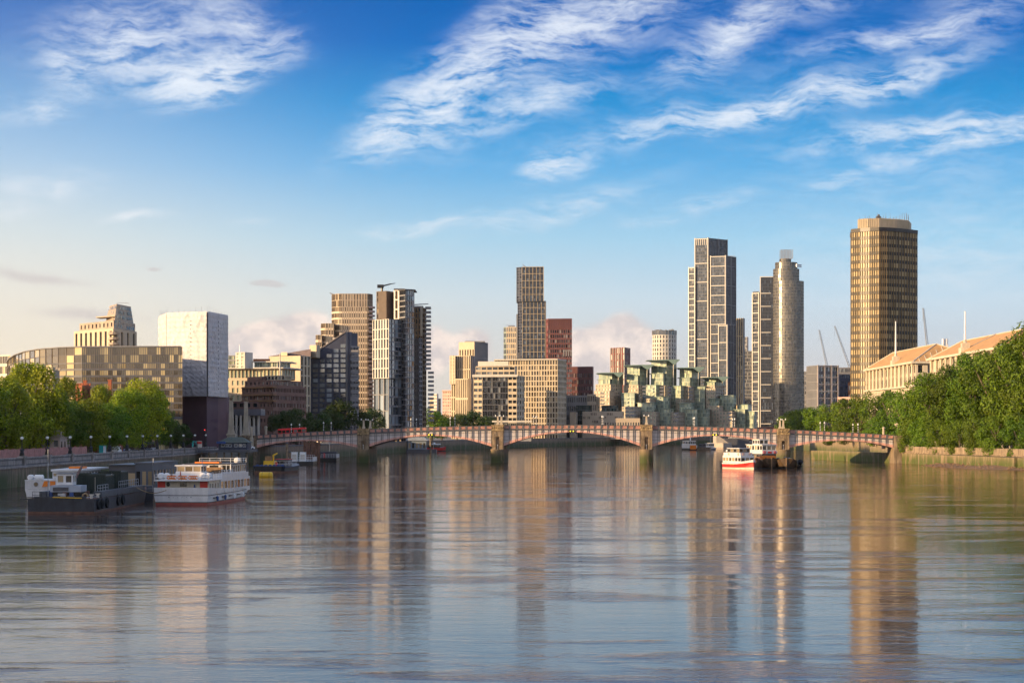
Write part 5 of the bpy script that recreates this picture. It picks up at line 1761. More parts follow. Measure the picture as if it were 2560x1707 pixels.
M_LEAF = leaf_mat('plane_tree_leaves', (.048, .105, .008), (.155, .265, .016), (.105, .15, .010))
M_LEAF_L = leaf_mat('sun_toned_leaves', (.10, .16, .008), (.32, .41, .020), (.22, .25, .012))  # brighter yellow-green leaf copy, sunlight put into its colour
M_LEAF_D = leaf_mat('shade_toned_leaves', (.022, .050, .012), (.06, .11, .020), (.04, .065, .012))  # darker leaf copy for trees in shade, shade painted into the green
M_BARK = pmat('plane_bark', (.13, .105, .075), .9, var=.4, ns=1.5)


def crown_mesh(seed, leaves, nl, asp=1.0, sz=1.0):
    """unit crown (radius ~1, half height asp): leaf clumps on the skin of many lobes, open between them"""
    r = random.Random(seed)
    lobes = []
    for k in range(nl):
        a = r.uniform(0, 2 * pi)
        z = r.uniform(-.95, .93)
        lr = r.uniform(.15, .34)
        q = max(.05, sqrt(max(0.0, 1 - abs(z) ** 2.4)) * r.uniform(.62, 1.0) - lr * .45)
        lobes.append((q * cos(a), q * sin(a), z * (asp - lr * .6), lr))
    for k in range(nl // 8):
        a = r.uniform(0, 2 * pi)
        lobes.append((.25 * cos(a), .25 * sin(a), r.uniform(-.7, .7) * asp, r.uniform(.3, .45)))
    tot = sum(l[3] ** 2 for l in lobes)
    vs, fs = [], []
    for (cx, cy, cz, lr) in lobes:
        cnt = int(leaves * lr * lr / tot)
        for _ in range(cnt):
            z = r.uniform(-.7, 1)
            a = r.uniform(0, 2 * pi)
            q = sqrt(1 - z * z)
            d = Vector((q * cos(a), q * sin(a), z))
            rad = lr * (.70 + .36 * r.random() ** .7 + (.14 if r.random() < .12 else 0))
            p = Vector((cx, cy, cz)) + d * rad
            n = (d + Vector((r.uniform(-1, 1), r.uniform(-1, 1), r.uniform(-.6, 1))) * .55).normalized()
            u = n.cross(Vector((r.uniform(-1, 1), r.uniform(-1, 1), r.uniform(-1, 1)))).normalized()
            w = n.cross(u)
            s = .034 * sz * r.uniform(.6, 1.25)
            o = len(vs)
            vs += [tuple(p - u * s * 1.25), tuple(p - w * s * .7 + n * s * .2), tuple(p + u * s * 1.25), tuple(p + w * s * .7 + n * s * .2)]
            fs.append((o, o + 1, o + 2, o + 3))
    return vs, fs


def make_tree_meshes(mat, seeds, leaves, nl, asp, sz=1.0):
    out = []
    for sd in seeds:
        me = bpy.data.meshes.new('crown')
        v_, f_ = crown_mesh(sd, leaves, nl, asp, sz)
        me.from_pydata(v_, [], f_)
        me.materials.append(mat)
        out.append(me)
    return (asp, out)


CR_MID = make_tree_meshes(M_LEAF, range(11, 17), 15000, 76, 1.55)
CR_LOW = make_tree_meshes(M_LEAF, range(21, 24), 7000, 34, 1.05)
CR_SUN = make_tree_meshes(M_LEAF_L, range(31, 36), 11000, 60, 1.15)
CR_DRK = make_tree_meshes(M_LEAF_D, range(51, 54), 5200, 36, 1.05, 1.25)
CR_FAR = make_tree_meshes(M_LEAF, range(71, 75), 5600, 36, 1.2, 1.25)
tk = MB().loft([[(q * cos(2 * pi * i / 8), q * sin(2 * pi * i / 8), z) for i in range(8)] for q, z in ((.085, 0), (.055, .06), (.048, .3), (.036, .55))])
for k in range(6):
    a = k * 1.05
    tk.tube((.02 * cos(a), .02 * sin(a), .28 + .04 * k), (.30 * cos(a), .30 * sin(a), .58 + .05 * k), .026, .008, 6)
TRUNK = tk.mesh('trunk', M_BARK)


def tree(label, x, y, ztop, rx, pool, zlow=None, group=None, seed=0):
    r = random.Random(int(x * 7 + y * 3) + seed)
    h = ztop - GROUND
    zlow = GROUND + h * .14 if zlow is None else zlow
    t = thing('plane_tree', label, 'tree', (x, y, GROUND), group)
    zc = (ztop + zlow) / 2 - GROUND
    rz = (ztop - zlow) / 2
    c = put('crown', r.choice(pool[1]), t, (0, 0, zc), (0, 0, r.uniform(0, 6.28)))
    c.scale = (rx, rx * r.uniform(.9, 1.1), rz / pool[0])
    k = put('trunk', TRUNK, t, (0, 0, -.1), (0, 0, r.uniform(0, 6.28)))
    k.scale = (h * .55, h * .55, h * .95)
    return t


# west bank, near side of the bridge: front row leaning over the wall, then the taller row behind
n = ordn
front = [(704, 150.5, 34.5, 10), (691, 156, 37, 10.5), (678, 160, 40, 10.5), (663, 163, 42.5, 11), (646, 166, 46.5, 12), (629, 169, 48, 12), (611, 172, 48, 12), (594, 174, 47, 12)]
for i, (y, x, zt_, rx) in enumerate(front):
    tree('sunlit plane tree overhanging the river wall, %s in the row from the bridge\'s right end' % n[i], x, y, zt_, rx, CR_MID, 6.0, 'plane trees on the right bank')
for i, (y, x, zt_, rx) in enumerate([(716, 163, 31, 8), (690, 170, 36, 9), (668, 175, 41, 10), (650, 179, 46, 10.5), (630, 184, 51, 11), (606, 188, 52, 11)]):
    tree('taller plane tree in the back row on the right bank, %s from the bridge' % n[i], x, y, zt_, rx, CR_MID, 9.0, 'plane trees on the right bank')
for i, (y, x, zt_, rx) in enumerate([(709, 144, 14, 5), (703, 148, 18, 6), (688, 151, 16, 6), (672, 153.5, 16, 6), (656, 156, 17, 6.5), (640, 158, 17, 6.5), (622, 161, 17, 6.5)]):
    tree('low leafy plane bough drooping over the right river wall, %s from the bridge' % n[i], x, y, zt_, rx, CR_LOW, 2.2, 'drooping trees at the right wall')
# west bank beyond the bridge
for i, (px, yt, d, rx) in enumerate([(2238, 972, 800, 9), (2205, 976, 850, 9), (2166, 979, 900, 9.5), (2130, 986, 950, 9.5), (2098, 996, 1000, 9.5), (2062, 1004, 1060, 10), (2028, 1010, 1130, 10), (1994, 1018, 1210, 10.5), (1968, 1024, 1270, 10), (1956, 1034, 1330, 9)]):
    tree('green plane tree beyond the bridge on the right bank, %s counting away from the camera' % n[i], PX(px, d) + 4, d, PZ(yt, d), rx, CR_FAR, 6.0, 'trees beyond the bridge on the right')
for i, (px, yt, d, rx) in enumerate([(2185, 1040, 860, 5), (2110, 1045, 960, 5.5), (2070, 1080, 930, 4)]):
    tree('small bush-like tree hanging over the wall seen past the rightmost arch, %s from the right' % n[i], PX(px, d), d, PZ(yt, d), rx, CR_FAR, 4.5, 'trees beyond the bridge on the right')
# east bank, near
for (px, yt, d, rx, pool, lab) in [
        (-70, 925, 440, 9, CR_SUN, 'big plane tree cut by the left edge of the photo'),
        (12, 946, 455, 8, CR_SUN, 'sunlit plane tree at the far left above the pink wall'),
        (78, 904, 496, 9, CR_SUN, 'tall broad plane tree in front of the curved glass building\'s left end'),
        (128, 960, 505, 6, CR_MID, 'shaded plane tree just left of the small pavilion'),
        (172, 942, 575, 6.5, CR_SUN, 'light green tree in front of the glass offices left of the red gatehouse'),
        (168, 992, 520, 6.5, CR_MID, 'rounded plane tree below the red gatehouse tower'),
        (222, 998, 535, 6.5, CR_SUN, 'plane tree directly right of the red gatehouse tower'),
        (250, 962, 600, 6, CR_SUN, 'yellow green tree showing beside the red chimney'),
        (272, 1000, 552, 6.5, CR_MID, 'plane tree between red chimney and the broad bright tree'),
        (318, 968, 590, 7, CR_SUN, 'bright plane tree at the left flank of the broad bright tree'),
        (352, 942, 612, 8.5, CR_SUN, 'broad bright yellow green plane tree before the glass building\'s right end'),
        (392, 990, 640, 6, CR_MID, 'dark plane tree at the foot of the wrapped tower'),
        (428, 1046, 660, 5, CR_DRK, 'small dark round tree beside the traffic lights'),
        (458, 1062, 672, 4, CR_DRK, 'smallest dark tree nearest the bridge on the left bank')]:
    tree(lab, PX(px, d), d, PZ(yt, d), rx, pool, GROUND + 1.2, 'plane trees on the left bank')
# east bank beyond the bridge
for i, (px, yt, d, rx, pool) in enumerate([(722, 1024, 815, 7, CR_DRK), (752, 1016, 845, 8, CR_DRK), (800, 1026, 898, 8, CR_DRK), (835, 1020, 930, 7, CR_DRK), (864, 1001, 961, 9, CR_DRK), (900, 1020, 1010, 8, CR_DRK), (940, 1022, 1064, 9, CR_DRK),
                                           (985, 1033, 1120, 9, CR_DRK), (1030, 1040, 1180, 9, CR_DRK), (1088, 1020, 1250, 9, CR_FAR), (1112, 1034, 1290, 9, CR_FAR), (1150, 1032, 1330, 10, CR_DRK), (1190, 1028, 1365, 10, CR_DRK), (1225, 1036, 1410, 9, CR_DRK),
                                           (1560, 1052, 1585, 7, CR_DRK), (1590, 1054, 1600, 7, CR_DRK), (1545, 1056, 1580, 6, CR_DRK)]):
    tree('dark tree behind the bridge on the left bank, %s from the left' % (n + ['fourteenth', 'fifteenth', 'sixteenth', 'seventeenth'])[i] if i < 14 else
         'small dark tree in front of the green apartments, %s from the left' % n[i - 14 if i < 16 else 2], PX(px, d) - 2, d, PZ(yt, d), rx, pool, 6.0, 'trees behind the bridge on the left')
# ------------------------------------------------------------------ boats
M_BOATW = pmat('white_boat_paint', (.70, .68, .66), .35, var=.08, ns=.8, streak=.15)
M_CREAMB = pmat('cream_boat_paint', (.58, .52, .42), .4, var=.08, ns=.8, streak=.2)
M_BARGE = pmat('navy_barge_steel', (.030, .034, .045), .5, var=.3, ns=.8, streak=.3)
M_RUST = pmat('rusty_deck', (.15, .075, .05), .85, var=.4, ns=1.2)
M_BOOT = pmat('red_boot_paint', (.30, .055, .04), .5, var=.2, ns=.8)
M_REDP = pmat('bright_red_paint', (.55, .03, .02), .4, var=.08)
M_ORNG = pmat('orange_plastic', (.80, .22, .02), .45, var=.1)
M_YELL = pmat('yellow_plastic', (.75, .45, .02), .45, var=.12)
M_CONT = pmat('dark_green_container', (.020, .034, .028), .55, var=.15, ns=.8)
M_RUBBER = pmat('tyre_rubber', (.012, .012, .013), .8, var=.2)
M_BLUEP = pmat('blue_paint', (.03, .07, .22), .45, var=.15)
M_TIMBER = pmat('varnished_timber', (.26, .15, .07), .6, var=.25, ns=1.5)
M_TARP = pmat('grey_deck_paint', (.20, .21, .22), .7, var=.2)
G_BOAT = gmat('boat_window_glass', (.03, .028, .025), (.32, .24, .14), .5)
M_ROPE = pmat('mooring_rope', (.34, .25, .14), .9)


def boat(name, label, cat, x, y, rz=0.0, group=None):
    t = thing(name, label, cat, (x, y, 0), group, rz)
    t['org'] = (0.0, 0.0, 0.0)
    return t


def hull(t, secs, bands, deckmat, name='hull'):
    """secs: (y, half width at water, half width at deck, deck z); bands: (f0, f1, material, name) shares of the freeboard"""
    def ring(s, f):
        y, hw, hd, zd = s
        k = hw + (hd - hw) * max(0, f)
        z = -.5 if f < 0 else zd * f
        return (k, y, z)
    for (f0, f1, m, nm) in bands:
        mb = MB()
        n = len(secs)
        for sg in (-1, 1):
            for i in range(n - 1):
                a, b = ring(secs[i], f0), ring(secs[i + 1], f0)
                c, d = ring(secs[i + 1], f1), ring(secs[i], f1)
                mb.quad(*[(sg * q[0], q[1], q[2]) for q in (a, b, c, d)])
        for s in (secs[0], secs[-1]):
            a, d = ring(s, f0), ring(s, f1)
            mb.quad((-a[0], a[1], a[2]), (a[0], a[1], a[2]), (d[0], d[1], d[2]), (-d[0], d[1], d[2]))
        mb.build(nm, m, t)
    mb = MB()
    for i in range(len(secs) - 1):
        a, b = secs[i], secs[i + 1]
        mb.quad((-a[2], a[0], a[3] * .97), (a[2], a[0], a[3] * .97), (b[2], b[0], b[3] * .97), (-b[2], b[0], b[3] * .97))
    mb.build('deck', deckmat, t)


def cabin(t, x0, x1, y0, y1, z0, z1, mat, wins=None, name='cabin', roof=None, over=.2, gl=G_BOAT):
    """deckhouse with recessed windows; wins: {side: (nx, za, zb, pw)} sides: 's' stern, 'r' right, 'l' left, 'b' bow"""
    mb, pm = MB(), MB()
    c = [(x0, y0), (x1, y0), (x1, y1), (x0, y1)]
    for i, sd in enumerate('srbl'):
        w = (wins or {}).get(sd)
        sp = None
        if w:
            sp = dict(nx=w[0], nz=1, pw=w[3], sh=0.001, r=.08, za=z0 + (z1 - z0) * w[1], zb=z0 + (z1 - z0) * w[2])
        facade(mb, pm, c[i], c[(i + 1) % 4], z0, z1, sp)
    mb.quad((x0, y0, z1), (x1, y0, z1), (x1, y1, z1), (x0, y1, z1))
    o = mb.build(name, mat, t)
    if pm.f:
        pm.build('window_glazing', gl, t, kind='stuff')
    if roof:
        MB().box(x0 - over, x1 + over, y0 - over, y1 + over, z1 + .01, z1 + .16).build('roof', roof, t)
    return o


def rails(t, pts, z, h=1.0, mat=None, step=1.6, bars_=2):
    mb = MB()
    for i in range(len(pts) - 1):
        a, b = Vector((*pts[i], z)), Vector((*pts[i + 1], z))
        L = (b - a).length
        n = max(1, int(L / step))
        for k in range(n + 1):
            p = a + (b - a) * (k / n)
            mb.tube(p, p + Vector((0, 0, h)), .035, .035, 4)
        for q in range(bars_):
            zz = Vector((0, 0, h * (q + 1) / bars_))
            mb.tube(a + zz, b + zz, .03, .03, 4)
    return mb.build('railing', mat or M_WHITE, t, kind='stuff')


def tyre_mesh():
    mb = MB()
    n, k = 14, 6
    rings = []
    for i in range(n):
        a = 2 * pi * i / n
        rings.append([(.16 * sin(2 * pi * j / k), (.42 + .17 * cos(2 * pi * j / k)) * cos(a), (.42 + .17 * cos(2 * pi * j / k)) * sin(a)) for j in range(k)])
    mb.loft(rings + [rings[0]], caps=False)
    return mb.mesh('tyre', M_RUBBER, smooth=True)


TYRE = tyre_mesh()


def torus_ring(t, name, c, R_, r_, mat, axis='y', n=12):
    mb = MB()
    rings = []
    for i in range(n):
        a = 2 * pi * i / n
        rg = []
        for j in range(6):
            b = 2 * pi * j / 6
            q = R_ + r_ * cos(b)
            u, v, w = q * cos(a), q * sin(a), r_ * sin(b)
            rg.append((c[0] + u, c[1] + w, c[2] + v) if axis == 'y' else (c[0] + w, c[1] + u, c[2] + v))
        rings.append(rg)
    mb.loft(rings + [rings[0]], caps=False)
    return mb.build(name, mat, t, smooth=True)


def drum(t, name, c, r, L, mat, axis='x'):
    mb = MB()
    n = 10
    prof = [(r * .6, -L / 2), (r, -L / 2 + .15), (r, -.06), (r * 1.06, -.05), (r * 1.06, .05), (r, .06), (r, L / 2 - .15), (r * .6, L / 2)]
    mb.loft([[(c[0] + q if axis == 'x' else c[0] + rr * cos(2 * pi * i / n), c[1] + rr * cos(2 * pi * i / n) if axis == 'x' else c[1] + q, c[2] + rr * sin(2 * pi * i / n)) for i in range(n)] for rr, q in prof])
    return mb.build(name, mat, t, smooth=False)


# --- white tour boat with red doors, stern to us
t = boat('tour_boat', 'white two deck tour boat with red stern doors and orange buoys at left', 'boat', -53.0, 314, radians(-5))
secs = [(0, 4.1, 4.45, 1.55), (1.2, 4.35, 4.5, 1.55), (20, 4.35, 4.5, 1.6), (28, 3.9, 4.3, 1.75), (34, 2.5, 3.5, 2.0), (39, .8, 2.0, 2.4), (41.5, .1, .4, 2.7)]
hull(t, secs, [(-1, .26, M_BOOT, 'boot_topping'), (.26, .34, pmat('teal_stripe', (.05, .11, .12), .5), 'waterline_stripe'), (.34, .96, M_BOATW, 'hull'), (.96, 1.04, M_BLACK, 'rubbing_strake')], M_TARP)
# bulwark
mb = MB()
for i in range(len(secs) - 1):
    for sg in (-1, 1):
        a, b = secs[i], secs[i + 1]
        mb.quad((sg * (a[2] - .03), a[0], a[3] * 1.03), (sg * (b[2] - .03), b[0], b[3] * 1.03), (sg * (b[2] + .02), b[0], b[3] + (1.2 if b[0] < 3 else .55)), (sg * (a[2] + .02), a[0], a[3] + (1.2 if a[0] < 3 else .55)))
mb.quad((-4.42, -.02, 1.6), (4.42, -.02, 1.6), (4.47, -.06, 2.8), (-4.47, -.06, 2.8))
mb.build('bulwark', M_BOATW, t)
cabin(t, -4.2, 4.2, 1.3, 8.5, 1.5, 3.85, M_CREAMB, {'r': (4, .45, .8, .6)})
for x in (-3.55, 3.4):
    MB().box(x - .62, x + .62, 1.16, 1.28, 2.72, 3.78).build('red_door', M_REDP, t)
for x, rr_ in ((-2.45, .3),):
    torus_ring(t, 'porthole', (x, 1.26, 3.3), rr_, .05, M_STEEL)
    MB().loft([[(x + rr_ * cos(q * pi / 6), yy, 3.3 + rr_ * 1.2 * sin(q * pi / 6)) for q in range(12)] for yy in (1.2, 1.29)]).build('porthole_glass', G_BOAT, t)
MB().box(-.05 - .45, .55, 1.18, 1.29, 2.95, 3.65).build('stern_window', G_BOAT, t)
MB().tube((1.9, 1.1, 2.8), (1.9, 1.1, 3.3), .16, .08).build('blue_bollard', M_BLUEP, t)
mb = MB()
for k in range(6):
    mb.ball((-2 + k * .72, -.03, 1.27), .09 if k in (0, 5) else .05, 6)
mb.build('stern_vents', M_BLACK, t, kind='stuff')
MB().box(-4.5, 4.5, .1, 9.0, 3.86, 4.0).build('upper_deck', M_BOATW, t)
MB().box(-4.52, 4.52, .06, .5, 3.80, 3.858).build('deck_edge', M_TARP, t)
# lounge with big windows further forward
cabin(t, -4.25, 4.25, 9.2, 31.0, 1.55, 4.0, M_BOATW, {'r': (9, .30, .82, .16), 's': (3, .3, .8, .4)}, 'saloon')
cabin(t, -4.2, 4.2, 10.5, 30.0, 4.02, 4.75, M_BOATW, None, 'upper_bulwark')
cabin(t, -3.9, 3.9, 18.0, 29.5, 4.76, 6.2, M_BOATW, {'r': (7, .12, .86, .14), 's': (4, .1, .9, .2)}, 'upper_saloon', pmat('dark_canopy', (.05, .05, .055), .6))
# wheelhouse
cabin(t, -2.3, 2.1, 5.2, 9.0, 4.02, 5.15, M_BOATW, None, 'wheelhouse_base')
cabin(t, -2.1, 1.9, 5.3, 8.9, 5.16, 6.15, M_BOATW, {'s': (3, .12, .88, .1), 'r': (2, .12, .88, .18)}, 'wheelhouse', M_BOATW, .3)
MB().quad((-2.4, 4.4, 4.02), (2.2, 4.4, 4.02), (2.0, 5.25, 5.3), (-2.2, 5.25, 5.3)).build('wheelhouse_apron', M_BOATW, t)
for c in ((-3.6, 1.3, 4.65), (-2.75, 1.5, 4.62), (3.1, 2.0, 4.65), (3.9, 2.3, 4.6), (2.9, 27, 6.75)):
    drum(t, 'life_raft', c, .5, 1.3, M_WHITE, 'y')
for k in range(3):
    for j in range(4):
        torus_ring(t, 'life_buoy', (-2.2 + k * 1.75 + j * .34, .65, 4.4), .26, .09, M_ORNG, 'y', 10)
rails(t, [(-4.4, .3), (4.4, .3), (4.4, 9)], 4.0, .9)
rails(t, [(4.15, 10.5), (4.15, 18)], 4.75, .6)
torus_ring(t, 'life_buoy', (1.0, 5.2, 4.65), .3, .1, M_YELL)
MB().box(-2.6, 1.6, 19, 21, 6.38, 6.62).build('yellow_raft', M_ORNG, t)
MB().tube((-.8, 17, 6.2), (-.8, 17, 7.2), .05).build('mast', M_BLUEP, t)
rails(t, [(-3.5, 26), (3.8, 26), (3.8, 30)], 6.36, .8)
cabin(t, -2.4, 2.4, 31.0, 33.2, 1.7, 5.4, M_BOATW, None, 'bow_screen')
mb = MB()
for y in (3, 9, 14, 20, 26, 30):
    mb.box(4.45, 4.7, y, y + 1.6, 1.0, 1.15)
mb.build('side_fenders', M_BLACK, t, kind='stuff')

for k in range(6):
    y = 11.3 + k * 1.05
    for x in (-2.6, .6):
        bn = MB().box(x, x + 2.2, y, y + .42, 5.18, 5.26).box(x, x + 2.2, y + .4, y + .46, 5.262, 5.75)
        bn.box(x + .1, x + .2, y + .05, y + .35, 4.77, 5.18).box(x + 2.0, x + 2.1, y + .05, y + .35, 4.77, 5.18)
        bn.build('deck_bench', M_TIMBER, t)
for y in (11.0, 14.2, 17.4):
    MB().tube((4.0, y, 4.75), (4.0, y, 6.3), .04).build('awning_post', M_WHITE, t)
MB().tube((0, .3, 4.0), (0, -.5, 5.6), .04).build('ensign_staff', M_TIMBER, t)
MB().add([(0, -.42, 5.45), (0, -.55, 5.5), (.05, -1.0, 5.1), (.02, -.9, 4.75), (0, -.2, 4.8)], [(0, 1, 2, 3, 4)]).build('ensign', M_REDP, t)
for y in (5, 10.5, 17, 23.5):
    MB().lathe([(.05, .5), (.2, .6), (.22, 1.2), (.05, 1.35)], 8, 4.72, y).build('fender', M_BLUEP if y < 12 else M_WHITE, t)
    MB().tube((4.7, y, 1.3), (4.55, y, 2.1), .02, .02, 4).build('fender_line', M_ROPE, t)

# --- navy work barge with containers
t = boat('work_barge', 'dark navy flat work barge carrying green containers and a crane cab', 'barge', -65.1, 283)
hull(t, [(0, 4.75, 4.85, 2.1), (.4, 4.9, 4.95, 2.1), (24, 4.9, 4.95, 2.0), (38, 4.9, 4.95, 2.1), (42, 3.6, 4.6, 2.5), (44, 2.5, 4.0, 2.7)], [(-1, .12, M_RUST, 'waterline_band'), (.12, 1.0, M_BARGE, 'hull')], M_RUST)
MB().box(-3.9, 3.6, -.06, .3, 2.1, 2.42).build('stern_coaming', M_BARGE, t)
MB().box(3.4, 4.6, 6, 40, 2.05, 2.95).build('side_coaming', pmat('slate_barge_steel', (.055, .065, .08), .5, var=.3, ns=.8), t)
MB().box(-4.6, -3.6, 6, 40, 2.05, 2.95).build('side_coaming', MATS['slate_barge_steel'], t)
for y in (1.6, 4.2, 7.6, 16, 19.5):
    put('tyre', TYRE, t, (5.1, y, 1.25), (0, 0, 0)).scale = (1.2, 1.35, 1.35)
    MB().tube((5.0, y, 1.9), (4.9, y, 2.3), .03).build('tyre_chain', M_BLACK, t)
for (x0, x1, y0, y1, z1) in ((-.6, 3.3, 15, 21.5, 5.15), (.2, 3.6, 25, 31, 5.5), (-3.6, -.8, 24, 30, 5.2)):
    mb = MB().box(x0, x1, y0, y1, 2.2, z1)
    k = x0 + .2
    while k < x1 - .2:
        mb.box(k, k + .16, y0 - .07, y0 - .002, 2.35, z1 - .15)
        k += .34
    k = y0 + .2
    while k < y1 - .2:
        mb.box(x1 + .002, x1 + .07, k, k + .16, 2.35, z1 - .15)
        k += .34
    o = mb.build('container', M_CONT, t)
    MB().box(x0 - .05, x1 + .05, y0 - .1, y0 + .1, z1 + .005, z1 + .12).build('container_rail', M_CONT, o)
    MB().tube((x0 + (x1 - x0) * .6, y0 - .12, 2.6), (x0 + (x1 - x0) * .6, y0 - .12, z1 - .3), .04).build('lock_rod', M_PALE, o)
# crane cab on deck
cabin(t, -2.3, .1, 7.0, 9.4, 3.9, 5.5, M_BOATW, {'s': (2, .25, .85, .3), 'r': (2, .25, .85, .3)}, 'crane_cab', M_TARP, .1)
MB().box(-2.9, 1.6, 5.6, 9.6, 2.9, 3.85).build('crane_body', pmat('pale_blue_grey', (.36, .40, .46), .5, var=.15), t)
MB().box(-2.5, -.2, 5.52, 5.598, 3.05, 3.6).build('engine_grille', M_DGREY, t)
MB().box(-2.6, 1.4, 6.0, 9.4, 2.1, 2.9).build('crane_tracks', M_BLACK, t)
MB().tube((-.5, 9.6, 4.2), (-1.6, 21, 6.4), .3, .18).build('crane_boom', M_RUST, t)
MB().tube((-2.95, 4.5, 2.1), (-2.95, 4.5, 9.2), .06, .03).build('flag_mast', M_STEEL, t)
rails(t, [(3.9, 6.4), (3.9, 14)], 2.95, .9, M_STEEL)
rails(t, [(-4.3, .6), (-3.0, .6)], 2.1, 1.0, M_BLACK, .7)
rails(t, [(3.9, 22), (3.9, 38)], 2.95, 1.1, M_STEEL)
for k in range(9):
    rr_ = random.Random(k + 3)
    x, y = rr_.uniform(-3, 2.6), rr_.uniform(1.2, 13)
    MB().box(x, x + rr_.uniform(.5, 1.4), y, y + rr_.uniform(.5, 1.5), 2.07, 2.1 + rr_.uniform(.3, 1.0)).build('deck_crate', rr_.choice((M_RUST, M_TIMBER, M_STEEL, M_DGREY)), t)
mb = MB()
for k in range(10):
    a0, a1 = k / 10, (k + 1) / 10
    f = lambda a: (4.4 + 6 * a, 33 - 6 * a, 2.9 - 1.2 * sin(a * pi) * .6 - .4 * a)
    mb.tube(f(a0), f(a1), .07, .07, 5)
mb.build('mooring_rope', M_ROPE, t)
MB().tube((-1.2, -.1, 2.32), (3.0, -.1, 2.2), .07).build('yellow_hose', M_YELL, t)
for x, y in ((4.2, .8), (4.2, 5.2), (4.2, 14.2)):
    MB().tube((x, y, 2.1), (x, y, 2.6), .22).box(x - .35, x + .35, y - .15, y + .15, 2.6, 2.72).build('bollard', M_PALE, t)

for k in range(14):
    rr_ = random.Random(k + 60)
    x, y = rr_.uniform(-3.4, 3.0), rr_.uniform(1.0, 14)
    if k % 3 == 0:
        MB().lathe([(.3, 2.1), (.32, 2.5), (.3, 2.95)], 10, x, y).build('oil_drum', rr_.choice((M_BLUEP, M_RUST, M_BLACK)), t)
    elif k % 3 == 1:
        torus_ring(t, 'rope_coil', (x, y, 2.3), .4, .12, M_ROPE, 'y', 10).rotation_euler = (0, 0, 0)
    else:
        MB().tube((x, y, 2.15), (x + rr_.uniform(-2, 2), y + rr_.uniform(.5, 2.5), 2.3), .06).build('loose_pipe', M_STEEL, t)
rails(t, [(-3.6, 14.5), (-3.6, 24)], 2.95, 1.1, M_STEEL)

# --- white cruiser partly behind the barge
t = boat('white_cruiser', 'white cruiser with orange panels and portholes partly hidden behind the work barge', 'boat', -75.4, 319)
hull(t, [(0, 3.2, 3.9, 2.4), (1.0, 3.7, 4.0, 2.4), (22, 3.8, 4.0, 2.5), (30, 2.4, 3.4, 2.8), (34, .2, .6, 3.1)], [(-1, .1, M_TARP, 'boot_topping'), (.1, .42, M_CREAMB, 'hull'), (.42, .47, M_BLACK, 'rubbing_strake'), (.47, 1.0, M_BOATW, 'topsides')], M_TARP)
cabin(t, -3.9, 3.9, .15, 9, 2.42, 3.75, M_BOATW, {'r': (4, .4, .8, .5)}, 'aft_cabin', M_BOATW, .05)
for x in (-2.1, 2.5):
    MB().loft([[(x + .34 * cos(q * pi / 6), yy, 3.2 + .36 * sin(q * pi / 6)) for q in range(12)] for yy in (.06, .16)]).build('porthole_glass', G_BOAT, t)
    torus_ring(t, 'porthole', (x, .1, 3.2), .36, .05, M_STEEL)
MB().add([(-1.1, .1, 2.8), (-.25, .1, 2.85), (0, .1, 3.72), (-.75, .1, 3.72), (-1.1, .02, 2.8), (-.25, .02, 2.85), (0, .02, 3.72), (-.75, .02, 3.72)], [(4, 5, 6, 7), (0, 1, 5, 4), (1, 2, 6, 5), (2, 3, 7, 6), (3, 0, 4, 7)]).build('orange_panel', M_ORNG, t)
MB().box(.2, 1.05, .02, .14, 2.82, 3.7).build('orange_panel', M_ORNG, t)
for c in ((-3.2, 1.2, 4.3), (-1.8, 1.0, 4.3), (1.8, 1.5, 4.4), (2.6, 1.5, 4.4)):
    drum(t, 'life_raft', c, .46, 1.5, M_WHITE, 'x' if c[0] > -3 else 'y')
cabin(t, -.2, 3.8, 3.5, 22, 3.95, 5.15, M_BOATW, {'s': (3, .4, .8, .2), 'r': (8, .3, .8, .3)}, 'upper_cabin')
MB().box(-.4, 9.4 - 5, 3.1, 26, 5.25, 5.55).build('canopy_roof', M_BOATW, t)
MB().box(1.0, 3.4, 10, 13, 5.56, 5.9).build('yellow_raft', M_ORNG, t)
MB().box(-4.6, -1.5, -.5, .1, .72, .9).build('boarding_ledge', M_BLACK, t)

# --- dark houseboat pontoon between barge and tour boat
t = boat('houseboat', 'dark grey flat roofed houseboat moored behind the work barge', 'boat', -65.3, 333)
hull(t, [(0, 4.2, 4.4, 1.6), (30, 4.2, 4.4, 1.6), (33, 3.0, 3.6, 1.8)], [(-1, 1.0, M_BARGE, 'hull')], M_TARP)
cabin(t, -4.0, 1.0, 4, 24, 1.6, 5.9, M_DGREY, {'s': (2, .2, .7, .4), 'r': (6, .25, .75, .4)}, 'deckhouse', M_BLACK, .3)
cabin(t, 1.1, 4.1, 1, 26, 1.6, 6.3, pmat('slate_boards', (.085, .095, .115), .6, var=.15), {'s': (3, .2, .72, .35), 'r': (8, .25, .75, .5)}, 'deckhouse', M_DGREY, .2)
MB().tube((4.2, .9, 6.3), (4.2, .9, 7.2), .1).build('roof_post', M_PALE, t)
rails(t, [(-4.2, .3), (4.2, .3)], 1.6, 1.0, M_STEEL)

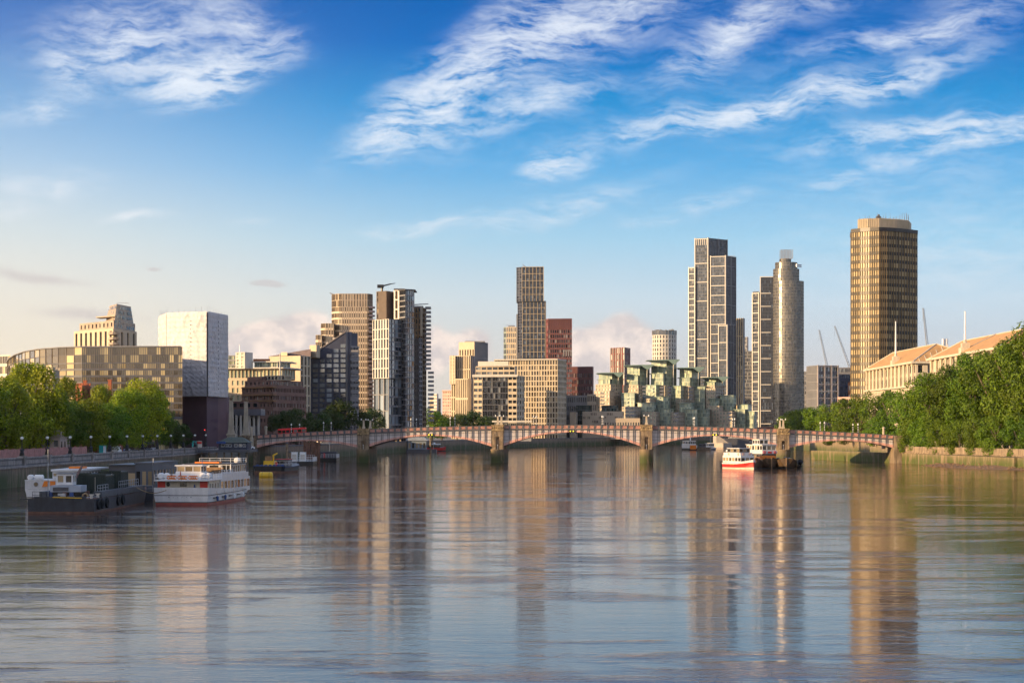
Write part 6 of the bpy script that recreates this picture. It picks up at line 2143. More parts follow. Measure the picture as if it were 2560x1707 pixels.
# --- timber roofed boat behind the tour boat
t = boat('timber_cabin_boat', 'boat with long grey roof and timber wheelhouse behind the tour boat', 'boat', -62.5, 372)
hull(t, [(0, 3.0, 3.4, 1.6), (20, 3.2, 3.5, 1.6), (27, .4, 1.0, 2.0)], [(-1, 1.0, M_BLUEP, 'hull')], M_TARP)
cabin(t, -3.0, 3.0, 1, 18, 1.6, 4.6, M_NAVY, {'s': (3, .3, .7, .4), 'r': (6, .3, .7, .4)}, 'deckhouse', pmat('weathered_roof', (.20, .175, .15), .8), .4)
cabin(t, .6, 3.2, 16.5, 20.5, 1.8, 5.6, M_TIMBER, {'s': (2, .7, .92, .2), 'r': (3, .7, .92, .2)}, 'wheelhouse', M_PALE, .25)
MB().box(-1.5, 1.2, 8, 10, 4.78, 5.4).build('roof_hatch', M_PALE, t)

# --- blue workboat with yellow crane and its yellow buoy
t = boat('crane_workboat', 'small dark workboat with yellow deck crane moored near the bridge\'s left arch', 'boat', PX(683, 560), 556, radians(-8))
hull(t, [(-4, 3.6, 4.2, 2.0), (-2.5, 4.2, 4.7, 1.7), (6, 4.3, 4.7, 1.6), (14, 4.0, 4.6, 1.9), (17, 2.5, 3.6, 2.3)], [(-1, .25, M_RUST, 'waterline_band'), (.25, .92, M_BLACK, 'hull'), (.92, 1.0, M_BLUEP, 'gunwale')], M_TARP)
MB().box(-2.0, .9, -1.2, 2.2, 1.7, 3.3).build('yellow_winch_house', M_YELL, t)
MB().box(-1.8, .2, -.4, 1.8, 3.32, 4.6).build('crane_frame', M_TIMBER, t)
MB().tube((.4, .6, 3.3), (.4, .6, 5.0), .25).tube((.4, .6, 4.9), (1.4, 1.2, 5.4), .22).build('crane_arm', M_YELL, t)
cabin(t, -.5, 3.4, 6, 10, 1.7, 3.6, M_DGREY, {'s': (3, .4, .8, .2)}, 'wheelhouse', M_REDP, .1)
MB().box(1.2, 1.8, -.5, .2, 1.7, 2.9).build('red_locker', M_REDP, t)
rails(t, [(4.3, -1), (4.3, 12)], 1.8, 1.4, M_WHITE)
rails(t, [(1.5, -2.5), (4.3, -1)], 1.8, 1.4, M_WHITE)
mb = MB()
for k in range(7):
    x = -3.6 + k * 1.2
    mb.box(x, x + .8, -3.2, -2.6, 1.9, 2.3)
mb.build('blue_tarpaulins', M_BLUEP, t, kind='stuff')
t = boat('mooring_buoy', 'yellow barrel mooring buoy floating in front of the crane workboat', 'buoy', PX(665, 503), 503)
mb = MB()
mb.loft([[(q, 1.0 * rr * cos(2 * pi * i / 12), .35 + .95 * rr * sin(2 * pi * i / 12)) for i in range(12)] for q, rr in ((-1.75, .55), (-1.6, .9), (-1.4, 1), (1.4, 1), (1.6, .9), (1.75, .55))])
mb.build('drum', M_YELL, t)
torus_ring(t, 'lifting_ring', (0, 0, 1.35), .3, .07, M_BLACK)
for x in (-.9, .9):
    torus_ring(t, 'band', (x, 0, .35), 1.0, .05, M_BLACK, 'x', 14)

# --- pontoons by the left arch
for (px, d, lab, nm, hx) in ((752, 676, 'grey pontoon with two white tanks and railings under the leftmost arch', 'tank_pontoon', 4.2), (815, 764, 'low grey pontoon with railings and a red figure beyond the leftmost arch', 'rail_pontoon', 4.0)):
    t = boat(nm, lab, 'pontoon', PX(px, d), d)
    hull(t, [(0, hx, hx + .1, 1.2), (14, hx, hx + .1, 1.2), (17, hx - 1.5, hx - .6, 1.5)], [(-1, 1.0, M_BLACK, 'hull')], M_TARP)
    rails(t, [(-hx, .2), (hx, .2), (hx, 13)], 1.2, 1.5, M_WHITE, .9, 3)
    if nm == 'tank_pontoon':
        for x in (-2.6, .3):
            MB().box(x - 1.0, x + 1.0, 3, 5.6, 1.2, 4.4).build('white_tank', M_WHITE, t)
            MB().box(x - .75, x + .75, 2.9, 2.998, 1.8, 3.6).build('tank_panel', M_PALE, t)
        rails(t, [(-hx, 6), (hx, 6)], 1.2, 2.2, M_WHITE, .7, 3)
    else:
        MB().box(-1.4, -.6, 3, 3.6, 1.2, 3.0).build('red_locker', M_REDP, t)
        MB().tube((.6, 8, 1.2), (.6, 8, 10.5), .2, .12).box(.2, 1.0, 7.8, 8.2, 6.5, 7.6).build('signal_mast', M_PALE, t)
        MB().box(-3.5, 3.5, 7, 11, 1.2, 3.6).build('dark_hut', M_DGREY, t)
for k, px in enumerate((718, 725)):
    d = 655
    x = PX(px, d)
    t = thing('mooring_pile', 'dark timber mooring pile beside the tank pontoon, %s one' % ('left', 'right')[k], 'pile', (x, d, -1), 'mooring piles')
    MB().tube((x, d, -1), (x, d, 7.5 - k * 3), .45, .4, 8).build('pile', M_PIER, t)
    MB().lathe([(.5, 7.5 - k * 3), (.3, 7.9 - k * 3), (.05, 8.1 - k * 3)], 8, x, d).build('cap', M_DGREY, t)
# rust coloured dolphin of piles
t = thing('timber_dolphin', 'rust brown timber dolphin between the two grey pontoons', 'jetty', (PX(782, 720), 705, -1))
for k in range(7):
    x = PX(762 + k * 6, 705)
    MB().box(x - .35, x + .35, 704, 705, -1, 8.2 - (k % 3) * .3).build('pile', M_RUST, t)
for z in (3, 6.5):
    MB().box(PX(760, 705), PX(802, 705), 705.05, 705.4, z, z + .6).build('waling', M_RUST, t)

# --- floating pier with shed, gangway and the small red boat
t = boat('floating_pier', 'floating pier with blue grey roofed shed seen through the second arch', 'pier', PX(1035, 1060), 1060)
hull(t, [(0, 12, 12, 1.6), (12, 12, 12, 1.6)], [(-1, 1.0, M_DGREY, 'pontoon')], M_TARP)
cabin(t, -3.5, 6.5, 1, 9, 1.6, 6.2, pmat('blue_grey_cladding', (.20, .24, .28), .6), {'s': (5, .15, .75, .4), 'r': (4, .15, .75, .4)}, 'shed')
MB().loft([[(-4.2, yy, 6.3), (7.4, yy, 6.3), (5.5, yy, 8.3), (-4.2, yy, 8.3)] for yy in (.2, 9.8)]).build('roof', pmat('blue_grey_roof', (.30, .34, .40), .5), t)
for x in (-9.5, -7.2, 9.0):
    MB().tube((x, -1, -1), (x, -1, 9.5), .55, .5, 8).build('guide_pile', M_PIER, t)
mb = MB()
for k in range(16):
    a, b = -28 + k * 1.25, -28 + (k + 1) * 1.25
    mb.tube((a, 4, 5.8 - k * .25), (b, 4, 5.55 - k * .25), .09).tube((a, 4, 7.2 - k * .25), (b, 4, 6.95 - k * .25), .09).tube((a, 4, 5.8 - k * .25), (b, 4, 6.95 - k * .25), .06)
mb.build('gangway', M_PALE, t, kind='stuff')
MB().tube((10.5, 0, 1.6), (10.5, 0, 10.5), .14, .1).ball((11.4, 0, 10.4), .35, 6).build('lamp_post', M_PALE, t)
t = boat('red_fire_boat', 'small red boat with white wheelhouse roof tied to the floating pier', 'boat', PX(1084, 1120), 1120, radians(-60))
hull(t, [(-6, 1.9, 2.2, 2.0), (4, 2.1, 2.4, 2.1), (7.5, .4, 1.0, 2.7)], [(-1, .2, M_BLACK, 'boot_topping'), (.2, 1.0, M_REDP, 'hull')], M_TARP)
cabin(t, -1.7, 1.7, -2.5, 3, 2.0, 3.7, M_BLACK, {'s': (2, .3, .8, .2), 'r': (3, .3, .8, .2), 'l': (3, .3, .8, .2), 'b': (2, .3, .8, .2)}, 'wheelhouse')
MB().prism([(-2.0, -3), (2.0, -3), (1.7, 3.6), (-1.7, 3.6)], 3.71, 4.3).box(-.6, .6, -.5, .8, 4.302, 5.0).build('roof', M_WHITE, t)

# --- red and white trip boat at the right
BX, BY = PX(1848, 615), 612
t = boat('trip_boat', 'red and white glazed trip boat moored right of the third pier', 'boat', BX, BY, radians(205))
hull(t, [(-7, 2.2, 2.5, 1.9), (-6, 2.5, 2.7, 1.9), (2, 2.5, 2.75, 2.0), (5.5, 1.6, 2.3, 2.4), (8.0, .1, .35, 2.9)], [(-1, .2, M_CREAMB, 'boot_topping'), (.2, .74, pmat('deep_red_hull', (.42, .025, .02), .4, var=.12), 'hull'), (.74, 1.0, M_BOATW, 'gunwale')], M_TARP)
cabin(t, -2.4, 2.4, -6.6, 4.2, 2.0, 4.1, M_BOATW, {'r': (6, .18, .68, .2), 'l': (6, .18, .68, .2), 's': (3, .18, .68, .2), 'b': (3, .18, .68, .2)}, 'saloon')
cabin(t, -2.2, 2.2, -6.4, 3.6, 4.12, 5.0, M_BOATW, None, 'upper_bulwark')
cabin(t, -1.9, 1.9, -4.6, 2.6, 5.02, 6.3, M_TARP, {'r': (4, .15, .85, .15), 'l': (4, .15, .85, .15), 'b': (3, .15, .85, .15), 's': (3, .15, .85, .15)}, 'sun_lounge', M_BOATW, .15)
for c in ((-1.2, 3.75, 4.6), (1.2, 3.75, 4.6)):
    torus_ring(t, 'life_buoy', c, .32, .1, pmat('faded_buoy', (.65, .38, .28), .5))
for c in ((2.25, 2.4, 4.55), (2.25, -3.2, 4.55)):
    torus_ring(t, 'life_buoy', c, .32, .1, MATS['faded_buoy'], 'x')
drum(t, 'life_raft', (1.2, -5.6, 5.5), .38, 1.0, M_WHITE)
mk_ = MB()
for k in range(7):
    mk_.box(2.66, 2.70, -1.6 + k * .34, -1.42 + k * .34, 1.15 + .1 * (k % 2), 1.5)
mk_.build('worn_name_marks', pmat('dull_gold_paint', (.45, .25, .06), .5), t, kind='stuff')
# --- white double deck boat behind it
t = boat('double_deck_boat', 'white double deck boat with small wheelhouse behind the red and white trip boat', 'boat', PX(1908, 640), 640, radians(200))
hull(t, [(-10, 2.4, 2.8, 1.8), (2, 2.6, 2.9, 1.9), (6, 1.6, 2.4, 2.3), (9, .1, .4, 2.8)], [(-1, .3, M_BLUEP, 'hull_bottom'), (.3, 1.0, M_BOATW, 'hull')], M_TARP)
cabin(t, -2.6, 2.6, -9, 4, 1.9, 4.3, M_DGREY, {'r': (7, .2, .85, .2), 'b': (3, .2, .85, .25), 'l': (7, .2, .85, .2), 's': (3, .2, .85, .2)}, 'saloon')
cabin(t, -2.7, 2.7, -8, 4.6, 4.35, 5.3, M_BOATW, None, 'upper_bulwark')
cabin(t, -2.5, 2.5, -7, 4.2, 5.32, 7.2, M_BOATW, {'r': (6, .15, .85, .25), 'l': (6, .15, .85, .25), 'b': (3, .15, .85, .15), 's': (3, .15, .85, .2)}, 'upper_saloon', M_BOATW, .3)
cabin(t, -1.6, 1.6, -4.5, .5, 7.4, 8.9, M_BOATW, {'r': (3, .15, .85, .25), 'l': (3, .15, .85, .25), 'b': (2, .15, .85, .2), 's': (2, .15, .85, .2)}, 'wheelhouse', M_PALE, .15)
for c in ((-1.9, 4.7, 4.85), (1.9, 4.7, 4.85)):
    torus_ring(t, 'life_buoy', c, .36, .12, M_REDP)
MB().box(-.7, .7, 4.62, 4.72, 4.5, 5.1).build('red_sign', M_REDP, t)
MB().tube((0, 4.4, 7.4), (0, 4.4, 10), .05).build('mast', M_PALE, t)
# --- orange deck cargo boat glimpsed behind
t = boat('orange_deck_barge', 'low barge with faded orange container roof behind the trip boat', 'barge', PX(1860, 668), 668, radians(90))
hull(t, [(-8, 2.0, 2.2, 1.5), (8, 2.0, 2.2, 1.5)], [(-1, 1.0, M_BLACK, 'hull')], M_TARP)
MB().box(-1.6, 1.6, -4.5, 5, 1.5, 5.3).build('container', pmat('faded_orange', (.60, .17, .07), .6, var=.15), t)
# --- two black lighters, bows to the camera
def lighter(label, px, d, cargo, rz):
    t = boat('lighter_barge', label, 'barge', PX(px, d), d, rz, 'lighters moored by the third pier')
    mb = MB()
    secs_ = [(-16, 3.0, 3.2, 1.7), (-6, 3.2, 3.4, 1.7), (2, 3.2, 3.4, 1.9), (5, 2.4, 3.2, 2.4), (7.5, .15, 2.2, 3.1), (8.0, .1, .5, 3.3)]
    hull(t, secs_, [(-1, .12, M_BLACK, 'waterline_band'), (.12, 1.0, pmat('rust_brown_hull', (.10, .06, .03), .7, var=.4, ns=.8, streak=.4), 'hull')], M_RUST)
    MB().tube((0, 8.05, -.2), (0, 8.1, 3.4), .16, .16, 6).build('stem_post', M_TIMBER, t)
    MB().box(-2.6, 2.6, -14, 1.5, 1.75, 2.6).build('hatch_coaming', M_RUST, t)
    for i in range(5):
        x = -2.2 + i * 1.1
        MB().box(x, x + .85, -13 + i, -1 + (i % 2), 2.62, 2.9 + .3 * (i % 3)).build('deck_timber', M_RUST if cargo else M_BLACK, t)
    for sx in (-1.2, 1.2):
        MB().tube((sx, 5.2, 2.5), (sx, 5.2, 3.4), .18).build('bollard', M_BLACK, t)
    return t


t = lighter('black lighter barge with an orange skip on its bow, left of the pair', 1915, 620, 1, radians(185))
MB().prism([(-2.4, 1.8), (2.4, 1.8), (2.1, 4.4), (-2.1, 4.4)], 2.7, 4.0).build('orange_skip', M_ORNG, t)
for k in range(3):
    mb = MB()
    for j in range(8):
        f = lambda a: (-3.0 + 6 * a, 6.5, 2.6 - .8 * sin(a * pi) + k * .1)
        mb.tube(f(j / 8), f((j + 1) / 8), .08, .08, 5)
    mb.build('mooring_rope', M_ROPE, t)
t = lighter('black lighter barge hung with tyres at its right side, right of the pair', 1966, 618, 0, radians(172))
for k in range(7):
    put('tyre', TYRE, t, (-3.4 - .1 * (k % 2), 5.5 - k * 1.9, 1.2 + .5 * (k % 2)), (0, 0, 0)).scale = (1.6, 1.6, 1.6)
# heap of black tyres lashed outboard
t = boat('tyre_fender_raft', 'black mound of tyre fenders floating at the right end of the barges', 'fender', PX(1992, 616), 618)
for k in range(16):
    rr_ = random.Random(90 + k)
    put('tyre', TYRE, t, (rr_.uniform(-2.2, 1.6), rr_.uniform(-1, 1.5), .3 + (k // 6) * .8), (rr_.uniform(0, 1.5), rr_.uniform(0, 1.5), rr_.uniform(0, 3))).scale = (1.7, 1.6, 1.6)

# --- small craft beyond the fourth arch
t = boat('orange_stern_tug', 'white and black tug with bright orange patch seen through the fourth arch', 'boat', PX(1722, 1180), 1180, radians(20))
hull(t, [(-6, 2.4, 2.8, 3.0), (4, 2.6, 2.9, 3.0), (8, .3, 1.0, 3.8)], [(-1, .4, M_BLACK, 'hull_bottom'), (.4, 1.0, M_BOATW, 'hull')], M_TARP)
MB().box(-2.0, 2.0, -6.2, -6.02, .5, 3.0).build('orange_patch', M_ORNG, t)
cabin(t, -2.4, 2.4, -5, 4, 3.0, 5.6, M_BOATW, {'s': (4, .35, .8, .25), 'r': (4, .35, .8, .25), 'l': (4, .35, .8, .25)}, 'wheelhouse', M_PALE, .1)
MB().tube((1, 0, 5.7), (1, 0, 7.6), .3).ball((1, 0, 7.6), .7, 6).build('radar_dome', M_WHITE, t)
t = boat('dark_service_boat', 'low dark service boat between the orange patched tug and the white launch', 'boat', PX(1752, 1190), 1190, radians(80))
hull(t, [(-6, 1.8, 2.2, 1.6), (4, 2.0, 2.3, 1.7), (7, .3, .8, 2.4)], [(-1, 1.0, M_PIER, 'hull')], M_RUST)
cabin(t, -1.5, 1.5, -3, 1, 1.7, 3.8, M_DGREY, {'s': (2, .4, .8, .2), 'l': (2, .4, .8, .2), 'r': (2, .4, .8, .2)}, 'cabin')
MB().tube((0, 2, 1.7), (0, 2, 6.5), .1).tube((0, 2, 3), (0, 5, 4.5), .1).build('derrick', M_DGREY, t)
t = boat('white_launch', 'small white launch with mast in front of the concrete pier', 'boat', PX(1772, 1200), 1200, radians(30))
hull(t, [(-5, 1.6, 2.0, 1.4), (3, 1.8, 2.1, 1.6), (6, .2, .7, 2.4)], [(-1, .5, M_NAVY, 'hull_bottom'), (.5, 1.0, M_BOATW, 'hull')], M_TARP)
cabin(t, -1.5, 1.5, -3.5, 2, 1.6, 3.8, M_BOATW, {'s': (2, .4, .85, .2), 'r': (3, .4, .85, .2), 'l': (3, .4, .85, .2)}, 'wheelhouse', M_WHITE, .15)
MB().tube((1.5, 0, 3.9), (1.5, 0, 12), .14, .08).build('mast', M_PALE, t)

# --- sloping concrete pier with walkway
t = thing('concrete_pier', 'pale sloping concrete river pier beyond the fourth arch', 'pier', (PX(1810, 1370), 1368, 0))
M_CONC = pmat('pale_pier_concrete', (.46, .40, .33), .8, var=.15, ns=.2, streak=.25)
d = 1365
q0, q1, q2, q3 = PX(1777, d), PX(1791, d), PX(1821, d), PX(1836, d)
MB().prism([(q0, d + 4), (q2 - 4, d - 4), (q3 - 1.5, d + 2), (q3 - 1.5, d + 26), (q0, d + 26)], -1, PZ(1107, d)).build('base', M_CONC, t)
mb = MB()
zt0, zt1 = PZ(1107, d), PZ(1085, d)
mb.loft([[(q1, d, zt0), (q2, d, zt0), (q2, d, zt0 + .1), (q1, d, zt1)], [(q1, d + 22, zt0), (q2 + 2, d + 22, zt0), (q2 + 2, d + 22, zt0 + .1), (q1, d + 22, zt1)]])
mb.build('sloping_fin', M_CONC, t)
MB().box(q2 + .5, q3 + 14, d + 30, d + 50, -1, PZ(1096, d)).build('dark_wall', M_DGREY, t)
mb = MB()
for k in range(34):
    px = 1822 + k * 3.6
    x, y = PT(px, 1400)
    z = PZ(1099, 1400) + .8 * sin(k)
    mb.box(x - .3, x + .3, y, y + .4, z, z + 1.8 + (k % 3) * .5)
mb.box(PX(1812, 1400), PX(1950, 1400), 1401, 1404, PZ(1107, 1400), PZ(1102, 1400))
mb.build('walkway_posts', M_PALE, t, kind='stuff')

# --- piled jetty on the far shore
t = thing('far_jetty', 'dark piled jetty on the far shore seen through the centre arch', 'jetty', (PX(1440, 1640), 1636, -1))
MB().box(PX(1376, 1640), PX(1520, 1640), 1640, 1646, 3.2, 5.0).build('deck', M_PALE, t)
pm_ = MB().box(-.4, .4, -.4, .4, 0, 4.6).mesh('pile', M_DGREY)
for k in range(24):
    put('pile', pm_, t, (PX(1378 + k * 6.1, 1640) - t['org'][0], 4, 0))

# --- river pier pavilion on piles beside the left bridge end
t = thing('pier_pavilion', 'dark pavilion with hipped green roof and white windows on piles by the bridge', 'pavilion', (-94, 655, 0))
MB().box(-103.6, -86.5, 646, 668, 4.7, 5.5).build('platform', M_DGREY, t)
cab = C((546, 651), (618, 651))
x0, x1 = cab[0][0], cab[1][0]
cabin(t, x0, x1, 651, 661, 5.5, 7.9, M_NAVY, None, 'pavilion_walls')
rf = MB()
zE, zR = 7.85, 9.7
rf.add([(x0 - .6, 650.4, zE), (x1 + .6, 650.4, zE), (x1 + .6, 661.6, zE), (x0 - .6, 661.6, zE), (x0 + 2.6, 656, zR), (x1 - 2.2, 656, zR)], [(0, 1, 5, 4), (1, 2, 5), (2, 3, 4, 5), (3, 0, 4), (0, 3, 2, 1)])
rf.build('hipped_roof', pmat('moss_green_roof', (.055, .07, .05), .7), t)
wm = MB().box(-.52, .52, -.06, .0, -.48, .48, 0)
for (a, b, c, d_) in ((-.52, -.42, -.48, .48), (.42, .52, -.48, .48), (-.04, .04, -.48, .48), (-.418, -.042, .38, .48), (.042, .418, .38, .48), (-.418, -.042, -.48, -.38), (.042, .418, -.48, -.38)):
    wm.box(a, b, -.12, -.062, c, d_, 1)
wm = wm.mesh('window', [G_DARK, M_WHITE])
for k, px in enumerate((557, 566, 575, 590, 601, 611)):
    put('window', wm, t, (PX(px, 651) + 94, 651 - 655 - .002, 6.9))
MB().box(x0 - .4, x0 + 2.5, 649.6, 650.38, 7.5, 8.3).build('blue_awning', M_BLUEP, t)
for k in range(7):
    for yy in (647, 664):
        MB().tube((-102.5 + k * 2.5, yy, -1), (-102.5 + k * 2.5, yy, 4.7), .3, .3, 6).build('pile', M_PIER, t)
rails(t, [(-103, 646.2), (-86.7, 646.2)], 5.5, 1.1, M_BLACK)
# ------------------------------------------------------------------ obelisks, vehicles and small things on the banks
def obelisk(label, px, d, ybase, ytop, w):
    x, y = PT(px, d)
    zb, zt_ = GROUND, PZ(ytop, d)
    t = thing('pineapple_obelisk', label, 'obelisk', (x, y, zb), 'obelisks at the bridge approach')
    h = zt_ - zb
    sq = lambda k, z: [(x + k * a, y + k * b, z) for a, b in ((-1, -1), (1, -1), (1, 1), (-1, 1))]
    MB().loft([sq(w, zb), sq(w * .95, zb + h * .25), sq(w * 1.12, zb + h * .26), sq(w * 1.12, zb + h * .285), sq(w * .8, zb + h * .29), sq(w * .72, zb + h * .36)]).build('pedestal', M_STONE, t)
    MB().loft([sq(w * .62, zb + h * .36), sq(w * .42, zb + h * .90), sq(w * .55, zb + h * .905), sq(w * .55, zb + h * .92)]).build('shaft', M_STONE, t)
    MB().lathe([(.2 * w, zb + h * .92), (.42 * w, zb + h * .945), (.45 * w, zb + h * .965), (.3 * w, zb + h * .985), (.04, zb + h)], 8, x, y).build('stone_pineapple', pmat('brown_stone_finial', (.20, .13, .07), .8), t)


obelisk('tall stone obelisk with pineapple top, the left one in half shade by the bridge', 578, 736, 1095, 990, 1.5)
obelisk('tall stone obelisk with pineapple top, the right sunlit one by the bridge', 615, 757, 1093, 993, 1.5)
for (px, d, yt, lab) in ((629, 726, 1066, 'short stone pillar at the left end of the front parapet'), (665, 748, 1064, 'short sunlit stone pillar at the left end of the rear parapet'), (2209, 735, 1066, 'short stone pillar at the right end of the bridge before the trees')):
    x, y = PT(px, d)
    t = thing('stone_pillar', lab, 'pillar', (x, y, GROUND))
    z1 = PZ(yt, d)
    MB().lathe([(.75, GROUND), (.75, GROUND + 4), (.5, GROUND + 4.2), (.42, z1 - .7)], 10, x, y).build('shaft', M_STONE, t)
    MB().lathe([(.62, z1 - .7), (.62, z1 - .4), (.3, z1 - .2), (.05, z1)], 10, x, y).build('cap', M_STONE, t)

# --- red single deck bus on the bridge
s_ = -104.6
bz = zt(s_) - 1.25
p = bworld(s_, 5.2, bz)
t = thing('red_bus', 'red single deck bus crossing the left end of the bridge', 'bus', p, None, BR_RZ)
t.rotation_euler = (0, -math.atan(-2 * 3.7 * s_ / 117 ** 2), BR_RZ)
M_BUSR = pmat('bus_red', (.78, .02, .025), .3, var=.04)
t['org'] = (0.0, 0.0, 0.0)
cabin(t, -5.2, 5.2, -1.25, 1.25, .35, 2.95, M_BUSR, {'s': (7, .42, .80, .12), 'b': (7, .42, .80, .12), 'l': (1, .3, .85, .1), 'r': (1, .3, .85, .1)}, 'body', None, .2, G_DARK)
MB().loft([[(-5.1, -1.2, 2.952), (5.1, -1.2, 2.952), (5.1, 1.2, 2.952), (-5.1, 1.2, 2.952)], [(-4.9, -1.0, 3.08), (4.9, -1.0, 3.08), (4.9, 1.0, 3.08), (-4.9, 1.0, 3.08)]]).build('roof', M_BUSR, t)
for x in (-3.2, 3.0):
    for y in (-1.15, 1.15):
        w = MB()
        w.loft([[(x + .48 * cos(q * pi / 8), yy, .48 + .48 * sin(q * pi / 8)) for q in range(16)] for yy in (y - .14, y + .14)])
        o = w.build('wheel', M_RUBBER, t)
        w = MB()
        w.loft([[(x + .26 * cos(q * pi / 6), yy, .48 + .26 * sin(q * pi / 6)) for q in range(12)] for yy in (y - .16, y + .16)])
        w.build('rim', M_STEEL, o)

# --- parked cars
def car(name, label, x, y, z, rz, mat, van=False):
    t = thing(name, label, 'van' if van else 'car', (x, y, z), 'vehicles on the approach road', rz)
    t['org'] = (0.0, 0.0, 0.0)
    W = .9
    pr = [(-2.1, .35), (-2.15, .8), (-1.9, .95), (-1.3, 1.0), (-.8, 1.42), (.75, 1.46), (1.5, 1.02), (2.05, .9), (2.15, .6), (2.1, .35)] if not van else [(-2.5, .4), (-2.55, 2.2), (-2.3, 2.4), (1.2, 2.4), (1.8, 1.5), (2.4, 1.2), (2.5, .8), (2.45, .4)]
    MB().loft([[(a, -W, b) for a, b in pr], [(a, W, b) for a, b in pr]]).build('body', mat, t)
    gl_ = [(-1.15, 1.03), (-.75, 1.36), (.7, 1.39), (1.25, 1.05)] if not van else [(.2, 1.5), (.2, 2.1), (1.2, 2.1), (1.65, 1.5)]
    for sg in (-1, 1):
        MB().add([(a, sg * (W + .012), b) for a, b in gl_], [(0, 1, 2, 3)]).build('side_window', G_DARK, t)
    for xx in (-1.35, 1.35):
        for sg in (-1, 1):
            MB().loft([[(xx + .33 * cos(q * pi / 6), sg * W + yy, .33 + .33 * sin(q * pi / 6)) for q in range(12)] for yy in (-.12, .06)]).build('wheel', M_RUBBER, t)
    for sg in (-.6, .6):
        MB().box(2.1 if not van else 2.45, 2.18 if not van else 2.53, sg - .18, sg + .18, .62, .8).build('headlight', M_GLOBE, t)


M_SILV = pmat('silver_car_paint', (.35, .36, .38), .3, metal=.5, var=.05)
M_DKCAR = pmat('dark_car_paint', (.03, .032, .04), .3, var=.05)
car('parked_car', 'silver car at the foot of the two obelisks, left of the white car', PX(600, 715), 712, GROUND + .05, .2, M_SILV)
car('parked_car', 'white car at the foot of the right obelisk next to the bridge', PX(628, 712), 706, GROUND + .05, .1, M_WHITE)
for i, (px, d, m, lab) in enumerate(((292, 560, M_WHITE, 'white van under the trees left of the traffic lights'), (318, 575, M_SILV, 'silver car under the trees beside the white van'), (372, 600, M_DKCAR, 'dark car near the red traffic light'), (385, 620, M_SILV, 'silver car on the road behind the embankment lamps near the bridge'))):
    car('parked_van' if i == 0 else 'parked_car', lab, PX(px, d), d, GROUND + .05, pi / 2, m, i == 0)

# --- pink hoarding wall, small pavilion, banner, traffic light
t = thing('pink_wall', 'long faded pink wall below the trees at the far left', 'wall', (-113, 440, GROUND))
pw_ = MB().box(-.25, .25, 0, 5.9, 0, 2.6).box(-.3, .3, 5.9, 6.3, 0, 2.8).mesh('wall_panel', pmat('faded_pink_brick', (.42, .20, .17), .85, var=.25, ns=.8))
for k in range(19):
    put('wall_panel', pw_, t, (0, -40 + 6.3 * k, 0))
t = thing('garden_pavilion', 'small pale pavilion with dark openings behind the pink wall', 'pavilion', (-118, 500, GROUND))
cabin(t, -121, -114.6, 497, 508, GROUND, GROUND + 5.2, pmat('pinkish_stone', (.42, .33, .28), .8, var=.2), {'s': (3, .55, .85, .5), 'r': (3, .4, .8, .5)}, 'walls', M_STONE, .3, G_DARK)
MB().box(-117.5, -115, 500, 505, GROUND + 5.4, GROUND + 7).build('parapet_block', MATS['pinkish_stone'], t)
t = thing('teal_banner', 'teal and white banner board by the embankment lamps', 'banner', (-110, 528, GROUND))
MB().box(-111.2, -109.3, 528, 528.08, GROUND + .8, GROUND + 2.9).build('board', pmat('teal_print', (.03, .35, .33), .6), t)
MB().box(-110.1, -109.4, 527.93, 527.99, GROUND + .9, GROUND + 2.7).build('white_panel', M_WHITE, t)
for x in (-111.1, -109.4):
    MB().tube((x, 528.2, GROUND), (x, 528.2, GROUND + 2.9), .05).build('post', M_STEEL, t)
for (px, d, lab) in ((487, 690, 'teal panel board beside the red panels near the bridge'), (498, 690, 'pale panel board with red top near the bridge')):
    x = PX(px, d)
    t = thing('information_board', lab, 'sign', (x, d, GROUND))
    MB().box(x - 1.0, x + 1.0, d, d + .1, GROUND + .3, GROUND + 3.2).build('board', MATS['teal_print'] if px == 487 else MATS['pale_cladding'], t)
    MB().box(x - .9, x + .9, d - .06, d - .002, GROUND + 2.2, GROUND + 3.0).build('header', MATS['teal_print'] if px == 487 else M_REDP, t)
M_RLAMP = bpy.data.materials.new('red_signal_glow')
M_RLAMP.use_nodes = True
g_ = NT(M_RLAMP.node_tree)
e_ = g_.n('ShaderNodeEmission'); e_.inputs[0].default_value = (1, .03, .03, 1); e_.inputs[1].default_value = 2.5
g_.t.links.new(e_.outputs[0], g_.n('ShaderNodeOutputMaterial').inputs[0])
for (px, d, yt, lab) in ((410, 640, 1078, 'traffic light showing red by the small dark round tree'), (512, 700, 1080, 'traffic light on a thin post before the purple hoarding')):
    x = PX(px, d)
    t = thing('traffic_light', lab, 'traffic light', (x, d, GROUND))
    zz = PZ(yt, d)
    MB().tube((x, d, GROUND), (x, d, zz), .08).build('post', M_BLACK, t)
    MB().box(x - .22, x + .22, d - .15, d + .15, zz, zz + 1.0).build('signal_head', M_BLACK, t)
    MB().ball((x, d - .18, zz + .8), .16, 8).build('red_lamp', M_RLAMP, t)
# people on the embankment walk
M_SKIN = pmat('skin', (.45, .27, .18), .6, var=0)


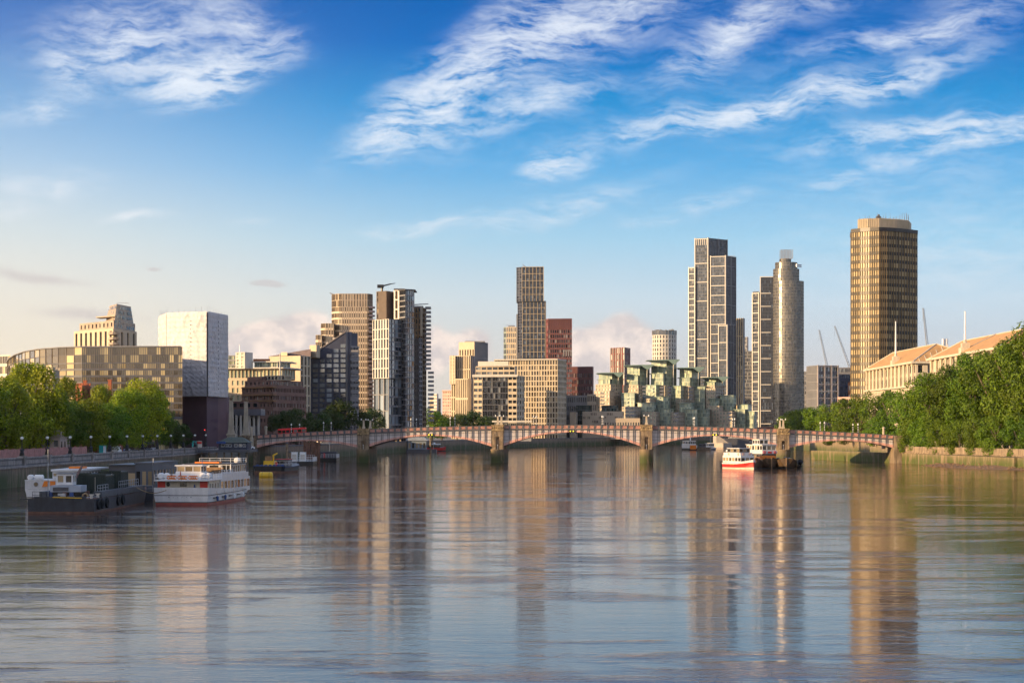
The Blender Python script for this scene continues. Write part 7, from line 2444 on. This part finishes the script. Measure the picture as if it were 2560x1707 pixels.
def person(label, x, y, top, legs, face=0.0, stride=.18):
    """one continuous body mesh: skin-modifier skeleton, clothes as child meshes"""
    t = thing('person', label, 'person', (x, y, GROUND + .14), 'people on the embankment walk', face)
    t['org'] = (0.0, 0.0, 0.0)

    def sk(name, pts, eds, rad, mat):
        me = bpy.data.meshes.new(name)
        me.from_pydata(pts, eds, [])
        o = put(name, me, t)
        me.materials.append(mat)
        sm = o.modifiers.new('skin', 'SKIN')
        for v, q in zip(me.skin_vertices[0].data, rad):
            v.radius = q
        me.skin_vertices[0].data[0].use_root = True
        o.modifiers.new('sub', 'SUBSURF').levels = 1
        o.modifiers['sub'].render_levels = 1
        return o
    s = stride
    pts = [(0, 0, .93), (0, .01, 1.15), (0, .0, 1.38), (0, 0, 1.5), (0, .03, 1.62), (0, .03, 1.74),
           (-.19, 0, 1.40), (-.25, -.03, 1.12), (-.24, .08, .88), (.19, 0, 1.40), (.25, .04, 1.12), (.24, -.06, .88),
           (-.10, 0, .88), (-.10, s, .48), (-.10, s * .8, .07), (-.10, s + .14, .04), (.10, 0, .88), (.10, -s * .4, .48), (.10, -s * 1.4, .10), (.10, -s * 1.2 + .1, .05)]
    eds = [(0, 1), (1, 2), (2, 3), (3, 4), (4, 5), (2, 6), (6, 7), (7, 8), (2, 9), (9, 10), (10, 11), (0, 12), (12, 13), (13, 14), (14, 15), (0, 16), (16, 17), (17, 18), (18, 19)]
    rad = [(.15, .11), (.15, .11), (.17, .11), (.06, .06), (.10, .11), (.09, .10), (.06, .06), (.05, .05), (.04, .04), (.06, .06), (.05, .05), (.04, .04), (.09, .09), (.07, .07), (.05, .05), (.05, .04), (.09, .09), (.07, .07), (.05, .05), (.05, .04)]
    sk('body', pts, eds, rad, M_SKIN)
    sk('jacket', [pts[i] for i in (0, 1, 2, 6, 7, 9, 10)], [(0, 1), (1, 2), (2, 3), (3, 4), (2, 5), (5, 6)], [(.18, .14), (.18, .14), (.2, .14), (.085, .085), (.075, .075), (.085, .085), (.075, .075)], top)
    sk('trousers', [pts[i] for i in (0, 12, 13, 14, 16, 17, 18)], [(0, 1), (1, 2), (2, 3), (0, 4), (4, 5), (5, 6)], [(.165, .125), (.105, .105), (.085, .085), (.07, .07), (.105, .105), (.085, .085), (.07, .07)], legs)
    MB().ball((0, .02, 1.74), .115, 8).build('hair', M_BLACK, t)


person('person in a blue jacket walking by the embankment lamps', PX(310, 545), 545, M_BLUEP, M_DGREY, .2)
person('person in a pale top walking beside the pink wall', PX(121, 470), 470, M_PALE, M_DGREY, .1)
# low white station roof behind the second pier
t = bld('low_station_roof', 'long low white canopy building just above the parapet by the second pier', [(1230, 1300), (1330, 1300)])
blk(t, [(1236, 1302), (1328, 1298)], 1057, {'*': S(18, 1, .2, .3, .3, za=PZ(1068, 1298))}, [M_GREYC], G_DARK, 10)
slab(t, 'canopy_roof', [(1230, 1300), (1330, 1296)], 1051, 1055, M_PALE, 14)
# ------------------------------------------------------------------ morning haze
m = bpy.data.materials.new('morning_haze')
m.use_nodes = True
g_ = NT(m.node_tree)
v_ = g_.n('ShaderNodeVolumePrincipled')
v_.inputs['Color'].default_value = (.92, .95, 1.0, 1)
v_.inputs['Density'].default_value = 0.000014
v_.inputs['Anisotropy'].default_value = 0.35
g_.t.links.new(v_.outputs[0], g_.n('ShaderNodeOutputMaterial').inputs['Volume'])
hz = MB().box(-2500, 3100, -400, 4300, -3.5, 215).build('haze', m)
tag(hz, None, None, None, 'stuff')
SC.cycles.volume_bounces = 0
